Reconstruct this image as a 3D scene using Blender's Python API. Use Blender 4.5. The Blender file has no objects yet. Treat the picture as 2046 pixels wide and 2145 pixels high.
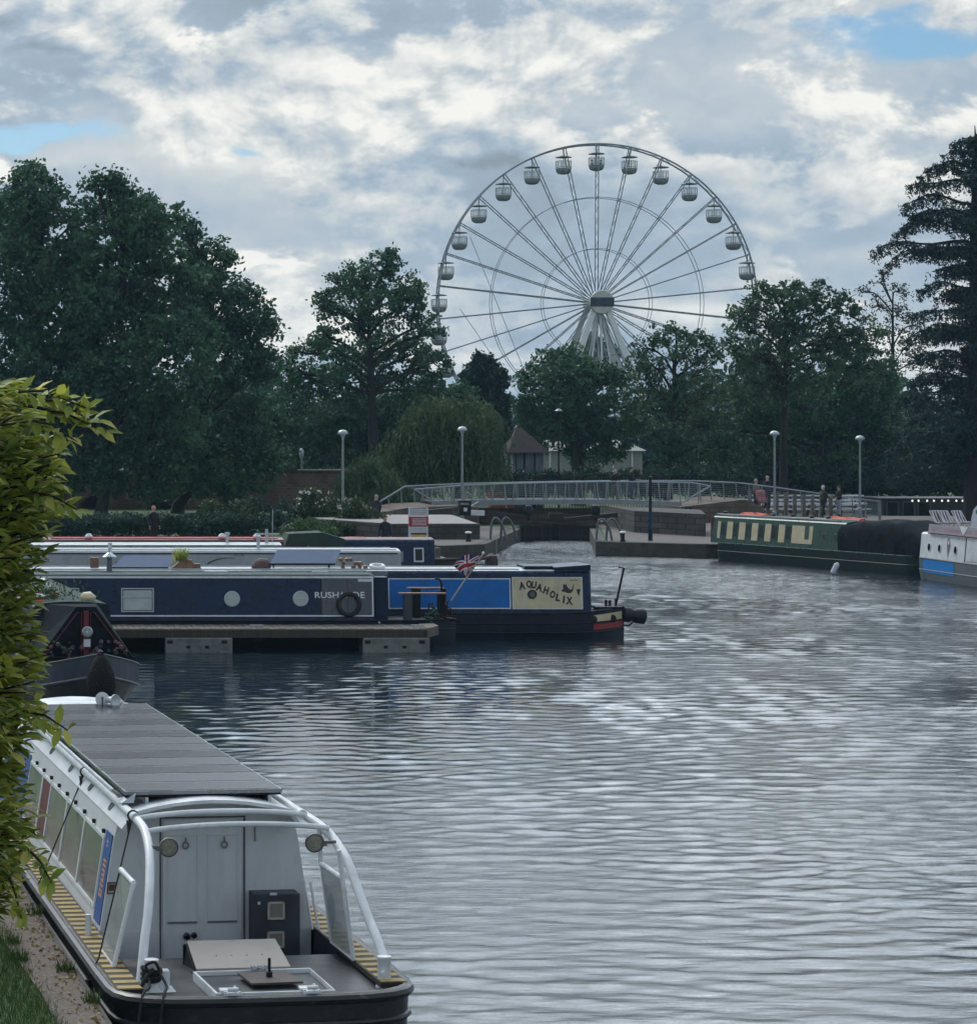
import bpy, math, random
import numpy as np
from mathutils import Vector, Matrix

D = bpy.data
S = bpy.context.scene
COL = S.collection
R = math.radians
random.seed(7)
RNG = np.random.default_rng(11)

# ------------------------------------------------------------------ camera
F = 5500.0          # focal length in photo pixels (photo 2046 wide)
HC = 5.5            # camera height above the water
PPX, HY = 100.0, 900.0   # principal column, horizon row of the photograph
cam_d = D.cameras.new('camera')
cam = D.objects.new('camera', cam_d)
COL.objects.link(cam)
cam.location = (0, 0, HC)
cam.rotation_euler = (R(90), 0, 0)
cam_d.sensor_fit = 'HORIZONTAL'
cam_d.sensor_width = 36
cam_d.lens = F / 2046 * 36
cam_d.shift_x = (1023 - PPX) / 2046
cam_d.shift_y = -(1072.5 - HY) / 2046
cam_d.clip_start = 0.5
cam_d.clip_end = 5000
S.camera = cam

# ------------------------------------------------------------------ world: Nishita sky with broken cloud
SUN_EL, SUN_AZ = R(42), R(-26)      # azimuth measured from +Y towards +X
w = D.worlds.new('World')
S.world = w
w.use_nodes = True
nt = w.node_tree
nt.nodes.clear()


def nd(t, kind, **kw):
    n = t.nodes.new(kind)
    for k, v in kw.items():
        if k == 'ins':
            for a, b in v.items():
                n.inputs[a].default_value = b
        else:
            setattr(n, k, v)
    return n


def math_n(t, op, a, b=None, c=None):
    n = t.nodes.new('ShaderNodeMath')
    n.operation = op
    for i, v in enumerate((a, b, c)):
        if v is None:
            continue
        if isinstance(v, (int, float)):
            n.inputs[i].default_value = v
        else:
            t.links.new(v, n.inputs[i])
    return n.outputs[0]


def maprange(t, v, a, b, c=0.0, d=1.0, smooth=True):
    n = t.nodes.new('ShaderNodeMapRange')
    n.interpolation_type = 'SMOOTHSTEP' if smooth else 'LINEAR'
    t.links.new(v, n.inputs[0])
    for i, x in zip((1, 2, 3, 4), (a, b, c, d)):
        n.inputs[i].default_value = x
    return n.outputs[0]


def mixc(t, f, a, b, mode='MIX'):
    n = t.nodes.new('ShaderNodeMix')
    n.data_type = 'RGBA'
    n.blend_type = mode
    if isinstance(f, (int, float)):
        n.inputs[0].default_value = f
    else:
        t.links.new(f, n.inputs[0])
    for i, v in ((6, a), (7, b)):
        if isinstance(v, (tuple, list)):
            n.inputs[i].default_value = (v[0], v[1], v[2], 1)
        else:
            t.links.new(v, n.inputs[i])
    return n.outputs[2]


sky = nd(nt, 'ShaderNodeTexSky', sky_type='NISHITA', sun_disc=False, sun_elevation=SUN_EL,
         sun_rotation=SUN_AZ, altitude=50, air_density=1.0, dust_density=0.6, ozone_density=2.0)
tc = nd(nt, 'ShaderNodeTexCoord')
sep = nd(nt, 'ShaderNodeSeparateXYZ')
nt.links.new(tc.outputs['Generated'], sep.inputs[0])
# azimuth / elevation of the looked-at direction (world directions, not the frame)
az = math_n(nt, 'ARCTAN2', sep.outputs[0], sep.outputs[1])
el = math_n(nt, 'ARCSINE', sep.outputs[2])


def cloud_noise(daz, dele, scale, detail, rough, seed, stretch=2.0, dist=0.0):
    c = nd(nt, 'ShaderNodeCombineXYZ')
    nt.links.new(math_n(nt, 'ADD', az, daz), c.inputs[0])
    nt.links.new(math_n(nt, 'MULTIPLY', math_n(nt, 'ADD', el, dele), stretch), c.inputs[1])
    c.inputs[2].default_value = seed
    n = nd(nt, 'ShaderNodeTexNoise', noise_dimensions='3D')
    n.inputs['Scale'].default_value = scale
    n.inputs['Detail'].default_value = detail
    n.inputs['Roughness'].default_value = rough
    n.inputs['Distortion'].default_value = dist
    nt.links.new(c.outputs[0], n.inputs['Vector'])
    return n.outputs['Fac']


def gap(caz, cel, raz, rel):
    """soft elliptical hole / bank in the cloud deck round one world direction"""
    a = math_n(nt, 'DIVIDE', math_n(nt, 'SUBTRACT', az, caz), raz)
    b = math_n(nt, 'DIVIDE', math_n(nt, 'SUBTRACT', el, cel), rel)
    d = math_n(nt, 'ADD', math_n(nt, 'MULTIPLY', a, a), math_n(nt, 'MULTIPLY', b, b))
    return math_n(nt, 'POWER', 2.718, math_n(nt, 'MULTIPLY', d, -1.0))


def dirn(px, py):
    x, z = (px - PPX) / F, (HY - py) / F
    return math.atan2(x, 1), math.asin(z / math.sqrt(1 + x * x + z * z))


wx_ = nd(nt, 'ShaderNodeTexNoise', noise_dimensions='3D')      # ragged edges for the gaps
wcv = nd(nt, 'ShaderNodeCombineXYZ')
nt.links.new(az, wcv.inputs[0])
nt.links.new(math_n(nt, 'MULTIPLY', el, 2.2), wcv.inputs[1])
wx_.inputs['Scale'].default_value = 26
wx_.inputs['Detail'].default_value = 6
nt.links.new(wcv.outputs[0], wx_.inputs['Vector'])
ws = nd(nt, 'ShaderNodeSeparateColor')
nt.links.new(wx_.outputs['Color'], ws.inputs[0])
az0, el0 = az, el
azw = math_n(nt, 'ADD', az0, math_n(nt, 'MULTIPLY', math_n(nt, 'SUBTRACT', ws.outputs[0], .5), .075))
elw = math_n(nt, 'ADD', el0, math_n(nt, 'MULTIPLY', math_n(nt, 'SUBTRACT', ws.outputs[1], .5), .028))


def gapw(caz, cel, raz, rel):
    a = math_n(nt, 'DIVIDE', math_n(nt, 'SUBTRACT', azw, caz), raz)
    b = math_n(nt, 'DIVIDE', math_n(nt, 'SUBTRACT', elw, cel), rel)
    d = math_n(nt, 'ADD', math_n(nt, 'MULTIPLY', a, a), math_n(nt, 'MULTIPLY', b, b))
    return math_n(nt, 'POWER', 2.718, math_n(nt, 'MULTIPLY', d, -1.0))


# (px,py,rx,ry,amount): open patches of blue (thin streaks left, a wedge top right)
SKYQ = [math_n(nt, 'MULTIPLY', gapw(*dirn(q[0], q[1]), q[2] / F, q[3] / F), q[4]) for q in
        [(60, 285, 300, 34, .74), (1960, 80, 330, 64, .80), (505, 318, 110, 20, .66), (800, 250, 110, 20, .62), (1060, 200, 110, 24, .5), (760, 190, 90, 16, .5), (1700, 30, 200, 30, .45)]]
holes = SKYQ[0]
for s_ in SKYQ[1:]:
    holes = math_n(nt, 'ADD', holes, s_)
# tone of the deck: (px,py,rx,ry,amount) bright and shaded banks
TONE = [math_n(nt, 'MULTIPLY', gapw(*dirn(q[0], q[1]), q[2] / F, q[3] / F), q[4]) for q in
        [(1250, 500, 520, 190, -.30), (250, 150, 420, 70, -.34), (1500, 330, 420, 70, -.12), (780, 60, 420, 60, -.16),
         (1000, 235, 240, 34, .40), (1620, 240, 420, 90, .30), (420, 330, 330, 55, .32), (330, 70, 260, 34, .22),
         (1000, 130, 420, 40, .12), (1900, 330, 160, 60, .25), (1620, 490, 60, 22, .40), (1830, 540, 160, 30, .35),
         (620, 520, 180, 80, .16), (80, 340, 120, 24, .32), (1450, 640, 260, 30, .35), (1080, 760, 120, 40, .3), (620, 640, 120, 40, .15)]]
tone = TONE[0]
for s_ in TONE[1:]:
    tone = math_n(nt, 'ADD', tone, s_)

large = cloud_noise(.3, 0, 6.5, 5, .5, 17.3, 1.7, .1)
big = cloud_noise(0, 0, 13, 11, .57, 3.1, 1.7, .15)
big_up = cloud_noise(.003, .007, 13, 11, .57, 3.1, 1.7, .15)
fine = cloud_noise(0, 0, 55, 8, .62, 8.7, 1.5, .2)
a9, e9 = dirn(1260, 540)
calm = math_n(nt, 'SUBTRACT', 1.0, math_n(nt, 'MULTIPLY', gap(a9, e9, 430 / F, 190 / F), .75))
bigf = math_n(nt, 'ADD', big, math_n(nt, 'MULTIPLY', math_n(nt, 'SUBTRACT', fine, .5), .12))
mask = maprange(nt, math_n(nt, 'SUBTRACT', math_n(nt, 'ADD', math_n(nt, 'MULTIPLY', bigf, 1.5), .05), math_n(nt, 'ADD', holes, math_n(nt, 'MULTIPLY', maprange(nt, el, .19, .30), .62))), .02, .40)
shade = math_n(nt, 'SUBTRACT', big, big_up)
# a smooth grey-blue deck behind, puffs with bright rims and duller hearts in front
deck = math_n(nt, 'ADD', .36, math_n(nt, 'MULTIPLY', math_n(nt, 'SUBTRACT', large, .5), 1.3))
puff = math_n(nt, 'MULTIPLY', maprange(nt, bigf, .458, .545), math_n(nt, 'MULTIPLY', calm, .85))
heart = maprange(nt, big_up, .53, .70)
body = math_n(nt, 'SUBTRACT', .80, math_n(nt, 'MULTIPLY', heart, .42))
body = math_n(nt, 'ADD', body, math_n(nt, 'MULTIPLY', shade, 3.6))
body = math_n(nt, 'ADD', body, math_n(nt, 'MULTIPLY', math_n(nt, 'SUBTRACT', large, .5), .8))
mxl = nd(nt, 'ShaderNodeMix', data_type='FLOAT')
nt.links.new(puff, mxl.inputs[0])
nt.links.new(deck, mxl.inputs[2])
nt.links.new(body, mxl.inputs[3])
lit = math_n(nt, 'ADD', mxl.outputs[0], math_n(nt, 'MULTIPLY', tone, .62))
lit = math_n(nt, 'ADD', lit, math_n(nt, 'MULTIPLY', math_n(nt, 'MULTIPLY', math_n(nt, 'SUBTRACT', fine, .5), calm), .46))
litf = maprange(nt, lit, -.05, 1.02, smooth=False)
cr = nd(nt, 'ShaderNodeValToRGB')
nt.links.new(litf, cr.inputs[0])
els = cr.color_ramp.elements
els[0].position = 0.0
els[0].color = (.215, .265, .31, 1)
els[1].position = 1.0
els[1].color = (.74, .735, .70, 1)
e = els.new(.38)
e.color = (.31, .385, .465, 1)
e = els.new(.68)
e.color = (.49, .525, .54, 1)
# cloud deck made brighter overhead, with an added glow aside from the sun
sdir = nd(nt, 'ShaderNodeVectorMath', operation='DOT_PRODUCT')
nt.links.new(tc.outputs['Generated'], sdir.inputs[0])
sdir.inputs[1].default_value = (math.sin(.12) * math.cos(R(40)), math.cos(.12) * math.cos(R(40)), math.sin(R(40)))      # centre of the added glow
glow = math_n(nt, 'POWER', math_n(nt, 'MAXIMUM', sdir.outputs['Value'], 0.0), 7.0)
gate = maprange(nt, el, .15, .34)
boost = math_n(nt, 'ADD', math_n(nt, 'ADD', 1.0, math_n(nt, 'MULTIPLY', gate, .42)), math_n(nt, 'MULTIPLY', math_n(nt, 'MULTIPLY', glow, gate), 7.2))
cloudc = mixc(nt, 1.0, cr.outputs[0], (1, 1, 1), 'MULTIPLY')
vm = nd(nt, 'ShaderNodeVectorMath', operation='SCALE')
nt.links.new(cloudc, vm.inputs[0])
nt.links.new(boost, vm.inputs[3])
SKY_STR = 0.10
vs = nd(nt, 'ShaderNodeVectorMath', operation='SCALE')     # clouds given in picture units, sky in Nishita units
nt.links.new(vm.outputs[0], vs.inputs[0])
vs.inputs[3].default_value = 1.0 / SKY_STR
skyblue = nd(nt, 'ShaderNodeVectorMath', operation='MULTIPLY')
nt.links.new(sky.outputs[0], skyblue.inputs[0])
skyblue.inputs[1].default_value = (.50, .63, .72)
col = mixc(nt, mask, skyblue.outputs[0], vs.outputs[0])
bg = nd(nt, 'ShaderNodeBackground')
bg.inputs[1].default_value = SKY_STR
nt.links.new(col, bg.inputs[0])
wo = nd(nt, 'ShaderNodeOutputWorld')
nt.links.new(bg.outputs[0], wo.inputs[0])

# ------------------------------------------------------------------ sun behind thin cloud
sd = D.lights.new('sun', 'SUN')
sd.energy = 1.1
sd.angle = R(12)
sd.color = (1, .95, .87)
sun = D.objects.new('sun', sd)
COL.objects.link(sun)
to_sun = Vector((math.sin(SUN_AZ) * math.cos(SUN_EL), math.cos(SUN_AZ) * math.cos(SUN_EL), math.sin(SUN_EL)))
sun.rotation_euler = to_sun.to_track_quat('Z', 'Y').to_euler()
sun.location = (0, 0, 60)

S.view_settings.view_transform = 'Standard'
S.view_settings.look = 'None'
S.view_settings.exposure = 0.36
S.view_settings.gamma = 1
S.cycles.max_bounces = 6
S.cycles.transparent_max_bounces = 8
S.cycles.caustics_reflective = False
S.cycles.caustics_refractive = False
S.cycles.use_denoising = True
# ------------------------------------------------------------------ helpers
def P(px, py, Y):
    return Vector(((px - PPX) * Y / F, Y, HC - (py - HY) * Y / F))


def XP(px, Y):
    return (px - PPX) * Y / F


def ZP(py, Y):
    return HC - (py - HY) * Y / F


def GP(px, py, z):
    Y = (HC - z) * F / (py - HY)
    return Vector(((px - PPX) * Y / F, Y, z))


class MB:
    def __init__(self):
        self.V, self.Fc, self.MI, self.SM = [], [], [], []
        self.M = Matrix.Identity(4)

    def add(self, vs, fs, mi=0, smooth=False):
        b = len(self.V)
        self.V += [tuple(self.M @ Vector(v)) for v in vs]
        self.Fc += [tuple(b + i for i in f) for f in fs]
        self.MI += [mi] * len(fs)
        self.SM += [smooth] * len(fs)

    def box(self, x0, x1, y0, y1, z0, z1, mi=0):
        v = [(x0, y0, z0), (x1, y0, z0), (x1, y1, z0), (x0, y1, z0), (x0, y0, z1), (x1, y0, z1), (x1, y1, z1), (x0, y1, z1)]
        self.hexa(v, mi)

    def hexa(self, v, mi=0):
        self.add(v, [(3, 2, 1, 0), (4, 5, 6, 7), (0, 1, 5, 4), (1, 2, 6, 5), (2, 3, 7, 6), (3, 0, 4, 7)], mi)

    def poly(self, pts, mi=0):
        self.add(pts, [tuple(range(len(pts)))], mi)

    def prism(self, pts, off, mi=0):
        n = len(pts)
        off = Vector(off)
        v = [Vector(p) for p in pts]
        v2 = [p + off for p in v]
        fs = [tuple(reversed(range(n))), tuple(range(n, 2 * n))]
        fs += [(i, (i + 1) % n, n + (i + 1) % n, n + i) for i in range(n)]
        self.add(v + v2, fs, mi)

    def tube(self, pts, r, n=8, mi=0, closed=False, cap=True):
        pts = [Vector(p) for p in pts]
        m = len(pts)
        rs = r if isinstance(r, (list, tuple)) else [r] * m
        T = []
        for i in range(m):
            a = pts[(i - 1) % m] if (closed or i > 0) else pts[0]
            b = pts[(i + 1) % m] if (closed or i < m - 1) else pts[-1]
            t = (b - a)
            T.append(t.normalized() if t.length > 1e-9 else Vector((0, 0, 1)))
        up = Vector((0, 0, 1)) if abs(T[0].z) < .9 else Vector((1, 0, 0))
        nrm = T[0].cross(up).normalized()
        vs, fs = [], []
        for i in range(m):
            nrm = (nrm - T[i] * nrm.dot(T[i]))
            nrm = nrm.normalized() if nrm.length > 1e-6 else T[i].orthogonal().normalized()
            bn = T[i].cross(nrm)
            for k in range(n):
                a = 2 * math.pi * k / n
                vs.append(pts[i] + (nrm * math.cos(a) + bn * math.sin(a)) * rs[i])
        for i in range(m if closed else m - 1):
            j = (i + 1) % m
            for k in range(n):
                k2 = (k + 1) % n
                fs.append((i * n + k, i * n + k2, j * n + k2, j * n + k))
        self.add(vs, fs, mi, True)
        if cap and not closed:
            self.add([vs[k] for k in range(n)], [tuple(reversed(range(n)))], mi)
            self.add([vs[(m - 1) * n + k] for k in range(n)], [tuple(range(n))], mi)

    def lathe(self, prof, c=(0, 0, 0), n=16, mi=0, M=None, smooth=True):
        """profile [(r,z)] round z, placed at c (or by matrix M)"""
        m = len(prof)
        vs = []
        for r, z in prof:
            for k in range(n):
                a = 2 * math.pi * k / n
                p = Vector((r * math.cos(a), r * math.sin(a), z))
                vs.append((M @ p) if M is not None else p + Vector(c))
        fs = []
        for i in range(m - 1):
            for k in range(n):
                k2 = (k + 1) % n
                fs.append((i * n + k, i * n + k2, (i + 1) * n + k2, (i + 1) * n + k))
        self.add(vs, fs, mi, smooth)
        if prof[0][0] > 1e-4:
            self.add([vs[k] for k in range(n)], [tuple(reversed(range(n)))], mi)
        if prof[-1][0] > 1e-4:
            self.add([vs[(m - 1) * n + k] for k in range(n)], [tuple(range(n))], mi)

    def loft(self, rings, mi=0, smooth=False, cap=True, closed=True):
        n = len(rings[0])
        vs = [p for r in rings for p in r]
        fs = []
        for i in range(len(rings) - 1):
            for k in range(n if closed else n - 1):
                k2 = (k + 1) % n
                fs.append((i * n + k, i * n + k2, (i + 1) * n + k2, (i + 1) * n + k))
        self.add(vs, fs, mi, smooth)
        if cap:
            self.add(rings[0], [tuple(reversed(range(n)))], mi)
            self.add(rings[-1], [tuple(range(n))], mi)

    def text(self, s, M, width=None, height=None, mi=0, th=.004, bold=.012, shear=0):
        vs, fs = text_geo(s, th, shear, bold)
        xs = [v[0] for v in vs]
        ys = [v[1] for v in vs]
        w_, h_ = max(xs) - min(xs), max(ys) - min(ys)
        sx = width / w_ if width else None
        sy = height / h_ if height else None
        if sx is None:
            sx = sy
        if sy is None:
            sy = sx
        x0, y0 = min(xs), min(ys)
        self.add([M @ Vector(((v[0] - x0) * sx, (v[1] - y0) * sy, v[2])) for v in vs], fs, mi)

    def build(self, name, mats, parent=None, label=None, bevel=0, sharp=35):
        me = D.meshes.new(name)
        me.from_pydata(self.V, [], self.Fc)
        if not isinstance(mats, (list, tuple)):
            mats = [mats]
        for m in mats:
            me.materials.append(m)
        me.polygons.foreach_set('material_index', self.MI)
        me.polygons.foreach_set('use_smooth', self.SM)
        me.update()
        if any(self.SM):
            me.set_sharp_from_angle(angle=R(sharp))
        o = D.objects.new(name, me)
        COL.objects.link(o)
        if parent is not None:
            o.parent = parent
        if label:
            o['label'] = label
        if bevel:
            b = o.modifiers.new('bevel', 'BEVEL')
            b.width = bevel
            b.segments = 2
            b.limit_method = 'ANGLE'
            b.angle_limit = R(40)
        return o


_tcache = {}


def text_geo(s, th=.004, shear=0, bold=.012):
    k = (s, th, shear, bold)
    if k not in _tcache:
        c = D.curves.new('lettering', 'FONT')
        c.body = s
        c.size = 1
        c.shear = shear
        c.offset = bold
        c.resolution_u = 3
        o = D.objects.new('lettering', c)
        COL.objects.link(o)
        dg = bpy.context.evaluated_depsgraph_get()
        me = D.meshes.new_from_object(o.evaluated_get(dg))
        vs = [(v.co.x, v.co.y, th) for v in me.vertices]
        fs = [tuple(p.vertices) for p in me.polygons]
        D.objects.remove(o)
        D.curves.remove(c)
        D.meshes.remove(me)
        _tcache[k] = (vs, fs)
    return _tcache[k]


def thing(name, label, cat, loc=(0, 0, 0), rz=0, group=None):
    o = D.objects.new(name, None)
    COL.objects.link(o)
    o.location = loc
    o.rotation_euler = (0, 0, rz)
    o.empty_display_size = .3
    o['label'] = label
    o['category'] = cat
    if group:
        o['group'] = group
    return o


def tag(o, label=None, cat=None, group=None, kind=None):
    if label:
        o['label'] = label
    if cat:
        o['category'] = cat
    if group:
        o['group'] = group
    if kind:
        o['kind'] = kind
    return o


def kids(o):
    return [c for c in COL.objects if c.parent == o]


def copytree(o, parent=None, loc=None, rz=None, label=None):
    ch = list(kids(o))
    c = o.copy()
    COL.objects.link(c)
    if parent is not None:
        c.parent = parent
    if loc is not None:
        c.location = loc
    if rz is not None:
        c.rotation_euler = (0, 0, rz)
    if label:
        c['label'] = label
    for k in ch:
        copytree(k, c)
    return c


def mat(name, col, rough=.5, metal=0, var=.12, scale=3, bump=0, bscale=None, dirt=None, dirt_amt=0, dscale=2,
        coat=0, stretch=(1, 1, 1), spec=.5):
    m = D.materials.new(name)
    m.use_nodes = True
    t = m.node_tree
    b = t.nodes['Principled BSDF']
    tc = nd(t, 'ShaderNodeTexCoord')
    mp = nd(t, 'ShaderNodeMapping')
    mp.inputs['Scale'].default_value = stretch
    t.links.new(tc.outputs['Object'], mp.inputs[0])
    n = nd(t, 'ShaderNodeTexNoise')
    n.inputs['Scale'].default_value = scale
    n.inputs['Detail'].default_value = 6
    n.inputs['Roughness'].default_value = .6
    t.links.new(mp.outputs[0], n.inputs['Vector'])
    lo = tuple(max(0, c * (1 - var)) for c in col)
    hi = tuple(min(1, c * (1 + var)) for c in col)
    c = mixc(t, maprange(t, n.outputs['Fac'], .3, .7), lo, hi)
    if dirt is not None:
        n2 = nd(t, 'ShaderNodeTexNoise')
        n2.inputs['Scale'].default_value = dscale
        n2.inputs['Detail'].default_value = 9
        n2.inputs['Roughness'].default_value = .68
        t.links.new(mp.outputs[0], n2.inputs['Vector'])
        c = mixc(t, maprange(t, n2.outputs['Fac'], .62 - dirt_amt * .35, .72, 0, min(1, dirt_amt + .35)), c, dirt)
    t.links.new(c, b.inputs['Base Color'])
    rr = maprange(t, n.outputs['Fac'], .3, .7, max(.02, rough - .08), min(1, rough + .08))
    t.links.new(rr, b.inputs['Roughness'])
    b.inputs['Metallic'].default_value = metal
    b.inputs['Specular IOR Level'].default_value = spec
    if coat:
        b.inputs['Coat Weight'].default_value = coat
        b.inputs['Coat Roughness'].default_value = .1
    if bump:
        n3 = nd(t, 'ShaderNodeTexNoise')
        n3.inputs['Scale'].default_value = bscale or scale * 4
        n3.inputs['Detail'].default_value = 6
        t.links.new(mp.outputs[0], n3.inputs['Vector'])
        bp = nd(t, 'ShaderNodeBump')
        bp.inputs['Strength'].default_value = bump
        bp.inputs['Distance'].default_value = .05
        t.links.new(n3.outputs['Fac'], bp.inputs['Height'])
        t.links.new(bp.outputs[0], b.inputs['Normal'])
    return m


def leafmat(name, c1, c2, c3=None, trans=.25, rough=.55, patch=.35):
    m = D.materials.new(name)
    m.use_nodes = True
    t = m.node_tree
    t.nodes.clear()
    g = nd(t, 'ShaderNodeNewGeometry')
    tc = nd(t, 'ShaderNodeTexCoord')
    n = nd(t, 'ShaderNodeTexNoise')
    n.inputs['Scale'].default_value = patch
    n.inputs['Detail'].default_value = 3
    t.links.new(tc.outputs['Object'], n.inputs['Vector'])
    f = math_n(t, 'ADD', math_n(t, 'MULTIPLY', g.outputs['Random Per Island'], .42),
               math_n(t, 'MULTIPLY', maprange(t, n.outputs['Fac'], .40, .60), .58))
    c = mixc(t, f, c1, c2)
    if c3:
        c = mixc(t, maprange(t, g.outputs['Random Per Island'], .8, 1.0), c, c3)
    b = nd(t, 'ShaderNodeBsdfPrincipled')
    b.inputs['Roughness'].default_value = rough
    b.inputs['Specular IOR Level'].default_value = .3
    t.links.new(c, b.inputs['Base Color'])
    tr = nd(t, 'ShaderNodeBsdfTranslucent')
    t.links.new(c, tr.inputs[0])
    mx = nd(t, 'ShaderNodeMixShader')
    mx.inputs[0].default_value = trans
    t.links.new(b.outputs[0], mx.inputs[1])
    t.links.new(tr.outputs[0], mx.inputs[2])
    o = nd(t, 'ShaderNodeOutputMaterial')
    t.links.new(mx.outputs[0], o.inputs[0])
    return m


def np_mesh(name, verts, faces, m, parent=None, smooth=False):
    """verts (N,3), faces (M,k) numpy"""
    me = D.meshes.new(name)
    k = faces.shape[1]
    me.vertices.add(len(verts))
    me.vertices.foreach_set('co', verts.astype(np.float32).ravel())
    me.loops.add(faces.size)
    me.loops.foreach_set('vertex_index', faces.astype(np.int32).ravel())
    me.polygons.add(len(faces))
    me.polygons.foreach_set('loop_start', np.arange(0, faces.size, k, dtype=np.int32))
    me.polygons.foreach_set('loop_total', np.full(len(faces), k, dtype=np.int32))
    if smooth:
        me.polygons.foreach_set('use_smooth', np.ones(len(faces), dtype=bool))
    me.update(calc_edges=True)
    me.validate()
    me.materials.append(m)
    o = D.objects.new(name, me)
    COL.objects.link(o)
    if parent is not None:
        o.parent = parent
    return o


def unit(a):
    return a / np.maximum(np.linalg.norm(a, axis=1, keepdims=True), 1e-9)


def leaf_quads(C, size, aspect=.6, droop=0.0, dirs=None, rng=RNG):
    """rhombic leaves at centres C"""
    n = len(C)
    a = unit(rng.normal(size=(n, 3)) if dirs is None else dirs + rng.normal(size=(n, 3)) * .35)
    if droop:
        a[:, 2] -= droop
        a = unit(a)
    b = unit(np.cross(a, rng.normal(size=(n, 3))))
    L = (size * (0.7 + .6 * rng.random(n)))[:, None]
    V = np.stack([C - a * L * .5, C + b * L * aspect * .5, C + a * L * .5, C - b * L * aspect * .5], axis=1).reshape(-1, 3)
    return V, np.arange(4 * n).reshape(n, 4)
# ------------------------------------------------------------------ materials
white_paint = mat('white_paint', (.72, .75, .76), .35, dirt=(.35, .35, .33), dirt_amt=.15, dscale=3)
cabin_white = mat('cabin_white', (.62, .645, .66), .42, var=.05, stretch=(3, 3, .9), dirt=(.42, .42, .40), dirt_amt=.12, dscale=2, bump=.04)
cream = mat('cream_paint', (.62, .54, .34), .4, dirt=(.4, .36, .25), dirt_amt=.12)
navy = mat('navy_paint', (.006, .022, .062), .3, var=.3, dirt=(.03, .04, .05), dirt_amt=.1, spec=.25)
navy2 = mat('navy_paint_b', (.006, .022, .055), .35, spec=.25, var=.25, dirt=(.04, .05, .06), dirt_amt=.15)
blue = mat('blue_paint', (.008, .145, .46), .35, spec=.25, var=.12, dirt=(.02, .08, .2), dirt_amt=.1)
cyan = mat('bright_blue_paint', (.01, .22, .62), .35, var=.1)
grey_paint = mat('grey_paint', (.3, .33, .35), .5)
hullblack = mat('hull_blacking', (.014, .016, .018), .45, var=.4, dirt=(.07, .065, .06), dirt_amt=.25, dscale=5, bump=.1)
hullnavy = mat('hull_navy', (.006, .012, .024), .4, spec=.3, var=.3, dirt=(.05, .05, .05), dirt_amt=.2)
hullgreen = mat('hull_green', (.006, .022, .020), .45, spec=.3, var=.3, dirt=(.04, .05, .04), dirt_amt=.25)
green_paint = mat('green_paint', (.008, .06, .04), .3, var=.2, dirt=(.03, .05, .04), dirt_amt=.15)
maroon = mat('maroon_paint', (.13, .02, .022), .45, var=.25, dirt=(.05, .02, .02), dirt_amt=.2)
redp = mat('red_paint', (.5, .045, .035), .45, var=.2)
orange = mat('orange_cloth', (.55, .1, .06), .8, var=.2, bump=.3)
roofgreen = mat('roof_green', (.018, .05, .042), .7, var=.3, dirt=(.05, .065, .06), dirt_amt=.3, dscale=1.2, spec=.15)
roofwhite = mat('roof_white', (.5, .53, .54), .4, dirt=(.4, .4, .38), dirt_amt=.2)
roofgrey = mat('roof_grey', (.16, .18, .2), .4, dirt=(.3, .3, .3), dirt_amt=.2, dscale=1.5)
darkm = mat('dark_metal', (.012, .014, .018), .55, var=.3, spec=.25)
steel = mat('steel', (.42, .45, .47), .35, .7, var=.12)
galv = mat('galvanised', (.25, .28, .30), .45, .5, var=.15)
rust = mat('rusty_metal', (.09, .045, .03), .7, var=.4, bump=.2)
deckm = mat('deck_paint', (.045, .05, .058), .55, var=.3, dirt=(.12, .12, .12), dirt_amt=.3, dscale=4, bump=.08, bscale=60)
yellowp = mat('yellow_tread', (.40, .29, .10), .7, var=.2, dirt=(.25, .18, .08), dirt_amt=.3, dscale=9, bump=.2, bscale=80)
blackp = mat('black_tread', (.03, .025, .022), .7, var=.2, bump=.2, bscale=80)
beigep = mat('beige_lid', (.47, .42, .37), .5, var=.08, dirt=(.3, .27, .22), dirt_amt=.2, dscale=5)
rubber = mat('black_rubber', (.012, .012, .013), .6, var=.3, bump=.2)
rope = mat('rope', (.02, .02, .022), .9, var=.4, bump=.5, bscale=80)
ropec = mat('pale_rope', (.3, .32, .28), .9, var=.3, bump=.5, bscale=80)
greencloth = mat('green_canvas', (.03, .055, .045), .85, var=.25, bump=.3, bscale=4)
blackcloth = mat('black_canvas', (.016, .022, .027), .95, spec=.08, var=.35, bump=.5, bscale=3)
woodd = mat('dark_wood', (.028, .025, .022), .75, var=.35, bump=.3, stretch=(1, 8, 8))
woodp = mat('pale_weathered_wood', (.14, .12, .10), .8, var=.3, bump=.3, stretch=(6, 1, 1), dirt=(.08, .09, .06), dirt_amt=.25)
woodbr = mat('brown_wood', (.22, .12, .07), .6, var=.3, bump=.2)
edge_wood = mat('dark_edge_wood', (.06, .055, .045), .8, var=.3, stretch=(6, 1, 1))  # darker timber for the pontoon edge boards
concrete = mat('concrete', (.21, .215, .20), .85, var=.2, dirt=(.07, .08, .06), dirt_amt=.35, dscale=2.5, bump=.3, bscale=12)
paving = mat('paving', (.3, .285, .27), .85, var=.12, dirt=(.16, .15, .13), dirt_amt=.2, dscale=.8, bump=.2)
stone = mat('quay_stone', (.075, .072, .062), .9, var=.35, dirt=(.03, .045, .03), dirt_amt=.4, dscale=1.5, bump=.6, bscale=8)
gravel = mat('gravel', (.20, .165, .135), .95, var=.35, scale=26, bump=.9, bscale=55, dirt=(.09, .07, .055), dirt_amt=.35, dscale=5)
blackgloss = mat('black_gloss', (.01, .01, .012), .2)
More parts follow.
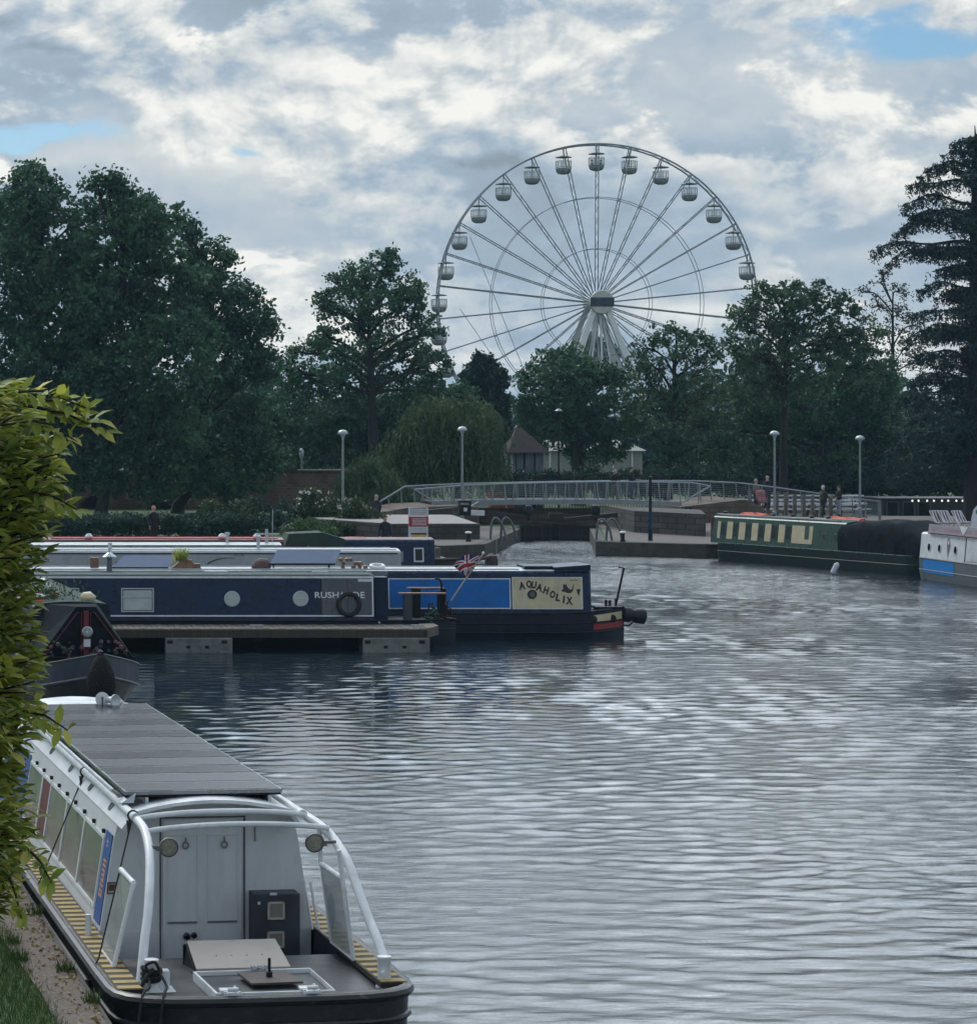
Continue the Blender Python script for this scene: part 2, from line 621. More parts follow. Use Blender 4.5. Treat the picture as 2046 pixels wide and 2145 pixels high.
lensm = mat('lamp_lens', (.27, .27, .21), .25, var=.1, scale=40)
red_w = mat('sign_red', (.38, .03, .05), .5, var=.08)
sign_w = mat('sign_white', (.62, .65, .68), .5, var=.06)
sign_y = mat('sign_yellow', (.6, .45, .1), .5, var=.06)
sign_g = mat('sign_green', (.03, .25, .12), .5, var=.06)
sign_b = mat('sign_blue', (.02, .09, .32), .5, var=.1)
hoop_m = mat('hoop_steel', (.13, .15, .16), .45, .4, var=.3)
letter_w = mat('letter_white', (.75, .77, .76), .5, var=.05)
letter_k = mat('letter_black', (.02, .02, .025), .5, var=.05)
letter_o = mat('letter_orange', (.6, .3, .08), .5, var=.1)
flag_r = mat('flag_red', (.35, .02, .03), .8, var=.1)
flag_w = mat('flag_white', (.7, .7, .72), .8, var=.05)
flag_b = mat('flag_blue', (.015, .02, .1), .8, var=.1)
solar_blue = mat('solar_panel_blue', (.10, .14, .22), .7, var=.1, scale=1.2, spec=.1)
winpale = mat('window_pale', (.42, .48, .48), .12, var=.15, scale=2, coat=.4)
wingrey = mat('window_smoked', (.21, .205, .19), .12, var=.25, scale=1.6, coat=.3)
windark = mat('window_dark', (.006, .01, .013), .12, spec=.25, var=.4, scale=2)
alu = mat('aluminium', (.42, .47, .5), .4, .5, var=.1)
wheelwhite = mat('wheel_white_steel', (.72, .73, .73), .4, .1, var=.08)
wheelsteel = mat('wheel_grey_steel', (.26, .30, .34), .45, .2, var=.1)
canopy_m = mat('canopy_dark', (.03, .045, .055), .5)
thatch = mat('dark_roof_tiles', (.06, .045, .045), .85, var=.3, bump=.4, bscale=6)
pale_wall = mat('pale_render', (.27, .27, .25), .85, var=.1)
tarmac = mat('tarmac', (.05, .05, .052), .9, var=.2)
skin_m = mat('skin', (.5, .3, .22), .6, var=.05)
hair_w = mat('hair_white', (.7, .66, .6), .8)
hair_b = mat('hair_brown', (.08, .05, .03), .8)
hair_g = mat('hair_grey', (.35, .33, .3), .8)
cloth_navy = mat('cloth_navy', (.012, .016, .03), .85)
cloth_black = mat('cloth_black', (.012, .012, .014), .85)
cloth_grey = mat('cloth_grey', (.15, .15, .15), .85)
cloth_denim = mat('cloth_denim', (.05, .09, .16), .85)
cloth_pink = mat('cloth_pink', (.35, .10, .12), .85)
cloth_taupe = mat('cloth_taupe', (.2, .15, .13), .85)
cloth_green = mat('cloth_olive', (.035, .045, .035), .85)
cloth_pale = mat('cloth_pale', (.3, .34, .4), .85)
bark = mat('bark', (.022, .02, .018), .9, var=.35, bump=.6, bscale=6)
leaf_oak = leafmat('leaf_oak', (0.022, 0.068, 0.043), (0.074, 0.169, 0.081), (0.108, 0.209, 0.101))
leaf_lime = leafmat('leaf_lime', (0.024, 0.074, 0.046), (0.081, 0.182, 0.084), (0.115, 0.216, 0.101))
leaf_ash = leafmat('leaf_ash', (0.034, 0.081, 0.049), (0.098, 0.182, 0.088), (0.117, 0.156, 0.091))
leaf_yew = leafmat('leaf_yew', (.008, .028, .022), (.018, .05, .034))
leaf_cedar = leafmat('leaf_cedar', (0.010, 0.035, 0.037), (0.025, 0.065, 0.062), trans=.08)
leaf_willow = leafmat('leaf_willow', (0.042, 0.090, 0.042), (0.102, 0.156, 0.066), (0.156, 0.168, 0.072))
leaf_shrub = leafmat('leaf_shrub', (0.029, 0.058, 0.026), (0.072, 0.117, 0.046), patch=1)
leaf_bright = leafmat('leaf_bright', (.05, .11, .03), (.09, .17, .05), patch=1)
leaf_hedge = leafmat('leaf_hedge', (0.017, 0.050, 0.036), (0.036, 0.084, 0.054), patch=1)
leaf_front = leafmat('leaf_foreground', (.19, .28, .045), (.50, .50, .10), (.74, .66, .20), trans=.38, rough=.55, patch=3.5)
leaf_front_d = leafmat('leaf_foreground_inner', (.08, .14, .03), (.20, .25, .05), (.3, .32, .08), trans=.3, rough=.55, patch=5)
petal = mat('petal_white', (.6, .58, .52), .7)
grass_bl = leafmat('grass_blades', (.022, .06, .012), (.06, .115, .028), (.16, .15, .06), patch=3)


def panel_glass():
    m = D.materials.new('solar_cells')
    m.use_nodes = True
    t = m.node_tree
    b = t.nodes['Principled BSDF']
    tc = nd(t, 'ShaderNodeTexCoord')
    br = nd(t, 'ShaderNodeTexBrick', offset=0.0)
    for k, v in (('Scale', 1.0), ('Brick Width', .78), ('Row Height', .3075), ('Mortar Size', .006)):
        br.inputs[k].default_value = v
    br.inputs['Color1'].default_value = (.012, .017, .022, 1)
    br.inputs['Color2'].default_value = (.012, .017, .022, 1)
    br.inputs['Mortar'].default_value = (.05, .055, .06, 1)
    t.links.new(tc.outputs['Object'], br.inputs['Vector'])
    t.links.new(br.outputs[0], b.inputs['Base Color'])
    b.inputs['Roughness'].default_value = .2
    b.inputs['Specular IOR Level'].default_value = .2
    return m


solar = panel_glass()


def side_glass():
    m = D.materials.new('screen_glass')
    m.use_nodes = True
    t = m.node_tree
    b = t.nodes['Principled BSDF']
    b.inputs['Base Color'].default_value = (.42, .46, .44, 1)
    b.inputs['Roughness'].default_value = .1
    tr = nd(t, 'ShaderNodeBsdfTransparent')
    mx = nd(t, 'ShaderNodeMixShader')
    mx.inputs[0].default_value = .62
    t.links.new(tr.outputs[0], mx.inputs[1])
    t.links.new(b.outputs[0], mx.inputs[2])
    t.links.new(mx.outputs[0], t.nodes['Material Output'].inputs[0])
    return m


glass = side_glass()


def brickmat(name, c1, c2, mortar, scale):
    m = D.materials.new(name)
    m.use_nodes = True
    t = m.node_tree
    b = t.nodes['Principled BSDF']
    tc = nd(t, 'ShaderNodeTexCoord')
    mp = nd(t, 'ShaderNodeMapping')
    mp.inputs['Rotation'].default_value = (R(90), 0, 0)
    t.links.new(tc.outputs['Object'], mp.inputs[0])
    n = nd(t, 'ShaderNodeTexBrick')
    n.inputs['Scale'].default_value = scale
    n.inputs['Color1'].default_value = (*c1, 1)
    n.inputs['Color2'].default_value = (*c2, 1)
    n.inputs['Mortar'].default_value = (*mortar, 1)
    t.links.new(mp.outputs[0], n.inputs['Vector'])
    ns = nd(t, 'ShaderNodeTexNoise')
    ns.inputs['Scale'].default_value = .8
    ns.inputs['Detail'].default_value = 6
    t.links.new(tc.outputs['Object'], ns.inputs['Vector'])
    c = mixc(t, maprange(t, ns.outputs['Fac'], .4, .65, 0, .6), n.outputs[0], tuple(x * .45 for x in c1))
    t.links.new(c, b.inputs['Base Color'])
    b.inputs['Roughness'].default_value = .9
    return m


brick = brickmat('brick', (.16, .085, .065), (.21, .12, .09), (.2, .18, .16), 1.3)
stoneblocks = brickmat('stone_blocks', (.065, .062, .058), (.095, .09, .08), (.03, .03, .028), .9)
brownblocks = brickmat('brown_blocks', (.14, .11, .085), (.18, .14, .11), (.08, .065, .05), .9)


def groundmat():
    m = D.materials.new('grass_ground')
    m.use_nodes = True
    t = m.node_tree
    b = t.nodes['Principled BSDF']
    tc = nd(t, 'ShaderNodeTexCoord')
    a = nd(t, 'ShaderNodeTexNoise')
    a.inputs['Scale'].default_value = .35
    a.inputs['Detail'].default_value = 8
    t.links.new(tc.outputs['Object'], a.inputs['Vector'])
    f = nd(t, 'ShaderNodeTexNoise')
    f.inputs['Scale'].default_value = 30
    f.inputs['Detail'].default_value = 6
    t.links.new(tc.outputs['Object'], f.inputs['Vector'])
    c = mixc(t, maprange(t, a.outputs['Fac'], .35, .65), (.03, .075, .018), (.06, .12, .03))
    c = mixc(t, maprange(t, f.outputs['Fac'], .35, .65, 0, .5), c, (.02, .05, .012))
    t.links.new(c, b.inputs['Base Color'])
    b.inputs['Roughness'].default_value = .95
    bp = nd(t, 'ShaderNodeBump')
    bp.inputs['Strength'].default_value = .7
    t.links.new(f.outputs['Fac'], bp.inputs['Height'])
    t.links.new(bp.outputs[0], b.inputs['Normal'])
    return m


grass = groundmat()


def watermat():
    m = D.materials.new('water')
    m.use_nodes = True
    t = m.node_tree
    b = t.nodes['Principled BSDF']
    b.inputs['Base Color'].default_value = (.014, .026, .034, 1)
    b.inputs['Roughness'].default_value = .03
    b.inputs['IOR'].default_value = 1.55
    tc = nd(t, 'ShaderNodeTexCoord')
    mp = nd(t, 'ShaderNodeMapping')
    mp.inputs['Scale'].default_value = (.32, 1.5, 1)
    t.links.new(tc.outputs['Object'], mp.inputs[0])
    n = nd(t, 'ShaderNodeTexNoise')
    n.inputs['Scale'].default_value = 7
    n.inputs['Detail'].default_value = 5
    n.inputs['Roughness'].default_value = .6
    n.inputs['Distortion'].default_value = .4
    t.links.new(mp.outputs[0], n.inputs['Vector'])
    bp = nd(t, 'ShaderNodeBump')
    bp.inputs['Strength'].default_value = .5
    bp.inputs['Distance'].default_value = .022
    # wind patches: the skin of the water is rougher in some places than in others, still by the moorings
    pn = nd(t, 'ShaderNodeTexNoise')
    pn.inputs['Scale'].default_value = .09
    pn.inputs['Detail'].default_value = 3
    t.links.new(tc.outputs['Object'], pn.inputs['Vector'])
    dv = nd(t, 'ShaderNodeVectorMath', operation='DISTANCE')
    t.links.new(tc.outputs['Object'], dv.inputs[0])
    dv.inputs[1].default_value = (2.5, 52, 0)
    am = math_n(t, 'MULTIPLY', maprange(t, pn.outputs['Fac'], .35, .65, .45, 1.25), math_n(t, 'ADD', maprange(t, dv.outputs['Value'], 4, 17, .12, 1), maprange(t, dv.outputs['Value'], 28, 62, 0, 1.3)))
    t.links.new(math_n(t, 'MULTIPLY', n.outputs['Fac'], am), bp.inputs['Height'])
    t.links.new(bp.outputs[0], b.inputs['Normal'])
    return m


water_m = watermat()
# ------------------------------------------------------------------ ground, water, quays
ZQ = .55
BANK = lambda Y: .47 - .12 * (Y - 22.3)
BASIN = [(BANK(-50), -50), (BANK(96), 96), (-8.4, 111.1), (16.5, 111.2), (18.8, 112.9), (23.6, 131), (23.6, 133.5),
         (27.5, 133.5), (24.1, 115.5), (28.3, 112.9), (30.7, 112.9), (35.4, 98.7), (35.4, 60), (36, -50)]
g = MB()
g.poly([(x, y, ZQ) for x, y in [(-2500, -50)] + BASIN + [(2500, -50), (2500, 3000), (-2500, 3000)]][::1])
ground = g.build('ground', grass)
if ground.data.polygons[0].normal.z < 0:
    ground.data.flip_normals()
tag(ground, kind='structure')

q = MB()
for (a, b_) in zip(BASIN[:-1], BASIN[1:]):
    a, b_ = Vector((*a, 0)), Vector((*b_, 0))
    d_ = (b_ - a).normalized()
    nrm = Vector((-d_.y, d_.x, 0))      # points to the land
    n_ = max(1, int((b_ - a).length / 6))
    q.prism([(a.x, a.y, -.8), (b_.x, b_.y, -.8), (b_.x, b_.y, ZQ + .02), (a.x, a.y, ZQ + .02)], nrm * .45)
quay = tag(q.build('quay_edge', stone), kind='structure')

# paved quayside, paths (4 mm above the ground sheet)
p = MB()
p.poly([(-8.6, 111.5, ZQ + .024), (16.5, 111.6, ZQ + .024), (18.5, 113.3, ZQ + .024), (22.3, 128, ZQ + .024), (12, 129, ZQ + .024), (10.5, 117, ZQ + .024), (-8.6, 113.2, ZQ + .024)])
p.poly([(12, 128.9, ZQ + .028), (22.3, 127.9, ZQ + .028), (23.0, 131, ZQ + .028), (22.5, 134, ZQ + .028), (-5, 150, ZQ + .028), (-8, 146, ZQ + .028)])
p.poly([(24.7, 115.8, ZQ + .024), (28.4, 113.4, ZQ + .024), (31, 113.3, ZQ + .024), (35.9, 98.8, ZQ + .024), (35.9, 60, ZQ + .024), (70, 60, ZQ + .024), (70, 150, ZQ + .024), (28, 150, ZQ + .024), (28, 133, ZQ + .024)])
tag(p.build('paving', mat('quay_paving', (.13, .115, .105), .9, var=.2, dirt=(.1, .09, .08), dirt_amt=.25, dscale=.6, bump=.2)), kind='structure')
gp_ = MB()
gp_.poly([(BANK(14) - .05, 14, ZQ + .024), (BANK(60) - .05, 60, ZQ + .024), (BANK(60) - .62, 60, ZQ + .024), (BANK(26) - .56, 26, ZQ + .024), (BANK(22) - .42, 22, ZQ + .024), (BANK(14) - .9, 14, ZQ + .024)])
tag(gp_.build('gravel_path', gravel), kind='structure')


def wave_z(X, Y):
    rs = np.random.default_rng(5)
    Z = np.zeros_like(X)
    for i in range(52):
        lam = .22 * (4.2 ** rs.random())
        ang = rs.normal() * (.62 if lam < .5 else .36)
        kx, ky = math.sin(ang) * 2 * math.pi / lam, math.cos(ang) * 2 * math.pi / lam
        slope = .0185 * (1 + .35 * (lam > .9))
        ph = rs.random() * 6.28
        # slow packets so that no train runs on evenly
        env = .6 + .8 * np.sin(X * .23 * rs.normal() + Y * .16 * rs.normal() + rs.random() * 6.28) ** 2
        Z += env * slope * lam / 6.283 * np.sin(kx * X + ky * Y + ph)
    calm = 1 - .62 * np.exp(-(((Y - 58) / 8) ** 2 + ((X - 3) / 8.0) ** 2)) - .50 * np.exp(-(((Y - 44) / 9) ** 2 + ((X - 2.6) / 4.0) ** 2))
    gust = .80 + .20 * np.sin(X * .17 + 1.3 + .6 * np.sin(Y * .11)) * np.sin(Y * .085 + 2.0) + .14 * np.sin(X * .41 + Y * .29)
    near = (1 - .12 * np.exp(-((Y - 20) / 9.0) ** 2)) * (1 - .35 * np.clip((Y - 70) / 40, 0, 1))
    return Z * calm * gust * near


xs = np.concatenate([np.arange(-6, 14, .085), np.arange(14, 47, .13)])
ys, yy = [], 14.0
while yy < 136:
    ys.append(yy)
    yy += .05 + .0011 * (yy - 14)
ys = np.array(ys)
XX, YY = np.meshgrid(xs, ys)
ZZ = wave_z(XX, YY)
fx = np.clip((XX - xs[0]) / 1.0, 0, 1) * np.clip((xs[-1] - XX) / 1.0, 0, 1) * np.clip((YY - ys[0]) / 1.0, 0, 1) * np.clip((ys[-1] - YY) / 1.0, 0, 1)
ZZ *= fx
nx, ny = len(xs), len(ys)
vv = np.stack([XX, YY, ZZ], -1).reshape(-1, 3)
ii = (np.arange(ny - 1)[:, None] * nx + np.arange(nx - 1)[None, :]).ravel()
ff = np.stack([ii, ii + 1, ii + nx + 1, ii + nx], 1)
x0, x1, y0, y1 = xs[0], xs[-1], ys[0], ys[-1]
b0 = len(vv)
ext = np.array([(-60, -60, 0), (90, -60, 0), (90, 160, 0), (-60, 160, 0), (x0, y0, 0), (x1, y0, 0), (x1, y1, 0), (x0, y1, 0)], float)
vv = np.concatenate([vv, ext])
ef = np.array([(0, 1, 5, 4), (1, 2, 6, 5), (2, 3, 7, 6), (3, 0, 4, 7)]) + b0
water = np_mesh('water', vv, np.concatenate([ff, ef]), water_m, smooth=True)
tag(water, kind='structure')

# grass blades on the near bank
n = 14000
bx = RNG.random(n) * 1.2
by = 20.5 + RNG.random(n) * 9
X_ = (.47 - .12 * (by - 22.3)) - .43 - bx - np.where(by > 26, .1, 0) + RNG.normal(size=n) * .03
h = .05 + RNG.random(n) * .07
ln = RNG.normal(size=(n, 2)) * .025
wv = RNG.normal(size=(n, 2))
wv = unit(wv) * .004
base = np.stack([X_, by, np.full(n, ZQ)], 1)
w3 = np.concatenate([wv, np.zeros((n, 1))], 1)
tip = base + np.stack([ln[:, 0], ln[:, 1], h], 1)
V = np.stack([base - w3, base + w3, tip], 1).reshape(-1, 3)
tag(np_mesh('grass', V, np.arange(3 * n).reshape(n, 3), grass_bl), 'short green grass on the near bank', kind='stuff')

# leaf litter and weeds along the path
n = 900
by = 20 + RNG.random(n) * 16
bx = (.47 - .12 * (by - 22.3)) - .04 - RNG.random(n) ** 1.6 * .5
V, Fq = leaf_quads(np.stack([bx, by, np.full(n, ZQ + .034)], 1), .05, .55, dirs=np.stack([RNG.normal(size=n), RNG.normal(size=n), np.zeros(n)], 1))
tag(np_mesh('fallen_leaves', V, Fq, leafmat('leaf_litter', (.16, .11, .04), (.3, .24, .08), (.1, .05, .03), patch=4)), 'dry leaves scattered on the gravel path', kind='stuff')
for k, (yy_, ox) in enumerate(((22.6, -.05), (23.9, -.1), (25.2, -.46), (26.7, -.06), (24.4, -.47), (28.5, -.3))):
    m_ = 70
    a = RNG.random(m_) * 6.28
    b0 = np.stack([RNG.normal(size=m_) * .04, RNG.normal(size=m_) * .05, np.zeros(m_)], 1)
    tp = b0 + np.stack([np.cos(a) * .07, np.sin(a) * .07, .05 + RNG.random(m_) * .09], 1)
    sd = np.stack([-np.sin(a), np.cos(a), np.zeros(m_)], 1) * .007
    o = np_mesh('weed', np.stack([b0 - sd, b0 + sd, tp], 1).reshape(-1, 3), np.arange(3 * m_).reshape(m_, 3), grass_bl)
    o.location = (.47 - .12 * (yy_ - 22.3) + ox, yy_, ZQ + .024)
    tag(o, ('nearest', 'second', 'fourth', 'fifth', 'third', 'farthest')[k] + ' small green weed tuft beside the gravel path', 'weed', 'weeds beside the gravel path')

# ------------------------------------------------------------------ terraces, walls at the lock
t = MB()
zt = 1.25
t.prism([(XP(822, 118), 118, ZQ - .1), (XP(1005, 118), 118, ZQ - .1), (XP(1005, 118) + .8, 130.5, ZQ - .1), (12.2, 130.5, ZQ - .1), (XP(822, 118) - 2.6, 124, ZQ - .1)], (0, 0, zt - ZQ + .1))
wl = t.build('stone_terrace', stoneblocks)
tag(wl, 'low dark stone terrace wall between the sign board and the lock', 'terrace')
c = MB()
c.prism([(XP(822, 118), 118.02, zt), (XP(1005, 118) - .1, 118.1, zt), (XP(1005, 118) + .6, 130.4, zt), (12.3, 130.4, zt), (XP(822, 118) - 2.5, 124, zt)], (0, 0, .03))
c.build('coping', paving, wl)

t = MB()
# stepped abutment carrying the left end of the footbridge
Ya = 134.5
pts = [P(796, 1102, Ya), P(800, 1073, Ya), P(858, 1063, Ya), P(960, 1059, Ya), P(1002, 1062, Ya), P(1004, 1102, Ya)]
t.prism(pts, (0, 7.5, 0))
for k in range(3):
    z = ZP(1094 - 9 * k, Ya)
    t.box(XP(799 + 2 * k, Ya), XP(872 - 4 * k, Ya), Ya - .35 + .1 * k, Ya, z - .2, z)
ab = t.build('bridge_abutment', brownblocks)
tag(ab, 'brown stepped stone abutment under the left end of the footbridge', 'abutment')
t = MB()
pts = [P(872, 1100, 133.8), P(880, 1070, 133.8), P(958, 1062, 133.8), P(964, 1100, 133.8)]
t.prism(pts, (0, .68, 0))
t.build('grey_face', stoneblocks, ab)

t = MB()
t.prism([(XP(1328, 126), 126, ZQ), (XP(1478, 121), 121, ZQ), (XP(1500, 121) + 1, 128, ZQ), (XP(1328, 126) + .5, 135, ZQ)], (0, 0, 1.05))
rt = t.build('stone_terrace', stoneblocks)
tag(rt, 'low stone wall right of the lock under the footbridge end', 'terrace')
t = MB()
t.prism([P(1420, 1110, 139), P(1425, 1062, 139), P(1560, 1046, 139), P(1600, 1062, 139), P(1600, 1110, 139)], (0, 8, 0))
rb = t.build('bridge_ramp', brownblocks)
tag(rb, 'brown paved ramp leading down from the right end of the footbridge', 'ramp')

# lock gates with balance beams
lg = thing('lock_gates', 'dark timber lock gates with balance beams across the lock mouth', 'lock gate', (25.5, 131.6, 0))
o_ = Vector((25.5, 131.6, 0))


def LM():
    m = MB()
    m.M = Matrix.Translation(-o_)
    return m


for s in (-1, 1):
    m = LM()
    xa, xb = (23.55, 25.5) if s < 0 else (27.45, 25.5)
    a, b_ = Vector((xa, 131.0, -.5)), Vector((xb, 132.2, -.5))
    m.prism([a, b_, b_ + Vector((0, .25, 0)), a + Vector((0, .25, 0))], (0, 0, 1.25))
    for k in range(4):
        f = (k + .5) / 4
        c = a.lerp(b_, f)
        m.box(c.x - .06, c.x + .06, c.y - .09, c.y, -.3, .7)
    for z in (.05, .62):
        m.prism([a + Vector((0, -.1, z + .5)), b_ + Vector((0, -.1, z + .5)), b_ + Vector((0, 0, z + .5)), a + Vector((0, 0, z + .5))], (0, 0, .14))
    m.build('gate_leaf', woodd, lg)
    m = LM()
    ox = XP(1012, 131) if s < 0 else XP(1335, 131)
    tipz = 1.22
    p0, p1 = Vector((25.5 + .12 * s, 131.9, .86)), Vector((ox, 130.6, tipz))
    up = Vector((0, 0, .17))
    th_ = Vector((0, .3, 0))
    m.hexa([p0, p1, p1 + th_, p0 + th_, p0 + up, p1 + up * 1.5, p1 + th_ + up * 1.5, p0 + th_ + up])
    bb = m.build('balance_beam', woodd, lg)
    m = LM()
    e0 = Vector((ox, 130.6, tipz))
    dx = .7 * s
    m.hexa([e0, e0 + Vector((dx, -.03, .02)), e0 + Vector((dx, .27, .02)), e0 + th_, e0 + up * 1.5, e0 + Vector((dx, -.03, .27)), e0 + Vector((dx, .27, .27)), e0 + th_ + up * 1.5])
    if s < 0:
        m.build('beam_tip', white_paint, bb)
    else:
        m.build('beam_tip', woodd, bb)
    m = LM()
    px_ = XP(1109 if s < 0 else 1250, 131.2)
    m.lathe([(.09, .95), (.09, 1.2), (.2, 1.25), (.24, 1.45), (.18, 1.68), (.1, 1.72)], (px_, 131.5, 0), 10)
    m.build('paddle_gear', darkm, lg)
m = LM()
m.box(25.15, 25.85, 131.7, 132.0, .9, 1.32)
m.build('mitre_box', woodd, lg)

# far wall inside the lock and the dark bank beyond
m = MB()
m.box(22, 29, 138.4, 139, -.5, 1.35)
tag(m.build('stone_wall', brownblocks), 'low brown stone wall seen under the footbridge behind the lock gates', 'wall')

# ------------------------------------------------------------------ footbridge
fb = thing('footbridge', 'white steel footbridge with slanted balusters over the lock', 'footbridge', (23, 137, 0))
o_ = Vector((23, 137, 0))
Yf, Yb = 137.0, 141.2
m = LM()
top = [(905, 1050), (971, 1047), (1100, 1046), (1275, 1046), (1428, 1051)]
bot = [(905, 1064), (971, 1060), (1100, 1057), (1275, 1056), (1428, 1060)]
for (a, b_, c, d_) in zip(top[:-1], top[1:], bot[1:], bot[:-1]):
    m.prism([P(*d_, Yf), P(*c, Yf), P(*b_, Yf), P(*a, Yf)], (0, .18, 0))
m.build('edge_beam', galv, fb)
m = LM()
for (a, b_) in zip(top[:-1], top[1:]):
    A_, B_ = P(*a, Yf), P(*b_, Yf)
    m.prism([A_ + Vector((0, .18, -.22)), B_ + Vector((0, .18, -.22)), B_ + Vector((0, .18, -.04)), A_ + Vector((0, .18, -.04))], (0, Yb - Yf, 0))
m.build('deck', darkm, fb)


def ipl(tab, x):
    for (a, b_) in zip(tab[:-1], tab[1:]):
        if a[0] <= x <= b_[0]:
            f = (x - a[0]) / (b_[0] - a[0])
            return a[1] + f * (b_[1] - a[1])
    return tab[0][1] if x < tab[0][0] else tab[-1][1]


front = [(869, 1025), (971, 1016.5), (1100, 1012), (1275, 1008.5), (1450, 1011), (1488, 1018)]
back = [(796, 1050.5), (848, 1018.6), (971, 1013), (1150, 1009), (1300, 1007), (1450, 1007), (1489, 1008.5), (1550, 1011.5), (1623, 1020.7), (1717, 1033.7), (1762, 1041), (1843, 1050)]


def YB(px):       # the far rail curves towards us down the ramp
    return Yb if px < 1500 else Yb + (px - 1500) * .006


m = LM()
m.tube([P(x, y, Yf - .25) for x, y in [(1428, 1051)] and front], .045, 6)
m.tube([P(869, 1025, Yf - .25), P(905, 1048, Yf)], .04, 6)
m.tube([P(1488, 1018, Yf - .25), P(1430, 1052, Yf)], .05, 6)
m.tube([P(968, 1070, Yf - 2), P(1003, 1051, Yf)], .04, 6)
m.build('handrail', alu, fb)
m = LM()
m.tube([P(x, y, YB(x)) for x, y in back], .045, 6)
m.tube([P(1488, 1010, Yb), P(1560, 1012, YB(1560))], .03, 5)
m.build('handrail', alu, fb)
k = 0
x = 884.0
while x < 1482:
    m = LM()
    t_ = P(x, ipl(front, x), Yf - .25)
    lean = (-6 if k % 2 else 5) * (1 if x < 1180 else -1) * .6
    yb_ = ipl(top, x) if x < 1428 else 1056
    m.tube([t_, P(x + lean, min(yb_, ipl(top, min(x, 1428))), Yf)], .038, 5)
    if k % 3 == 0:
        m.tube([t_ + Vector((.06, 0, 0)), P(x - lean * .7, yb_, Yf)], .03, 5)
    x += 21.5
    k += 1
    m.build('baluster', alu, fb)
x = 812.0
while x < 1843:
    m = LM()
    yt = ipl(back, x)
    bo = 39 if x < 1500 else 40
    if 796 < x < 850:
        bo = max(6, 34 - (848 - x) * .42)
    m.tube([P(x, yt, YB(x)), P(x + 3, yt + bo, YB(x))], .035, 5)
    x += 27
    m.build('far_baluster', galv, fb)
m = LM()
m.tube([P(1843, 1050, YB(1843)), P(1843, 1094, YB(1843))], .06, 6)
m.build('end_post', galv, fb)
m = LM()
for j in range(1, 9):
    f = j / 9.0
    pts = []
    for x, y in front:
        yb_ = ipl(top, min(max(x, 905), 1428))
        pts.append(P(x, y + (yb_ - y) * f, Yf - .25 * (1 - f)))
    m.tube(pts, .008, 4, cap=False)
    pts = [P(x, y + (36 * f if x > 848 else 3 * f), YB(x)) for x, y in back]
    m.tube(pts, .010, 4, cap=False)
m.build('infill_wires', galv, fb)
m = LM()
for px in (1437, 1447):
    m = LM()
    a = P(px, 1062, 136.8)
    m.tube([a, Vector((a.x, a.y, ZQ))], .09, 8)
    m.build('support_post', navy2, fb)

# ------------------------------------------------------------------ quayside furniture
def hoops(name, label, px, Y, grp=None, flip=1):
    root = thing(name, label, 'ladder', (XP(px, Y), Y, 0), 0, 'ladder handrails at the lock mouth')
    for s in (0, 1):
        m = MB()
        pts = []
        for k in range(15):
            a = k / 14
            pts.append((flip * (-.3 + .72 * a - .1 * math.sin(a * 3.14)) + s * .55, s * .5, ZQ - .25 * (a < .1) + .98 * math.sin(math.pi * min(1, a * 1.02)) ** .5))
        m.tube(pts, .055, 7)
        m.build('hoop', hoop_m, root)
    m = MB()
    for k in range(3):
        m.box(-.3, -.02, -.05, .02, -.3 + .26 * k, -.25 + .26 * k)
    m.box(-.32, -.27, -.05, .02, -.4, .6)
    m.box(-.05, 0, -.05, .02, -.4, .6)
    m.build('rungs', steel, root)
    return root


hoops('ladder', 'curved steel ladder handrails on the left quay of the lock mouth', 1040, 118)
hoops('ladder', 'curved steel ladder handrails on the corner of the right quay', 1262, 116.6)
for px, Y, lab in ((1304, 115.6, 'black mooring bollard with white top right of the lock mouth'), (981, 115.5, 'black mooring bollard with white top on the left quay below the bin')):
    r_ = thing('mooring_bollard', lab, 'bollard', (XP(px, Y), Y, ZQ + .02), 0, 'mooring bollards by the lock')
    m = MB()
    m.lathe([(.13, 0), (.12, .06), (.09, .1), (.085, .3), (.12, .33), (.12, .37)], n=12)
    m.build('shaft', darkm, r_)
    m = MB()
    m.lathe([(.15, .37), (.15, .42), (.1, .45), (0, .455)], n=12)
    m.build('cap', white_paint, r_)

r_ = thing('blue_post', 'tall thin blue and black post on the right quay beside the lock', 'post', (XP(1362, 116.4), 116.4, ZQ))
m = MB()
m.lathe([(.1, 0), (.1, 1.25), (.085, 1.3)], n=10)
m.build('lower_sleeve', navy, r_)
m = MB()
m.lathe([(.07, 1.3), (.06, 2.75), (.085, 2.77), (.085, 2.86), (0, 2.9)], n=10)
m.build('upper_post', darkm, r_)

r_ = thing('litter_bin', 'dark litter bin on the terrace left of the lock', 'bin', (XP(973, 129.5), 129.5, 1.28))
m = MB()
m.box(-.28, .28, -.25, .25, 0, .52)
m.build('body', darkm, r_, bevel=.02)
m = MB()
m.box(-.3, .3, -.27, .27, .62, .74)
for s in (-1, 1):
    m.box(s * .27 - .02, s * .27 + .02, -.2, .2, .5, .64)
m.build('hood', darkm, r_, bevel=.02)
m = MB()
m.box(-.09, .09, -.258, -.25, .2, .38)
m.build('label_plate', sign_w, r_)

# notice board
Ys = 112.6
r_ = thing('notice_board', 'tall white notice board with a red panel on the lock quay', 'sign', (XP(876.5, Ys), Ys, ZQ))
o_ = Vector((XP(876.5, Ys), Ys, ZQ))


def bs(px0, py0, px1, py1, d0, d1):
    a, b_ = P(px0, py1, Ys) - o_, P(px1, py0, Ys) - o_
    return (a.x, b_.x, d0, d1, a.z, b_.z)


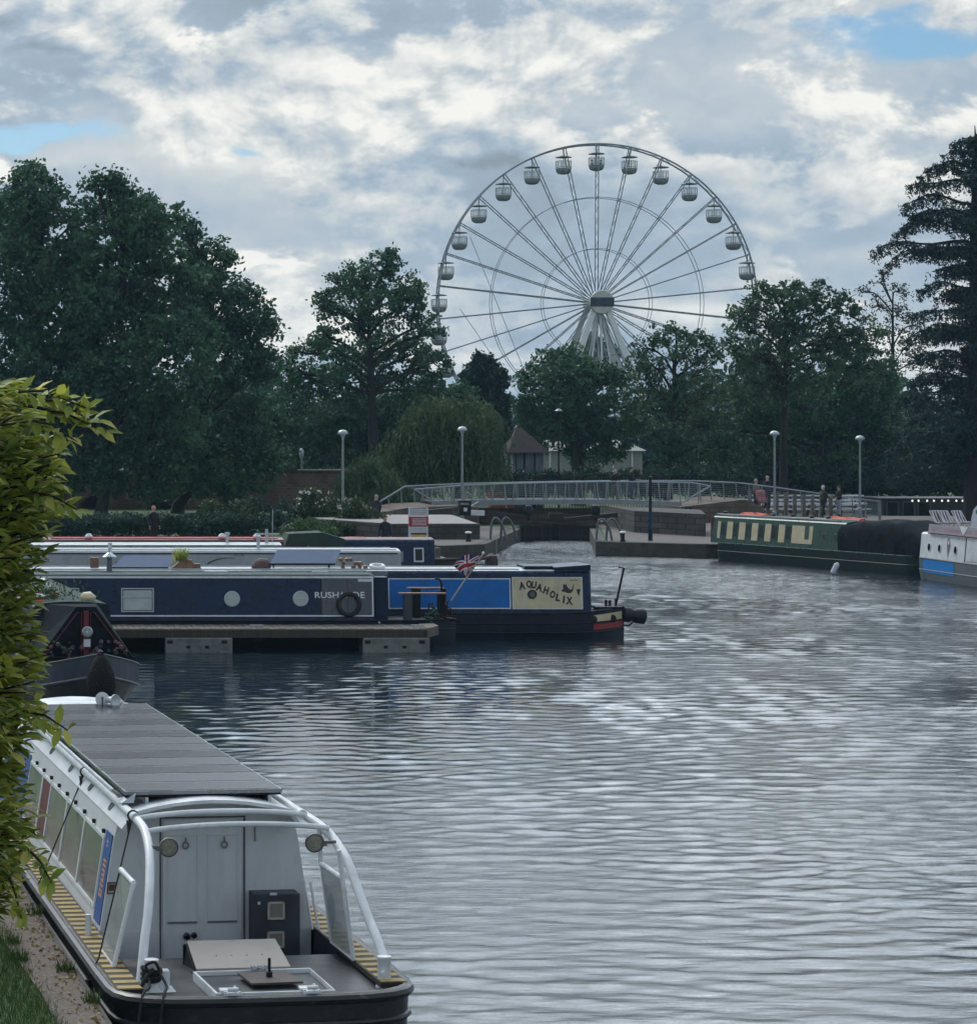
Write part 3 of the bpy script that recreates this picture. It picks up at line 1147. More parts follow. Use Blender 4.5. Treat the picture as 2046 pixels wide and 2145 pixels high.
m = MB()
for px in (857.2, 895):
    a = P(px, 1063, Ys) - o_
    m.box(a.x - .03, a.x + .03, 0, .06, 0, a.z)
m.box(P(857, 1063, Ys).x - o_.x, P(895, 1063, Ys).x - o_.x, .01, .05, P(857, 1063, Ys).z - o_.z - .04, P(857, 1063, Ys).z - o_.z)
m.build('frame', sign_w, r_)


def lines(m, px0, py0, px1, py1, rows, mi, seed, d=-.004):
    rr = random.Random(seed)
    h = (py1 - py0) / rows
    for k in range(rows):
        x_ = px0
        while x_ < px1 - 1.2:
            w_ = rr.uniform(1.0, 3.4)
            m.box(*bs(x_, py0 + k * h + h * .2, min(px1, x_ + w_), py0 + k * h + h * .72, d, 0), mi)
            x_ += w_ + .7


for (a, c, mm, nm) in [((856, 1066.5, 897, 1081), None, sign_w, 'white_panel'), ((856, 1082, 897, 1102.6), None, red_w, 'red_panel'),
                       ((857, 1103.5, 896, 1113.5), None, sign_w, 'white_panel'), ((857, 1114, 896, 1136), None, sign_w, 'map_panel')]:
    m = MB()
    m.box(*bs(*a, -.03, -.001))
    pn = m.build(nm, mm, r_)
    m = MB()
    if nm == 'red_panel':
        lines(m, 863, 1085, 893, 1101, 5, 0, 3, -.033)
        m.build('lettering', sign_w, pn)
    elif nm == 'white_panel':
        lines(m, 859, a[1] + 2, 894, a[3] - 2, 3, 0, 5, -.033)
        m.build('lettering', grey_paint, pn)
    else:
        m.box(*bs(860, 1116, 893, 1120, -.034, -.03), 0)
        m.box(*bs(862, 1120.3, 893, 1127, -.034, -.03), 1)
        m.box(*bs(862, 1127.3, 893, 1133.5, -.034, -.03), 2)
        m.build('colour_bands', [maroon, sign_y, sign_g], pn)

# lamp posts
lp0 = None
for px, top_, Y, lab in ((718, 900, 125, 'grey lamp post with domed head left of the footbridge beside the flowering shrubs'),
                         (968, 893, 133, 'grey lamp post with domed head in front of the willow'),
                         (1622, 902, 133, 'grey lamp post with domed head behind the green boat'),
                         (1801, 912, 139, 'grey lamp post with domed head at the foot of the ramp')):
    zt_ = ZP(top_, Y)
    hgt = zt_ - ZQ
    r_ = thing('lamp_post', lab, 'lamp post', (XP(px, Y), Y, ZQ), 0, 'lamp posts round the basin')
    m = MB()
    m.lathe([(.11, 0), (.11, .8), (.07, .85), (.055, hgt - .75), (.05, hgt - .5)], n=10)
    m.build('pole', galv, r_)
    m = MB()
    m.lathe([(.05, hgt - .5), (.07, hgt - .36), (.13, hgt - .25), (.14, hgt - .2)], n=14)
    m.build('lamp_bowl', alu, r_)
    m = MB()
    pr = [(.235, hgt - .22)] + [(.25 * math.cos(a), hgt - .2 + .2 * math.sin(a)) for a in np.linspace(.1, 1.57, 7)]
    m.lathe(pr, n=16)
    m.build('dome', alu, r_)

# brick bridge beyond the trees on the left
bb = thing('brick_bridge', 'old brick arched bridge seen under the big trees on the left', 'bridge', (8, 163, 0))
o_ = Vector((8, 163, 0))
m = LM()
zb0, zb1 = .4, 2.85
xa0, xa1 = -5.0, XP(690, 163)
archw, pier = 2.0, 2.4
x = xa0
while x < xa1:
    m.box(x, x + pier, 163, 166, zb0, zb1)
    for k in range(8):
        u0, u1 = k / 8, (k + 1) / 8
        za = zb0 + .15 + .85 * math.sin(math.pi * (u0 + u1) / 2)
        m.box(x + pier + archw * u0, x + pier + archw * u1, 163, 166, za, zb1)
    m.box(x + pier, x + pier + archw, 165, 165.9, zb0, zb1 - .4)
    x += pier + archw
m.build('arched_wall', brick, bb)
m = LM()
m.box(xa0, xa1 + 4, 162.9, 166.1, zb1, zb1 + .14)
m.box(XP(600, 163), XP(622, 163), 162.8, 163.6, zb1 + .14, zb1 + .7)
m.build('coping', stoneblocks, bb)
m = LM()
m.lathe([(.07, 3.0), (.07, 3.7), (.14, 3.8), (.16, 4.1), (.1, 4.3), (0, 4.35)], (XP(632, 163), 163.2, 0), 10)
m.build('lantern', alu, bb)

# distant woodland closing the view under the crowns
n = 60000
wx = RNG.random(n) * 260 - 60
wy = 255 + RNG.random(n) * 40
hh = 8.5 + 1.8 * np.sin(wx * .11) + 1.2 * np.sin(wx * .37 + 1) + .7 * np.sin(wx * .9)
gapm = np.exp(-((wx - XP(1260, 275)) / 7) ** 2)
hh = hh * (1 - .35 * gapm)
wz = .3 + RNG.random(n) ** .8 * hh
V, Fq = leaf_quads(np.stack([wx, wy, wz], 1), 1.15, .7)
tag(np_mesh('distant_woodland', V, Fq, leaf_hedge), 'dark distant woodland behind the park trees', kind='stuff')
# ------------------------------------------------------------------ narrowboats
class Side:
    """near side plane of a cabin: a = metres along, z = height, off = out of the surface"""

    def __init__(s, W, zg, zr, b0=.93, b1=.80, far=False):
        s.W, s.zg, s.zr, s.b0, s.b1 = W, zg, zr, b0, b1
        s.k = (b0 - b1) / (zr - .06 - zg)
        L = math.hypot(1, s.k)
        s.up = Vector((0, s.k / L, 1 / L))
        s.n = Vector((0, -1 / L, s.k / L))

    def pt(s, x, z, off=0):
        return Vector((x, s.W / 2 - s.b0 + s.k * (z - s.zg), z)) + s.n * off

    def M(s, x, z, off=0):
        p = s.pt(x, z, off)
        m = Matrix.Identity(4)
        a = Vector((1, 0, 0))
        for i in range(3):
            m[i][0], m[i][1], m[i][2], m[i][3] = a[i], s.up[i], s.n[i], p[i]
        return m

    def panel(s, mb, x0, x1, z0, z1, o0, o1, mi=0, skew=0):
        v = [s.pt(x0, z0, o0), s.pt(x1, z0, o0), s.pt(x1, z0, o1), s.pt(x0, z0, o1),
             s.pt(x0 + skew, z1, o0), s.pt(x1 + skew, z1, o0), s.pt(x1 + skew, z1, o1), s.pt(x0 + skew, z1, o1)]
        mb.hexa([v[3], v[2], v[1], v[0], v[7], v[6], v[5], v[4]], mi)

    def frame(s, mb, x0, x1, z0, z1, w, o0, o1, mi=0):
        s.panel(mb, x0, x1, z0, z0 + w, o0, o1, mi)
        s.panel(mb, x0, x1, z1 - w, z1, o0, o1, mi)
        s.panel(mb, x0, x0 + w, z0 + w, z1 - w, o0, o1, mi)
        s.panel(mb, x1 - w, x1, z0 + w, z1 - w, o0, o1, mi)


def hull(L, W=2.1, zg=.68, bow='right', bl=2.4, sl=.9, sheer=.25, z0=-.35, zdeck=-.03):
    xs_ = list(np.linspace(0, L, 60))
    rings_s, top_l, top_r = [], [], []
    out = []
    for x in xs_:
        d = (L - x) if bow == 'right' else x
        e_ = x if bow == 'right' else (L - x)
        hb = W / 2
        zz = zg
        if d < bl:
            t_ = 1 - d / bl
            hb = W / 2 * (1 - t_ ** 2.3) + .06
            zz = zg + sheer * t_ ** 1.6
        if e_ < sl:
            t_ = 1 - e_ / sl
            hb = min(hb, W / 2 * math.sqrt(max(.02, 1 - .82 * t_ * t_)))
        out.append((x, hb, zz))
    return out


def build_hull(root, st, W, mats, z0=-.35, lines_z=(.30, .55), name='hull', deckmat=None, gun=None):
    m = MB()
    rings = []
    for x, hb, zz in st:
        c = W / 2
        rings.append([(x, c - hb * .9, z0), (x, c - hb * .985, .12), (x, c - hb, .3), (x, c - hb, zz), (x, c + hb, zz), (x, c + hb, .3), (x, c + hb * .985, .12), (x, c + hb * .9, z0)])
    n = 8
    vs = [p_ for r_ in rings for p_ in r_]
    fs = []
    for i in range(len(rings) - 1):
        for k in range(n):
            if k == 3:
                continue
            k2 = (k + 1) % n
            fs.append((i * n + k, (i + 1) * n + k, (i + 1) * n + k2, i * n + k2))
    m.add(vs, fs, 0, True)
    m.add(rings[0], [tuple(range(n))])
    m.add(rings[-1], [tuple(reversed(range(n)))])
    h = m.build(name, mats, root)
    m = MB()
    for i in range(len(st) - 1):
        (x, hb, zz), (x2, hb2, zz2) = st[i], st[i + 1]
        m.poly([(x, W / 2 - hb + .02, zz - .02), (x2, W / 2 - hb2 + .02, zz2 - .02), (x2, W / 2 + hb2 - .02, zz2 - .02), (x, W / 2 + hb - .02, zz - .02)])
    m.build('deck', deckmat or deckm, root)
    m = MB()
    for z in lines_z:
        for s_ in (-1, 1):
            m.tube([(x, W / 2 + s_ * (hb + .005), z + (zz - st[len(st) // 2][2]) * z) for x, hb, zz in st], .022, 5)
    m.build('rubbing_strake', mats, root)
    m = MB()
    for s_ in (-1, 1):
        m.tube([(x, W / 2 + s_ * (hb - .005), zz) for x, hb, zz in st], .028, 6)
    m.build('gunwale', gun or mats, root)
    return h


def build_cabin(root, c0, c1, W, zg, zr, m_side, m_roof, b0=.93, b1=.80, raked=0.0):
    c = W / 2
    prof = [(-b0, zg - .02), (-b1, zr - .06), (-b1 + .06, zr - .012)]
    for k in range(1, 8):
        u = -1 + 2 * k / 8
        prof.append((u * (b1 - .06), zr - .012 + .055 * (1 - u * u)))
    prof += [(b1 - .06, zr - .012), (b1, zr - .06), (b0, zg - .02)]
    m = MB()
    m.loft([[(c0, c + y, z) for y, z in prof], [(c1, c + y, z) for y, z in prof]])
    cb = m.build('cabin', m_side, root)
    m = MB()
    rp = [(y * 1.0, z + .008) for y, z in prof[2:-2]]
    ring = rp + [(y, z - .012) for y, z in reversed(rp)]
    m.loft([[(c0 + .01, c + y, z) for y, z in ring], [(c1 - .01, c + y, z) for y, z in ring]])
    rf = m.build('roof', m_roof, root)
    return cb, rf


def handrail(root, c0, c1, W, zr, m_, b1=.80):
    m = MB()
    for s_ in (-1, 1):
        y = W / 2 + s_ * (b1 - .1)
        m.tube([(c0 + .1, y, zr + .035), (c1 - .1, y, zr + .035)], .02, 6)
    m.build('roof_rail', m_, root)


def porthole(root, sd_, x, z, r, rim, gl, bar=False):
    m = MB()
    M = sd_.M(x, z, 0)
    m.lathe([(r, .0), (r, .025), (r - .035, .03), (r - .035, .012)], n=24, M=M)
    f = m.build('porthole', rim, root)
    m = MB()
    m.lathe([(r - .03, .002), (r - .03, .014), (0, .0145)], n=24, M=M)
    m.build('pane', gl, f)
    if bar:
        m = MB()
        m.M = M
        m.box(-(r - .03), r - .03, -.01, .01, .015, .025)
        m.build('bar', rim, f)
    return f


def window(root, sd_, x0, x1, z0, z1, rim, gl, transom=None, w=.035):
    m = MB()
    sd_.frame(m, x0, x1, z0, z1, w, .001, .03)
    if transom:
        sd_.panel(m, x0 + w, x1 - w, transom - .015, transom + .015, .001, .027)
    f = m.build('window', rim, root, bevel=.01)
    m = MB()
    sd_.frame(m, x0 + w, x1 - w, z0 + w, z1 - w, .018, .012, .018)  # dark ring painting the frame's inner shade onto the pane edge
    m.build('inner_shade', rubber, f)
    m = MB()
    sd_.panel(m, x0 + w * .9, x1 - w * .9, z0 + w * .9, z1 - w * .9, .001, .012)
    m.build('pane', gl, f)
    return f


# -- A: dark navy boat with portholes, nearest the pontoon
YA = 66.5
ka = lambda px: XP(px, YA)
za = lambda py: ZP(py, YA)
LA0 = -6.0
A = thing('narrowboat', 'long dark navy narrowboat with white coach lines, round portholes and a tyre fender', 'narrowboat', (LA0, YA, 0), 0, 'narrowboats moored side by side on the left')
ax = lambda px: ka(px) - LA0
LA = ax(962)
WB = 2.1
st = hull(LA, WB, .66, bow='left', sl=1.5)
st = [(x, hb, zz) for x, hb, zz in st]
build_hull(A, st, WB, hullnavy, lines_z=(.42,))
build_cabin(A, 2.6, ax(786), WB, .66, 1.79, navy, roofgreen)
handrail(A, 2.6, ax(786), WB, 1.79, roofwhite)
sA = Side(WB, .66, 1.79)
m = MB()
sA.panel(m, 2.8, ax(784), za(1212.5), za(1208.5), .001, .012)
sA.panel(m, 2.8, ax(784), za(1292.5), za(1289.5), .001, .012)
sA.panel(m, ax(781), ax(784), za(1289.5), za(1212.5), .001, .012)
m.build('coach_line', white_paint, A)
m = MB()
sA.panel(m, ax(675), ax(781), za(1289), za(1213), .001, .004)
sA.panel(m, ax(674.5), ax(675.5), za(1289), za(1213), .001, .008, 1)
sA.panel(m, ax(729), ax(730), za(1289), za(1213), .001, .008, 1)
m.build('end_panel', [mat('slate_navy', (.035, .05, .07), .3, coat=.3), darkm], A)
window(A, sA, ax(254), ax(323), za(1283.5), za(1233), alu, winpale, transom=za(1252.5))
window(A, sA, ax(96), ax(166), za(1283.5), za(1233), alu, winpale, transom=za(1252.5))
porthole(A, sA, ax(487), za(1255.5), .2, alu, winpale)
porthole(A, sA, ax(631), za(1255), .2, alu, winpale, True)
m = MB()
wt = lambda a, b_: (b_ - a) * YA / F
m.text('RUSH', sA.M(ax(661), za(1254), .006), wt(661, 711), wt(0, 13))
m.text('A', sA.M(ax(713), za(1254), .006), wt(713, 723), wt(0, 13))
m.text('I', sA.M(ax(727), za(1254), .006), wt(727, 729), wt(0, 13))
m.text('DE', sA.M(ax(741), za(1254), .006), wt(741, 766), wt(0, 13))
m.build('name_lettering', letter_w, A)
m = MB()
sA.panel(m, ax(752), ax(781), za(1220), za(1214), .006, .012)
m.build('white_plate', sign_w, A)
m = MB()
M_ = sA.M(ax(732), za(1267.5), .08)
m.tube([M_ @ Vector((.265 * math.cos(a), .265 * math.sin(a), 0)) for a in np.linspace(0, 2 * math.pi, 28, endpoint=False)], .055, 9, closed=True)
ty = m.build('tyre_fender', rubber, None)
ty.location = A.location
tag(ty, 'black tyre fender hanging on the navy boat beside its white lettering', 'tyre fender')
m = MB()      # recessed cabin end with open dark doors
m.box(ax(788), ax(816), .35, WB - .35, .6, 1.74)
m.build('cabin_doors', navy2, A)
m = MB()
m.tube([(ax(794), -.06, za(1304)), (ax(794), -.01, za(1304))], .03, 8)
m.build('exhaust', alu, A)
# stern gear
m = MB()
for px0, px1, y in ((839, 938, 1243.5), (868, 945, 1237)):
    yy_ = .35 if y > 1240 else 1.3
    m.box(ax(px0), ax(px1), yy_ - .1, yy_ + .15, za(y) - .03, za(y))
tr_ = m.build('stern_seat', woodbr, A)
for px0, px1, yy_, mi in ((849, 866, .35, 0), (878, 895, 1.3, 1)):
    m = MB()
    m.box(ax(px0), ax(px1), yy_ - .1, yy_ + .12, .62, za(1243.5 if mi == 0 else 1237) - .03)
    m.build('seat_locker', darkm if mi else mat('locker_grey', (.04, .05, .065), .5), A)
m = MB()
tx = ax(936)
m.tube([(ax(922), .9, za(1216)), (ax(930), .9, za(1217)), (ax(934.5), .9, za(1222)), (tx, .9, za(1230)), (tx, .9, .6)], .028, 7)
m.tube([(ax(930), .9, .6), (ax(930), .9, za(1243))], .05, 7)
m.tube([(ax(942), 1.0, .6), (ax(943), 1.0, za(1238))], .05, 7)
m.build('tiller', darkm, A)
m = MB()
rr = random.Random(4)
for k in range(9):
    x0_ = ax(900 + rr.random() * 45)
    pts = [(x0_ + i * .08 * rr.uniform(-1, 1), rr.random() * .5, .62 + .5 * (1 - i / 5) * rr.uniform(.6, 1.1)) for i in range(6)]
    m.tube(pts, .018, 5, mi=k % 3)
m.build('coiled_ropes', [mat('rope_green', (.03, .12, .08), .9), mat('rope_maroon', (.09, .03, .04), .9), rope], A)

# union flag on a slanting staff
fl = thing('flag', 'red white and blue flag drooping from a slanting staff at the navy boat stern', 'flag', P(945, 1258, 67.2))
o_ = P(945, 1258, 67.2)
m = LM()
m.tube([P(945, 1258, 67.2), P(1012, 1160, 67.2)], .022, 7)
m.build('staff', mat('flagstaff', (.35, .3, .24), .6), fl)
m = LM()
m.lathe([(0, -.04), (.035, 0), (.035, .04), (0, .06)], P(1012, 1160, 67.2), 8)
m.build('finial', white_paint, fl)


def jack(u, v):      # u 0..2 v 0..1
    if abs(v - .5) < .1 or abs(u - 1) < .1:
        return 0
    if abs(v - .5) < .167 or abs(u - 1) < .167:
        return 1
    for s_ in (1, -1):
        d = (v - .5) - s_ * (u - 1) * .5
        if abs(d) < .045:
            return 0
        if abs(d) < .13:
            return 1
    return 2


m = LM()
NU, NV = 64, 32
h0, h1 = P(1008, 1165, 67.2), P(984, 1200, 67.2)
f0, f1 = P(949, 1184, 67.3), P(974, 1207, 67.2)
vs = []
for j in range(NV + 1):
    for i in range(NU + 1):
        u, v = i / NU, j / NV
        a = h1.lerp(h0, v)
        b_ = f1.lerp(f0, v)
        p_ = a.lerp(b_, u)
        p_ = p_ + Vector((0, .10 * math.sin(u * 6 + v * 4) * u, .12 * math.sin(u * 2.9) * (v * 1.2 - .05) + .012 * math.sin(u * 9 + 3 * v)))
        p_.x += .02 * math.sin(v * 5 + 1) * u
        vs.append(p_)
for j in range(NV):
    for i in range(NU):
        mi = jack(2 * (i + .5) / NU, (j + .5) / NV)
        k = j * (NU + 1) + i
        m.add([vs[k], vs[k + 1], vs[k + NU + 2], vs[k + NU + 1]], [(0, 1, 2, 3)], mi, False)
m.build('flag_cloth', [flag_r, flag_w, flag_b], fl)

# -- B: blue boat with cream panel
YB_ = 68.75
LB0 = -1.5
bx_ = lambda px: XP(px, YB_) - LB0
zb_ = lambda py: ZP(py, YB_)
B = thing('narrowboat', 'blue narrowboat with a cream panel lettered AQUAHOLIX and a cream and red bow', 'narrowboat', (LB0, YB_, 0), 0, 'narrowboats moored side by side on the left')
LB = bx_(1324)
st = hull(LB, WB, .68, bow='right', bl=2.0, sheer=.12)
build_hull(B, st, WB, hullnavy, lines_z=(.18, .42))
build_cabin(B, .8, bx_(1236), WB, .66, 1.79, navy, roofwhite)
sB = Side(WB, .66, 1.79)
handrail(B, 1, bx_(1100), WB, 1.79, roofwhite)
m = MB()
sB.frame(m, bx_(815), bx_(1072), zb_(1276.5), zb_(1212.5), .028, .001, .012)
m.build('coach_line', white_paint, B)
m = MB()
sB.panel(m, bx_(817), bx_(1070), zb_(1274.5), zb_(1214.5), .001, .006)
m.build('blue_panel', blue, B)
m = MB()
sB.frame(m, bx_(1075), bx_(1223), zb_(1277), zb_(1210), .02, .001, .012)
cf = m.build('cream_panel_frame', white_paint, B)
m = MB()
sB.panel(m, bx_(1076.5), bx_(1221.5), zb_(1275.5), zb_(1211.5), .001, .006)
cp = m.build('cream_panel', cream, B)
m = MB()
kk = 5.8625
word = [('A', 175, 245, 268, 175), ('Q', 270, 325, 250, 168), ('U', 330, 388, 250, 178), ('A', 392, 460, 290, 195), ('H', 470, 545, 330, 225),
        ('O', 553, 618, 378, 280), ('L', 618, 690, 415, 320), ('I', 708, 738, 432, 345), ('X', 748, 832, 452, 358)]
angs = [8, 0, -8, -15, -20, -16, -12, -7, -3]
for (ch, x0_, x1_, yb, yt), an in zip(word, angs):
    u_ = YB_ / F / kk
    w__, h__ = {'I': 23, 'A': 76, 'Q': 67, 'O': 67, 'L': 58, 'X': 80}.get(ch, 62) * u_, (92 if ch != 'Q' else 102) * u_
    M_ = sB.M(bx_(1060 + (x0_ + x1_) / 2 / kk), zb_(1190 + (yb + yt) / 2 / kk), .008) @ Matrix.Rotation(R(an), 4, 'Z') @ Matrix.Translation((-w__ / 2, -h__ / 2, 0))
    m.text(ch, M_, w__, h__, bold=.05)
    for sx_, wd in (((.12, 24), (.88, 24)) if ch in 'AHX' else ((.5, 26),) if ch == 'I' else ()):      # slab serifs
        q_ = [M_ @ Vector((w__ * sx_ + a * wd * u_ / 2, b_ * u_, .0045)) for a, b_ in ((-1, -3), (1, -3), (1, 6), (-1, 6))]
        m.add(q_, [(0, 1, 2, 3)])
m.build('name_lettering', letter_k, cp)
porthole(B, sB, bx_(1117), zb_(1246), .12, darkm, mat('port_slate', (.06, .09, .1), .2))
# small painted cat figure and stickers
m = MB()
cat_ = [(-.16, -.09), (-.08, -.10), (-.02, -.13), (.08, -.13), (.13, -.08), (.15, .0), (.17, .09), (.15, .10), (.12, .0), (.08, -.05), (.03, -.01), (-.03, .06), (-.03, .12), (-.07, .08), (-.11, .12), (-.13, .05), (-.11, .0), (-.16, -.05)]
m.add([sB.pt(bx_(1192) + a, zb_(1233) + b_, .009) for a, b_ in cat_], [tuple(range(len(cat_)))])
tri = [(-.05, .08), (.06, .09), (.03, -.04), (.0, -.1)]
m.add([sB.pt(bx_(1214) + a, zb_(1242) + b_, .009) for a, b_ in tri], [tuple(range(4))])
for k_ in range(5):
    sB.panel(m, bx_(1197) + .045 * k_, bx_(1197) + .045 * k_ + .03, zb_(1217.5), zb_(1215.5), .006, .009)
m.build('painted_cat', letter_k, cp)
m = MB()     # raised dark slab and hatch at the front of the roof
m.box(bx_(1105), bx_(1165), .5, WB - .5, 1.85, 1.90)
m.hexa([(bx_(1165), .25, 1.80), (bx_(1240), .2, 1.83), (bx_(1240), WB - .2, 1.83), (bx_(1165), WB - .25, 1.80), (bx_(1165), .25, 1.88), (bx_(1240), .2, 1.95), (bx_(1240), WB - .2, 1.95), (bx_(1165), WB - .25, 1.88)])
m.build('roof_hatch', navy2, B)
m = MB()
m.hexa([(bx_(1236), .2, .66), (bx_(1241), .15, .66), (bx_(1241), WB - .15, .66), (bx_(1236), WB - .2, .66), (bx_(1236), .26, 1.86), (bx_(1240), .22, 1.86), (bx_(1240), WB - .22, 1.86), (bx_(1236), WB - .26, 1.86)])
m.build('front_cover', mat('vinyl_grey_blue', (.08, .12, .18), .4), B)


def bowpt(px, py, off=.01):
    x = bx_(px)
    hb = float(np.interp(x, [s_[0] for s_ in st], [s_[1] for s_ in st]))
    return (x, WB / 2 - hb - off, ZP(py, YB_))


def bowband(m, px0, px1, t0, t1, b0_, b1__, off, mi=0, n=8):
    for k in range(n):
        u, v = k / n, (k + 1) / n
        xa_, xb_ = px0 + (px1 - px0) * u, px0 + (px1 - px0) * v
        m.add([bowpt(xa_, b0_ + (b1__ - b0_) * u, off), bowpt(xb_, b0_ + (b1__ - b0_) * v, off), bowpt(xb_, t0 + (t1 - t0) * v, off), bowpt(xa_, t0 + (t1 - t0) * u, off)], [(0, 1, 2, 3)], mi, True)


m = MB()
bowband(m, 1247, 1318, 1290, 1284.5, 1307, 1303.5, .012)
m.build('bow_cream_band', cream, B)
m = MB()
bowband(m, 1246, 1320, 1309, 1305, 1321, 1317, .012)
m.build('bow_red_band', mat('bow_red', (.3, .02, .03), .4), B)
m = MB()
for px in (1245, 1292):
    M_ = Matrix.Translation(Vector(bowpt(px, 1299, .012))) @ Matrix.Rotation(R(90), 4, 'X')
    m.lathe([(.11, .0), (.1, .03), (0, .05)], n=14, M=M_)
m.build('rope_scuff', rubber, B)
m = MB()
m.box(bx_(1258), bx_(1312), .55, 1.5, .76, .82)
for px, hh_ in ((1287, .13), (1295, .12), (1308, .16)):
    m.lathe([(.05, .82), (.03, .86), (.035, .82 + hh_), (.05, .84 + hh_), (0, .86 + hh_)], (bx_(px), 1.05, 0), 8)
m.tube([(bx_(1308), 1.05, .85), (bx_(1325), 1.05, ZP(1190, YB_ + 1)), (bx_(1314), 1.05, ZP(1188, YB_ + 1))], .03, 6)
m.build('foredeck_fittings', darkm, B)
m = MB()
m.lathe([(.12, 0), (.2, .06), (.2, .22), (.16, .3), (.2, .38), (.2, .62), (.12, .66)], n=14, M=Matrix.Translation((bx_(1320), WB / 2, .6)) @ Matrix.Rotation(R(97), 4, 'Y'))
m.tube([(bx_(1322), WB / 2, .3), (bx_(1335), WB / 2, .28), (bx_(1345), WB / 2, .4)], .025, 6)
fd = m.build('bow_fender', rubber, B)

# roof load between the two boats
def roofbox(name, label, cat, px0, px1, Y, ytop, ybot, depth, m_, group=None, skew=0, lean=0):
    a, b_ = P(px0, ybot, Y), P(px1, ytop, Y)
    r_ = MB()
    x0_, x1_, z0_, z1_ = 0, b_.x - a.x, 0, b_.z - a.z
    r_.hexa([(x0_, 0, z0_), (x1_, 0, z0_), (x1_, depth, z0_), (x0_, depth, z0_), (x0_ + skew, lean, z1_), (x1_ + skew, lean, z1_), (x1_ + skew, lean + depth, z1_), (x0_ + skew, lean + depth, z1_)])
    o = r_.build(name, m_, bevel=.012)
    o.location = a
    return tag(o, label, cat, group)


def solar_tilt(px0, px1, Y, y0, y1, label, skew):
    a = P(px0, y1, Y)
    w_ = XP(px1, Y) - a.x
    h_ = ZP(y0, Y) - a.z
    r_ = thing('solar_panel', label, 'solar panel', a, 0, 'solar panels on the boat roofs')
    m = MB()
    th = .035
    m.hexa([(0, 0, 0), (w_, 0, 0), (w_, th, 0), (0, th, 0), (skew, .9, h_), (w_ + skew, .9, h_), (w_ + skew, .9 + th, h_), (skew, .9 + th, h_)])
    m.build('cells', solar_blue, r_)
    m = MB()
    m.box(0, w_, -.012, .05, -.05, 0)
    m.box(.1, .14, .4, .43, -.2, h_ * .45)
    m.box(w_ - .14, w_ - .1, .4, .43, -.2, h_ * .45)
    m.build('stand', darkm, r_)


solar_tilt(235, 352, 69.3, 1167, 1188, 'bluish tilted solar panel left of the yellow flowering plant on the boat roof', .35)
solar_tilt(566, 702, 69.3, 1156, 1180, 'bluish tilted solar panel right of the brown hump on the boat roof', .25)
solar_tilt(380, 600, 68.0, 1199, 1206, 'flat white glinting solar panel on the navy boat roof', .1)
roofbox('storage_box', 'small dark brown box on the roof left of the chimney', 'box', 189, 207, 69.2, 1168, 1190, .3, woodbr)
r_ = thing('plant_trough', 'trough of yellow green spiky plants and brown pots on the boat roof', 'planter', P(355, 1194, 69.2))
m = MB()
m.hexa([(0, 0, 0), (.9, 0, 0), (.9, .35, 0), (0, .35, 0), (.35, .05, .28), (.5, .05, .28), (.5, .3, .28), (.35, .3, .28)])
m.box(.45, .6, 0, .3, 0, .26)
m.build('trough', woodbr, r_)
n = 150
ang = RNG.random(n) * 6.28
ln_ = .15 + RNG.random(n) * .25
b0_ = np.stack([.30 + .12 * RNG.normal(size=n) * .6, .15 + RNG.normal(size=n) * .06, .2 + RNG.random(n) * .1], 1)
tp = b0_ + np.stack([np.cos(ang) * ln_ * .6, np.sin(ang) * ln_ * .6, ln_], 1)
wd = np.stack([-np.sin(ang), np.cos(ang), np.zeros(n)], 1) * .018
V = np.stack([b0_ - wd, tp, b0_ + wd], 1).reshape(-1, 3)
np_mesh('spiky_leaves', V, np.arange(3 * n).reshape(n, 3), leaf_front, r_)
roofbox('plant_pot', 'small brown pot beside the spiky plants on the boat roof', 'plant pot', 402, 420, 69.2, 1181, 1193, .25, woodbr)
r_ = MB()
r_.loft([[(x, .3 + .28 * hh_ * math.cos(a), .02 + .26 * hh_ * max(0, math.sin(a))) for a in np.linspace(0, math.pi, 9)] for x, hh_ in ((0, .3), (.1, .8), (.25, 1), (.42, .9), (.5, .4))], smooth=True)
o = r_.build('canvas_bag', mat('brown_bag', (.1, .06, .055), .8, bump=.3))
o.location = P(529, 1192, 69.2)
tag(o, 'low brown humped bag on the boat roof beside the script lettering', 'bag')
r_ = thing('chimney', 'dark grey boat chimney with a pale coolie hat cap', 'chimney', P(229, 1207, 67.9))
m = MB()
m.lathe([(.075, 0), (.07, .5)], n=12)
m.build('pipe', mat('flue_grey', (.12, .14, .16), .4), r_)
m = MB()
m.lathe([(.19, .5), (.17, .52), (.06, .6), (.02, .62), (.02, .75), (0, .76)], n=14)
m.build('cap', alu, r_)
rr = random.Random(9)
lg_ = thing('log_pile', 'pile of short brown logs on the boat roof beside the white ring', 'log pile', P(713, 1194, 69.2))
for k in range(14):
    m = MB()
    x0_ = rr.random() * .75
    m.tube([(x0_, rr.random() * .2, .06 + .1 * (k % 3)), (x0_ + .04, .55, .06 + .1 * (k % 3))], .05, 7)
    m.build('log', woodbr, lg_)
m = MB()
m.tube([(.165 * math.cos(a), .165 * math.sin(a), 0) for a in np.linspace(0, 2 * math.pi, 24, endpoint=False)], .05, 8, closed=True)
o = m.build('lifebelt', white_paint)
o.location = P(790, 1186, 69.6)
o.rotation_euler = (R(12), 0, 0)
tag(o, 'white ring lifebelt lying on the blue boat roof', 'lifebelt')
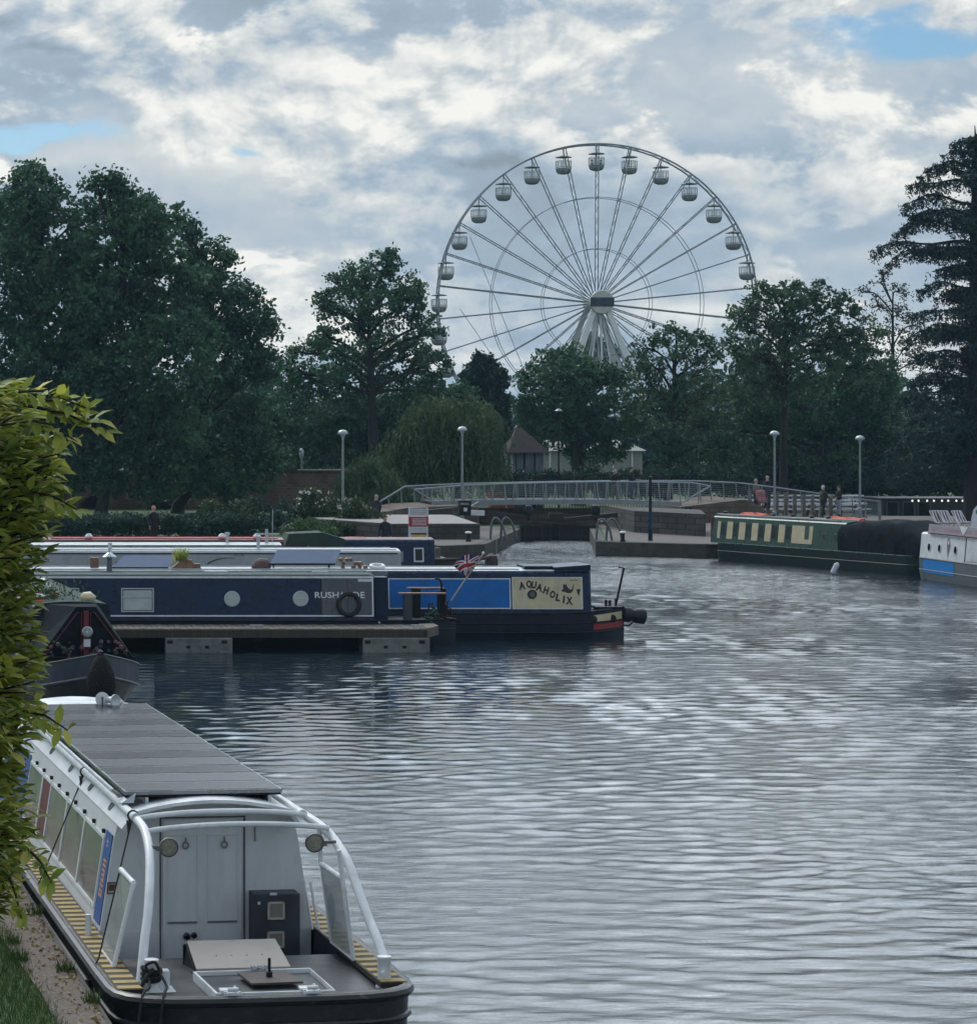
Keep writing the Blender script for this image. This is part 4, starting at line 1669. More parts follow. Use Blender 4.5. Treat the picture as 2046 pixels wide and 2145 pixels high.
for i, (a, b_, yt, yb, mm, nm, lb) in enumerate([(430, 478, 1197, 1206, roofgrey, 'wooden_plank', 'grey plank lying on the navy boat roof by the spiky plants'),
                                                (655, 690, 1198, 1206, green_paint, 'storage_box', 'low green box near the end of the navy boat roof'),
                                                (695, 722, 1199, 1206, white_paint, 'storage_box', 'low white box near the end of the navy boat roof'),
                                                (768, 812, 1196, 1206, roofgrey, 'canvas_bag', 'grey folded canvas on the end of the navy boat roof')]):
    roofbox(nm, lb, nm.split('_')[-1], a, b_, 67.7, yt, yb, .4, mm)
for i, (px0, px1, yy0, yy1, dy) in enumerate(((108, 520, 1204.5, 1203.5, 0), (330, 690, 1201.5, 1202.5, .25), (470, 700, 1205, 1205, .1))):  # white bars added to the roof as painted glints
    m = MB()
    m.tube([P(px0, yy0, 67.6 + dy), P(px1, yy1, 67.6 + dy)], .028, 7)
    tag(m.build('roof_glint', white_paint), ('long white painted glint along the left half of the navy boat roof', 'long white painted glint on the right half of the navy boat roof', 'short white painted glint nearest the right end of the navy boat roof')[i], 'painted glint', 'painted glints on the navy boat roof')
# -- C/D/E rows behind
def simple_boat(name, label, Y, px0, px1, c0, c1, zr, zg, bow, side, roof, hullm, group='narrowboats moored side by side on the left'):
    L0 = XP(px0, Y)
    r_ = thing(name, label, 'narrowboat', (L0, Y, 0), 0, group)
    L_ = XP(px1, Y) - L0
    st_ = hull(L_, WB, zg, bow=bow, sheer=.15)
    build_hull(r_, st_, WB, hullm, lines_z=(.4,))
    build_cabin(r_, XP(c0, Y) - L0, XP(c1, Y) - L0, WB, zg, zr, side, roof)
    return r_, (lambda px: XP(px, Y) - L0), Side(WB, zg, zr)


YD = 78.0
Dd, dx_, sD = simple_boat('narrowboat', 'pale grey narrowboat with dark script lettering behind the blue boat', YD, 20, 880, 40, 842, 1.88, .66, 'right', mat('pale_grey_side', (.33, .36, .37), .4, coat=.2), roofwhite, hullblack)
handrail(Dd, dx_(60), dx_(840), WB, 1.88, roofwhite)
m = MB()
M_ = sD.M(dx_(440), ZP(1186, YD), .012)
m.text('Quodlibet', M_, XP(512, YD) - XP(434, YD), .30, shear=.35, bold=.045)


def arc(m, pts, r0):
    m.tube(pts, r0, 5)


pts = [sD.pt(dx_(434 + 60 * u), ZP(1183, YD) + .19 * math.sin(u * 2.2) ** .8, .01) for u in np.linspace(0.02, 1, 14)]
m.tube(pts, [.004 + .014 * (1 - u) for u in np.linspace(0, 1, 14)], 5)
pts = [sD.pt(dx_(492 + 20 * u), ZP(1166, YD) + .07 * math.sin(u * 3.1), .01) for u in np.linspace(0, 1, 10)]
m.tube(pts, .007, 5)
m.build('script_lettering', letter_k, Dd)
m = MB()
sD.panel(m, dx_(60), dx_(835), 1.785, 1.825, .001, .01)
m.build('coach_line', navy2, Dd)
m = MB()
m.lathe([(.06, 1.9), (.06, 2.1)], (dx_(232), .9, 0), 8)
m.lathe([(.05, 1.9), (.05, 2.25), (.07, 2.26), (.07, 2.3)], (dx_(546), .9, 0), 8)
m.build('roof_vent', alu, Dd)

YFb = 83.5
Ff, fx_, sF = simple_boat('narrowboat', 'dark green narrowboat with a white roof edge between the grey and the red boat', YFb, 10, 640, 60, 592, 1.82, .66, 'right', green_paint, roofwhite, hullblack)
m = MB()
m.lathe([(.05, 1.85), (.05, 2.1), (.08, 2.12), (.08, 2.2)], (fx_(480), .9, 0), 8)
m.box(fx_(560), fx_(566), .8, .9, 1.85, 2.3)
m.tube([(fx_(575), .85, 1.85), (fx_(576), .85, 2.95)], .012, 5)
m.tube([(fx_(540), .85, 2.15), (fx_(590), .85, 2.15)], .03, 6)
m.build('mast_and_vents', alu, Ff)
YE = 88.0
Ee, ex_, sE = simple_boat('narrowboat', 'maroon narrowboat with a brown wooden section in the back row on the left', YE, 20, 640, 90, 596, 1.80, .66, 'left', maroon, maroon, hullblack)
handrail(Ee, ex_(100), ex_(590), WB, 1.8, redp)
m = MB()
sE.panel(m, ex_(155), ex_(244), 1.3, 1.7, .001, .012)
m.build('wooden_panel', woodbr, Ee)
roofbox('cushion', 'bright red cushion on the maroon boat roof', 'cushion', 357, 394, 88.6, 1128, 1134, .5, redp)
roofbox('cushion', 'dark blue cushion on the maroon boat roof left of the red one', 'cushion', 318, 356, 88.6, 1127, 1134, .5, navy)
for px, wh in ((186, 'leftmost'), (465, 'middle'), (538, 'rightmost')):
    m = MB()
    m.lathe([(.12, 0), (.14, .05), (.1, .1), (.06, .14), (0, .15)], n=10)
    o = m.build('mushroom_vent', white_paint)
    o.location = (XP(px, 88.6) , 88.6, 1.85)
    tag(o, wh + ' of the three small white mushroom vents on the maroon boat roof', 'roof vent', 'mushroom vents on the maroon boat')

YC = 90.5
Cc, cx_, sC = simple_boat('narrowboat', 'navy narrowboat with brown roof and a stubby bow behind the flag', YC, 580, 1048, 690, 912, 1.70, .66, 'right', navy, mat('brown_roof', (.09, .035, .03), .5, var=.3), hullblack)
m = MB()
sC.frame(m, cx_(868), cx_(889), ZP(1178, YC), ZP(1148, YC), .05, .001, .02)
wf = m.build('window', sign_w, Cc)
m = MB()
sC.panel(m, cx_(869), cx_(888), ZP(1177, YC), ZP(1149, YC), .001, .008)
m.build('pane', windark, wf)
m = MB()
sC.panel(m, cx_(806), cx_(846), ZP(1178, YC), ZP(1156, YC), .001, .012)
m.build('side_window', mat('hazy_window', (.2, .22, .25), .3), Cc)
m = MB()      # canvas over the stern
zc0, zc1 = .7, 1.95
x0_, x1_, x2_, x3_ = cx_(592), cx_(606), cx_(676), cx_(724)
m.loft([[(x0_, .1, zc0), (x0_, .3, 1.25), (x0_, WB - .3, 1.25), (x0_, WB - .1, zc0)], [(x1_, .08, zc0), (x1_, .22, zc1 - .05), (x1_, WB - .22, zc1 - .05), (x1_, WB - .08, zc0)],
        [(x2_, .08, zc0), (x2_, .2, zc1), (x2_, WB - .2, zc1), (x2_, WB - .08, zc0)], [(x3_, .1, zc0), (x3_, .2, 1.72), (x3_, WB - .2, 1.72), (x3_, WB - .1, zc0)]])
m.build('stern_canopy', greencloth, Cc)
m = MB()
m.hexa([(cx_(604), .06, 1.1), (cx_(648), .06, 1.05), (cx_(648), .1, 1.05), (cx_(604), .1, 1.1), (cx_(612), .13, 1.2), (cx_(648), .13, 1.5), (cx_(648), .17, 1.5), (cx_(612), .17, 1.2)])
m.build('canopy_window', mat('vinyl_window', (.18, .24, .23), .25), Cc)
roofbox('storage_box', 'red topped box on the brown boat roof beside the path', 'box', 727, 766, 91.2, 1126, 1133, .6, redp)
m = MB()
m.tube([(cx_(912), .35, 1.0), (cx_(1015), .6, 1.02), (cx_(1040), 1.0, 1.06)], .05, 6)
m.box(cx_(905), cx_(990), .5, 1.6, .7, 1.0)
m.lathe([(.2, .65), (.24, .9), (.2, 1.1), (0, 1.2)], (cx_(1040), WB / 2, 0), 12)
m.build('foredeck_cover', mat('tarpaulin_brown', (.06, .045, .045), .7, bump=.3), Cc)

# -- pontoon
o_ = Vector((0, 64.2, 0))
pt = thing('pontoon', 'weathered timber walkway on pale concrete floats in front of the navy boat', 'pontoon', o_)
m = LM()
x = -8.0
k = 0
xe = XP(897, 64.6)
while x < xe:
    w_ = .145
    m.box(x, min(xe, x + w_ - .012), 64.9, 66.3, .535 + .004 * (k % 3), .575 + .004 * (k % 3))
    x += w_
    k += 1
m.build('deck_boards', woodp, pt)
m = LM()
m.box(-8, xe, 64.82, 64.9, .36, .56)
m.box(-8, xe, 66.3, 66.38, .36, .56)
m.build('edge_board', edge_wood, pt)
m = LM()
m.hexa([(xe, 64.75, .36), (xe + .36, 65.3, .40), (xe + .36, 66.2, .40), (xe, 66.3, .36), (xe, 64.75, .60), (xe + .36, 65.3, .62), (xe + .36, 66.2, .62), (xe, 66.3, .6)])
m.build('end_fender', woodp, pt)
for px0, px1 in ((347, 488), (762, 902), (-70, 60)):
    m = LM()
    a0, a1 = XP(px0, 64.6), XP(px1, 64.6)
    m.box(a0, a1, 64.75, 66.3, -.3, .36)
    fl_ = m.build('float', concrete, pt, bevel=.03)
    m = LM()
    for f in (.07, .34, .62, .88):
        c = a0 + (a1 - a0) * f
        if f in (.07, .88):
            m.box(c - .07, c + .07, 64.744, 64.75, .22, .3)
        else:
            m.box(c - .05, c + .05, 64.744, 64.75, .1, .17)
    m.build('recess', darkm, fl_)
for px in (537, 873):
    o = MB()
    o.box(-.16, .16, -.03, .03, .05, .075)
    o.box(-.09, -.05, -.03, .03, 0, .05)
    o.box(.05, .09, -.03, .03, 0, .05)
    o = o.build('mooring_cleat', alu, pt)
    o.location = Vector((XP(px, 65.2), 65.2, .58)) - o_

# a low landing stage behind the back row
m = MB()
m.box(8, 16.3, 106.4, 110.9, .1, .25)
for x in (8.5, 12, 15.8):
    m.lathe([(.12, -.5), (.12, .7), (0, .74)], (x, 106.5, 0), 8)
tag(m.build('landing_stage', woodp), 'low timber landing stage behind the back row of boats', 'landing stage')

# -- G: dark boat with cratch cover facing us
RG = math.atan2(.9918, -.1275)
G0 = Vector((1.02, 50.9, 0))
G = thing('narrowboat', 'dark narrowboat with a triangular cratch cover and headlamp facing the camera', 'narrowboat', G0, RG)
# local +x runs away from us along the boat, +y to the left
LG = 14.6
st = hull(LG, WB, .72, bow='left', bl=2.6, sheer=.42)
gm = MB()
shift = Matrix.Translation((0, -WB / 2, 0))


def gb(mb):
    mb.M = shift
    return mb


m = gb(MB())
n = 8
rings = []
for x, hb, zz in st:
    c = WB / 2
    fl_ = .80 if x < 2.6 else .95
    lo = hb * (fl_ if x < 2.6 else .95)
    rings.append([(x + (.35 if x < .01 else 0), c - lo * .7, -.35), (x, c - lo, .2), (x, c - hb, zz - .42), (x, c - hb, zz), (x, c + hb, zz), (x, c + hb, zz - .42), (x, c + lo, .2), (x + (.35 if x < .01 else 0), c + lo * .7, -.35)])
vs = [p_ for r_ in rings for p_ in r_]
fs = []
for i in range(len(rings) - 1):
    for k in range(n):
        if k != 3:
            fs.append((i * n + k, (i + 1) * n + k, (i + 1) * n + (k + 1) % n, i * n + (k + 1) % n))
m.add(vs, fs, 0, True)
m.add(rings[0], [tuple(range(n))])
m.build('hull', hullblack, G)
m = gb(MB())
for i in range(len(st) - 1):
    (x, hb, zz), (x2, hb2, zz2) = st[i], st[i + 1]
    for s_ in (-1, 1):
        c = WB / 2
        m.add([(x, c + s_ * (hb + .006), zz - .40), (x2, c + s_ * (hb2 + .006), zz2 - .40), (x2, c + s_ * (hb2 + .006), zz2 - .02), (x, c + s_ * (hb + .006), zz - .02)], [(0, 1, 2, 3)], 0, True)
m.build('bow_panel', mat('bow_slate', (.035, .05, .075), .45, var=.3), G)
m = gb(MB())
for s_ in (-1, 1):
    for dz, r_ in ((0, .022), (-.42, .03)):
        m.tube([(x, WB / 2 + s_ * (hb + .005), zz + dz) for x, hb, zz in st], r_, 6)
m.build('rubbing_strake', mat('strake_grey', (.10, .12, .13), .5), G)
m = gb(MB())
for i in range(len(st) - 1):
    (x, hb, zz), (x2, hb2, zz2) = st[i], st[i + 1]
    m.poly([(x, WB / 2 - hb + .02, zz - .02), (x2, WB / 2 - hb2 + .02, zz2 - .02), (x2, WB / 2 + hb2 - .02, zz2 - .02), (x, WB / 2 + hb - .02, zz - .02)])
m.build('foredeck', deckm, G)
m = gb(MB())
c = WB / 2
zt_ = 1.93
m.loft([[(2.0, c - 1.0, .85), (2.0, c - .2, zt_), (2.0, c + .2, zt_), (2.0, c + 1.0, .85)], [(4.2, c - 1.0, .8), (4.2, c - .55, 1.85), (4.2, c + .55, 1.85), (4.2, c + 1.0, .8)]])
m.build('cratch_canvas', blackcloth, G)
m = gb(MB())
for s_ in (-1, 1):
    m.tube([(1.97, c + s_ * .86, .92), (1.97, c + s_ * .17, 1.82), (1.97, c + s_ * .09, 1.82), (1.97, c + s_ * .09, .92)], .014, 5, closed=True)
m.box(1.92, 1.99, c - .05, c + .05, .9, 1.85)
m.build('cratch_frame', maroon, G)
m = gb(MB())
rr = random.Random(12)
for k in range(46):
    a = rr.uniform(-1, 1)
    z_ = rr.uniform(.9, 1.25)
    y_ = a * (.92 - (z_ - .9) * .75)
    q_ = rr.uniform(.03, .07)
    m.lathe([(0, -q_), (q_, -q_ * .3), (q_ * .8, q_ * .5), (0, q_)], (1.95 - rr.random() * .1, c + y_, z_), 6, mi=k % 3)
m.build('flower_display', [mat('flowers_pink', (.14, .06, .08), .9), leaf_hedge, mat('flowers_grey', (.10, .10, .12), .9)], G)
m = gb(MB())
m.lathe([(.05, -.12), (.10, -.04), (.115, 0), (.1, .01)], n=20, M=Matrix.Translation((1.78, c, 1.44)) @ Matrix.Rotation(R(-90), 4, 'Y'))
hl = m.build('headlamp', steel, G)
m = gb(MB())
LM4 = Matrix.Translation((1.78, c, 1.44)) @ Matrix.Rotation(R(-90), 4, 'Y')
m.lathe([(.100, .012), (.086, .016), (.084, -.02), (.03, -.045), (0, -.05)], n=20, M=LM4)
m.lathe([(0, -.02), (.028, -.01), (.03, .01), (0, .02)], n=12, M=LM4, mi=1)
m.build('lens', [mat('reflector', (.30, .33, .34), .18, .8), white_paint], hl)
m = gb(MB())
m.box(1.80, 1.84, c - .065, c + .065, 1.14, 1.29)
m.build('number_plate', sign_w, G)
m = gb(MB())      # fat rope bow fender with hanging strands
m.loft([[(-.12 - .1 * math.sin(t_ * 2.6), c + rr_ * math.cos(a), z_) if False else (-.08 + rr_ * -.9 * max(0, math.sin(a)) , c + rr_ * math.cos(a), z_) for a in np.linspace(0, 2 * math.pi, 12, endpoint=False)]
        for t_, rr_, z_ in ((0, .08, 1.12), (.2, .16, 1.02), (.4, .26, .8), (.6, .30, .55), (.8, .26, .32), (1, .14, .18))], smooth=True)
for k in range(10):
    a = c + (k - 4.5) * .06
    m.tube([(-.2, a, .35), (-.22, a + .01, .1 + .05 * (k % 3))], .014, 5)
m.build('bow_fender', mat('rope_fender', (.014, .013, .015), .95, bump=.9, bscale=40), G)
m = gb(MB())
m.lathe([(0, -.05), (.05, 0), (0, .05)], (-.02, c, 1.2), 8)
m.build('stem_knob', mat('pinkish_knob', (.12, .07, .08), .6), G)
cb, rf = build_cabin(G, 4.1, LG - 1.2, WB, .72, 1.85, hullnavy, roofgreen)
cb.location.y = rf.location.y = -WB / 2
GM = Matrix.Translation(G0) @ Matrix.Rotation(RG, 4, 'Z')


def on_g(x, y, z):
    return GM @ Vector((x, y, z))


o = MB()
o.tube([(.21 * math.cos(a), .12 * math.sin(a), .16 * abs(math.sin(a)) * 0) for a in np.linspace(0, 2 * math.pi, 20, endpoint=False)], .075, 8, closed=True)
o = o.build('lifebelt', white_paint)
o.location = on_g(6.0, .3, 2.12)
o.rotation_euler = (R(60), 0, RG)
tag(o, 'white ring lifebelt on the roof of the cratch fronted boat', 'lifebelt')
o = MB()
o.loft([[(x, r_ * math.cos(a), r_ * math.sin(a) * .8) for a in np.linspace(0, 2 * math.pi, 12, endpoint=False)] for x, r_ in ((-.16, .05), (-.1, .14), (.05, .16), (.16, .05))], smooth=True)
o = o.build('pale_fender', cream)
o.location = on_g(4.6, -.42, 1.95)
o.rotation_euler = (0, 0, .3)
tag(o, 'rounded cream bag draped on the right shoulder of the cratch cover', 'bag')
o = MB()
o.loft([[(x, r_ * math.cos(a), r_ * math.sin(a) * .5) for a in np.linspace(0, 2 * math.pi, 12, endpoint=False)] for x, r_ in ((-.2, .05), (-.1, .14), (.1, .14), (.2, .05))], smooth=True)
o = o.build('red_bag', redp)
o.location = on_g(4.7, .66, 1.84)
tag(o, 'small red bag at the left of the cratch cover by the hedge', 'bag')
o = MB()
o.loft([[(x, r_ * math.cos(a), r_ * math.sin(a) * .7) for a in np.linspace(0, 2 * math.pi, 12, endpoint=False)] for x, r_ in ((-.12, .04), (-.06, .08), (.06, .08), (.12, .03))], smooth=True)
o = o.build('white_bag', white_paint)
o.location = on_g(4.75, .60, 1.97)
tag(o, 'small white bag on top of the red bag by the hedge', 'bag')
tp_ = thing('roof_plants', 'tangle of potted green plants on the roof of the cratch fronted boat', 'plants', on_g(5.4, .3, 1.88), RG)
Cn = RNG.normal(size=(420, 3)) * np.array([.5, .36, .11]) + np.array([0, .1, .17])
V, Fq = leaf_quads(Cn, .09, .45)
np_mesh('leaves', V, Fq, leaf_shrub, tp_)
m = MB()
for x, y in ((-.4, .3), (0, -.1), (.4, .2)):
    m.lathe([(.09, -.02), (.12, .14)], (x, y, 0), 10)
m.build('pots', woodbr, tp_)

# -- right: green boat with cream panels
e_ = Vector((.3226, -.9465, 0))
GO = Vector((28.1, 112.0, 0))
rgz = math.atan2(e_.y, e_.x)
GR = thing('narrowboat', 'green wide boat with cream panels and a black covered stern on the right', 'narrowboat', GO, rgz)
WG = 2.3


def gt(px, off=0.0):
    q_ = (px - PPX) / F
    ox, oy = GO.x + .9465 * off, GO.y + .3226 * off
    return (oy * q_ - ox) / (e_.x - e_.y * q_)


LGn = gt(1928)
st = hull(LGn, WG, .72, bow='left', bl=1.2, sl=1.0, sheer=.05)
build_hull(GR, st, WG, hullgreen, lines_z=(.38,), gun=green_paint)
build_cabin(GR, .15, gt(1760), WG, .72, 1.84, green_paint, roofgreen, 1.02, .90)
sG = Side(WG, .72, 1.84, 1.02, .90)
handrail(GR, .3, gt(1750), WG, 1.84, green_paint, .9)
panels = [(390, 406), (443, 475), (510, 545), (582, 617), (656, 690), (733, 768)]
for a, b_ in panels:
    m = MB()
    sG.panel(m, gt(1350 + a / 2.695), gt(1350 + b_ / 2.695), .90, 1.62, .001, .01)
    m.build('cream_panel', cream, GR)
m = MB()
x0_, x1_ = gt(1350 + 808 / 2.695), gt(1350 + 925 / 2.695)
s0, s1 = gt(1350 + 880 / 2.695), gt(1350 + 905 / 2.695)
sG.panel(m, x0_, s0, .90, 1.62, .001, .01)
sG.panel(m, s1, x1_, .90, 1.62, .001, .01)
sG.panel(m, s0, s1, .90, 1.08, .001, .01)
m.build('cream_panel', cream, GR)
for (a, b_) in zip([406, 475, 545, 617, 690, 768], [443, 510, 582, 656, 733, 808]):
    x0_, x1_ = gt(1350 + a / 2.695) + .06, gt(1350 + b_ / 2.695) - .06
    m = MB()
    sG.frame(m, x0_, x1_, .98, 1.58, .04, .001, .016)
    wf = m.build('window', green_paint, GR)
    m = MB()
    sG.panel(m, x0_ + .03, x1_ - .03, 1.0, 1.56, .001, .008)
    m.build('pane', windark, wf)
m = MB()
m.box(-.0, .12, .2, WG - .2, .7, 1.78)
m.build('end_doors', maroon, GR)
m = MB()
sG.frame(m, gt(1708), gt(1726), 1.0, 1.5, .02, .001, .008)
sG.frame(m, gt(1733), gt(1750), 1.0, 1.5, .02, .001, .008)
for px in (1717, 1741):
    M_ = sG.M(gt(px), 1.25, .006)
    for k in range(3):
        m.lathe([(.14 - .04 * k, .0), (.135 - .04 * k, .004)], n=14, M=M_)
m.build('painted_castle_panels', mat('dull_ochre', (.07, .085, .05), .5, var=.4, scale=12), GR)
# tarpaulin over the stern
t0_, t1_ = gt(1752), LGn - .05
rings = []
rr = random.Random(3)
NX = 14
for i in range(NX + 1):
    f = i / NX
    x = t0_ + (t1_ - t0_) * f
    topz = 1.80 + .20 * math.sin(min(1, f * 1.5) * math.pi * .62) - .55 * max(0, f - .72) / .28
    hw = 1.10 - .25 * max(0, f - .8)
    ring = []
    for k in range(17):
        a = math.pi * k / 16
        y = -math.cos(a)
        yy_ = math.copysign(abs(y) ** .35, y) * hw * (1 + .03 * math.sin(i * 2.1 + k))
        z_ = .76 + (topz - .76) * (math.sin(a) ** .38) - .05 * math.sin(i * 1.7 + k * .9) * math.sin(a)
        if .18 < f < .9 and k in (3, 4):
            z_ -= .07 * math.sin(i * 2.6)
        ring.append((x, WG / 2 + yy_, z_))
    rings.append(ring)
m = MB()
m.loft(rings, smooth=True, closed=False)
m.build('stern_cover', blackcloth, GR)
GRM = Matrix.Translation(GO) @ Matrix.Rotation(rgz, 4, 'Z')


def on_green(px, off, z):
    return GRM @ Vector((gt(px, off), off, z))


def roofcloth(label, cat, px0, px1, off0, off1, z, m_, name, h_=.09):
    m = MB()
    a, b_ = gt(px0, off0), gt(px1, off1)
    rg = []
    for i in range(7):
        x = a + (b_ - a) * i / 6
        w_ = .28 * (1 - abs(i / 6 - .5) * .6)
        cy = off0 + (off1 - off0) * i / 6
        rg.append([(x, cy - w_, z), (x, cy - w_ * .6, z + h_ * (.7 + .5 * math.sin(i * 2))), (x, cy + w_ * .5, z + h_ * (.8 + .3 * math.sin(i * 3 + 1))), (x, cy + w_, z)])
    m.loft(rg, smooth=True)
    o = m.build(name, m_)
    o.matrix_world = GRM
    tag(o, label, cat, 'orange covers lying on the green boat roof')


roofcloth('bright orange cloth bundle near the left end of the green boat roof', 'cloth', 1556, 1606, .9, 1.2, 1.885, orange, 'folded_cloth', .12)
roofcloth('long orange cloth roll at the right end of the green boat roof', 'cloth', 1738, 1806, 1.5, 1.7, 1.87, orange, 'folded_cloth', .12)
rl = thing('gang_plank', 'pale poles and plank laid along the green boat roof', 'plank', GO, rgz)
for px0, px1, o0, o1 in ((1500, 1590, .45, .5), (1600, 1690, .5, .7), (1640, 1740, .4, .5), (1690, 1790, 1.0, 1.15)):
    m = MB()
    a, b_ = gt(px0, o0), gt(px1, o1)
    m.hexa([(a, o0, 1.9), (b_, o1, 1.9), (b_, o1 + .12, 1.9), (a, o0 + .12, 1.9), (a, o0, 1.925), (b_, o1, 1.925), (b_, o1 + .12, 1.925), (a, o0 + .12, 1.925)])
    m.build('plank', roofwhite, rl)
for i, px in enumerate((1520, 1575, 1620, 1660, 1700, 1735)):
    m = MB()
    m.lathe([(.08, 0), (.09, .06), (.11, .09), (.05, .13), (0, .14)], n=10)
    o = m.build('mushroom_vent', darkm)
    o.location = on_green(px, 1.0 + .12 * (i % 2), 1.89)
    tag(o, ('leftmost', 'second from the left', 'third from the left', 'third from the right', 'second from the right', 'rightmost')[i] + ' of the six small dark mushroom vents on the green boat roof', 'roof vent', 'mushroom vents on the green boat')
m = MB()
m.loft([[(0, r_ * math.cos(a), r_ * math.sin(a)) if 0 else (r_ * math.cos(a), r_ * math.sin(a), z_) for a in np.linspace(0, 6.283, 10, endpoint=False)] for z_, r_ in ((0, .03), (.06, .1), (.4, .11), (.5, .03))], smooth=True)
o = m.build('hull_fender', sign_w)
o.location = GP(1742, 1203, .02)
o.rotation_euler = (0, R(28), 0)
tag(o, 'pale sausage fender hanging on the green boat near the waterline', 'fender')

# -- far right: white boat
WO = Vector((32.15, 97.6, 0))
ew = Vector((.035, -.9994, 0))
wz_ = math.atan2(ew.y, ew.x)
WBt = thing('narrowboat', 'white boat with bright blue and grey hull cut by the right edge', 'narrowboat', WO, wz_)
LW = 13.0
WW = 2.9


def wt_(px, off=0.0):
    q_ = (px - PPX) / F
    ox, oy = WO.x + .9994 * off, WO.y + .035 * off
    return (oy * q_ - ox) / (ew.x - ew.y * q_)


st = hull(LW, WW, .78, bow='left', bl=.9, sl=1.0, sheer=.02)
build_hull(WBt, st, WW, mat('hull_grey', (.13, .15, .16), .5), lines_z=(.36,))
m = MB()
xb0, xb1 = .0, wt_(1998)
ringsb = []
stx = [s_[0] for s_ in st]
for x in np.linspace(0, xb1, 12):
    hb = float(np.interp(x, stx, [s_[1] for s_ in st]))
    for_ = WW / 2 - hb - .012
    ringsb.append([(x, for_, .26), (x, for_, .74)])
m.loft(ringsb, closed=False, cap=False)
m.build('blue_band', cyan, WBt)
sW = Side(WW, .78, 1.72, 1.33, 1.25)
build_cabin(WBt, .35, LW - 1, WW, .78, 1.72, white_paint, mat('pinkish_deck', (.33, .28, .25), .7), 1.33, 1.25)
for px in (1937.5, 1959, 1992.5):
    m = MB()
    M_ = sW.M(wt_(px), 1.19, 0)
    m.lathe([(.165, .001), (.165, .02), (.14, .025), (.14, .012)], n=20, M=M_)
    pf = m.build('porthole', sign_w, WBt)
    m = MB()
    m.lathe([(.145, .002), (.145, .012), (0, .013)], n=20, M=M_)
    m.build('pane', windark, pf)
m = MB()     # painted ice cream cone
xc = wt_(1977)
m.add([sW.pt(xc - .16, 1.30, .006), sW.pt(xc + .02, .84, .006), sW.pt(xc + .18, 1.32, .006), sW.pt(xc + .12, 1.48, .006), sW.pt(xc - .02, 1.62, .006), sW.pt(xc - .15, 1.5, .006)], [(0, 1, 2, 3, 4, 5)], 0)
m.add([sW.pt(xc - .10, 1.28, .008), sW.pt(xc + .02, .92, .008), sW.pt(xc + .05, 1.28, .008)], [(0, 1, 2)], 1)
m.add([sW.pt(xc - .06, 1.42, .008), sW.pt(xc + .0, 1.33, .008), sW.pt(xc + .08, 1.42, .008), sW.pt(xc - .01, 1.56, .008)], [(0, 1, 2, 3)], 2)
m.build('cone_picture', [mat('cone_grey', (.14, .14, .13), .6), mat('cone_brown', (.22, .18, .14), .6), white_paint], WBt)
m = MB()
sW.panel(m, wt_(2012), wt_(2013.5), .8, 1.68, .001, .012)
m.build('panel_joint', darkm, WBt)
m = MB()
zz = .86
while zz < 1.6:
    sW.panel(m, wt_(2015), LW - 1.5, zz, zz + .05, .001, .02)
    zz += .065
m.build('louvre_shutter', white_paint, WBt)
# fascia board with faint writing
m = MB()
fx0 = wt_(1936)
m.M = sW.M(fx0, 1.72, .03)
m.box(0, LW - 1.6 - fx0, 0, .32, 0, .03)
fa = m.build('fascia_board', mat('fascia_grey', (.36, .34, .37), .5, var=.15, scale=9), WBt)
m = MB()
m.M = sW.M(fx0, 1.72, .03)
m.box(-.02, LW - 1.6 - fx0, -.05, -.002, .005, .04)
m.build('red_stripe', maroon, WBt)
m = MB()
rr = random.Random(8)
x_ = fx0 + .35
while x_ < LW - 2:
    w_ = rr.uniform(.05, .11)
    sW.panel(m, x_, x_ + w_ * .45, 1.80, 1.95, .062, .066)
    sW.panel(m, x_ + w_ * .5, x_ + w_, 1.80 + rr.choice((0, .06)), 1.85 + rr.choice((0, .08)), .062, .066)
    x_ += w_ + .04
    if rr.random() < .15:
        x_ += .15
m.build('lettering', mat('faded_pink', (.45, .28, .32), .6), fa)
m = MB()
xg = wt_(2009)
m.add([sW.pt(xg - .42, 2.06, .075), sW.pt(xg + .42, 2.06, .075), sW.pt(xg, 1.72, .075)], [(0, 2, 1)])
m.build('white_pennant', white_paint, WBt)
# ------------------------------------------------------------------ the near trip boat
TO = Vector((1.90, 22.35, 0))
td = Vector((-.1275, .9918, 0))
TZ = math.atan2(-td.x, td.y)
T = thing('trip_boat', 'white and black trip boat with dark solar roof and open stern in the foreground', 'trip boat', TO, TZ)
# local frame: x to the right, y towards the bow, z up
TM = Matrix.Translation(TO) @ Matrix.Rotation(TZ, 4, 'Z')
GZ, DZ = .68, .62
# plan outline of the hull, stern to bow
out = [(0, -.07), (.5, -.065), (.85, -.04), (1.06, .03), (1.2, .13), (1.28, .28), (1.31, .5), (1.32, 1.2), (1.32, 12.0), (1.22, 13.0), (.9, 14.1), (.5, 14.9), (.08, 15.4)]


def ring(z, s=1.0, inset=0):
    r_ = [((x - inset * (x > .01)) * s, y + (inset if y < .2 else 0)) for x, y in out]
    full = r_ + [(-x, y) for x, y in reversed(r_[1:])]
    return [(x, y, z) for x, y in full]


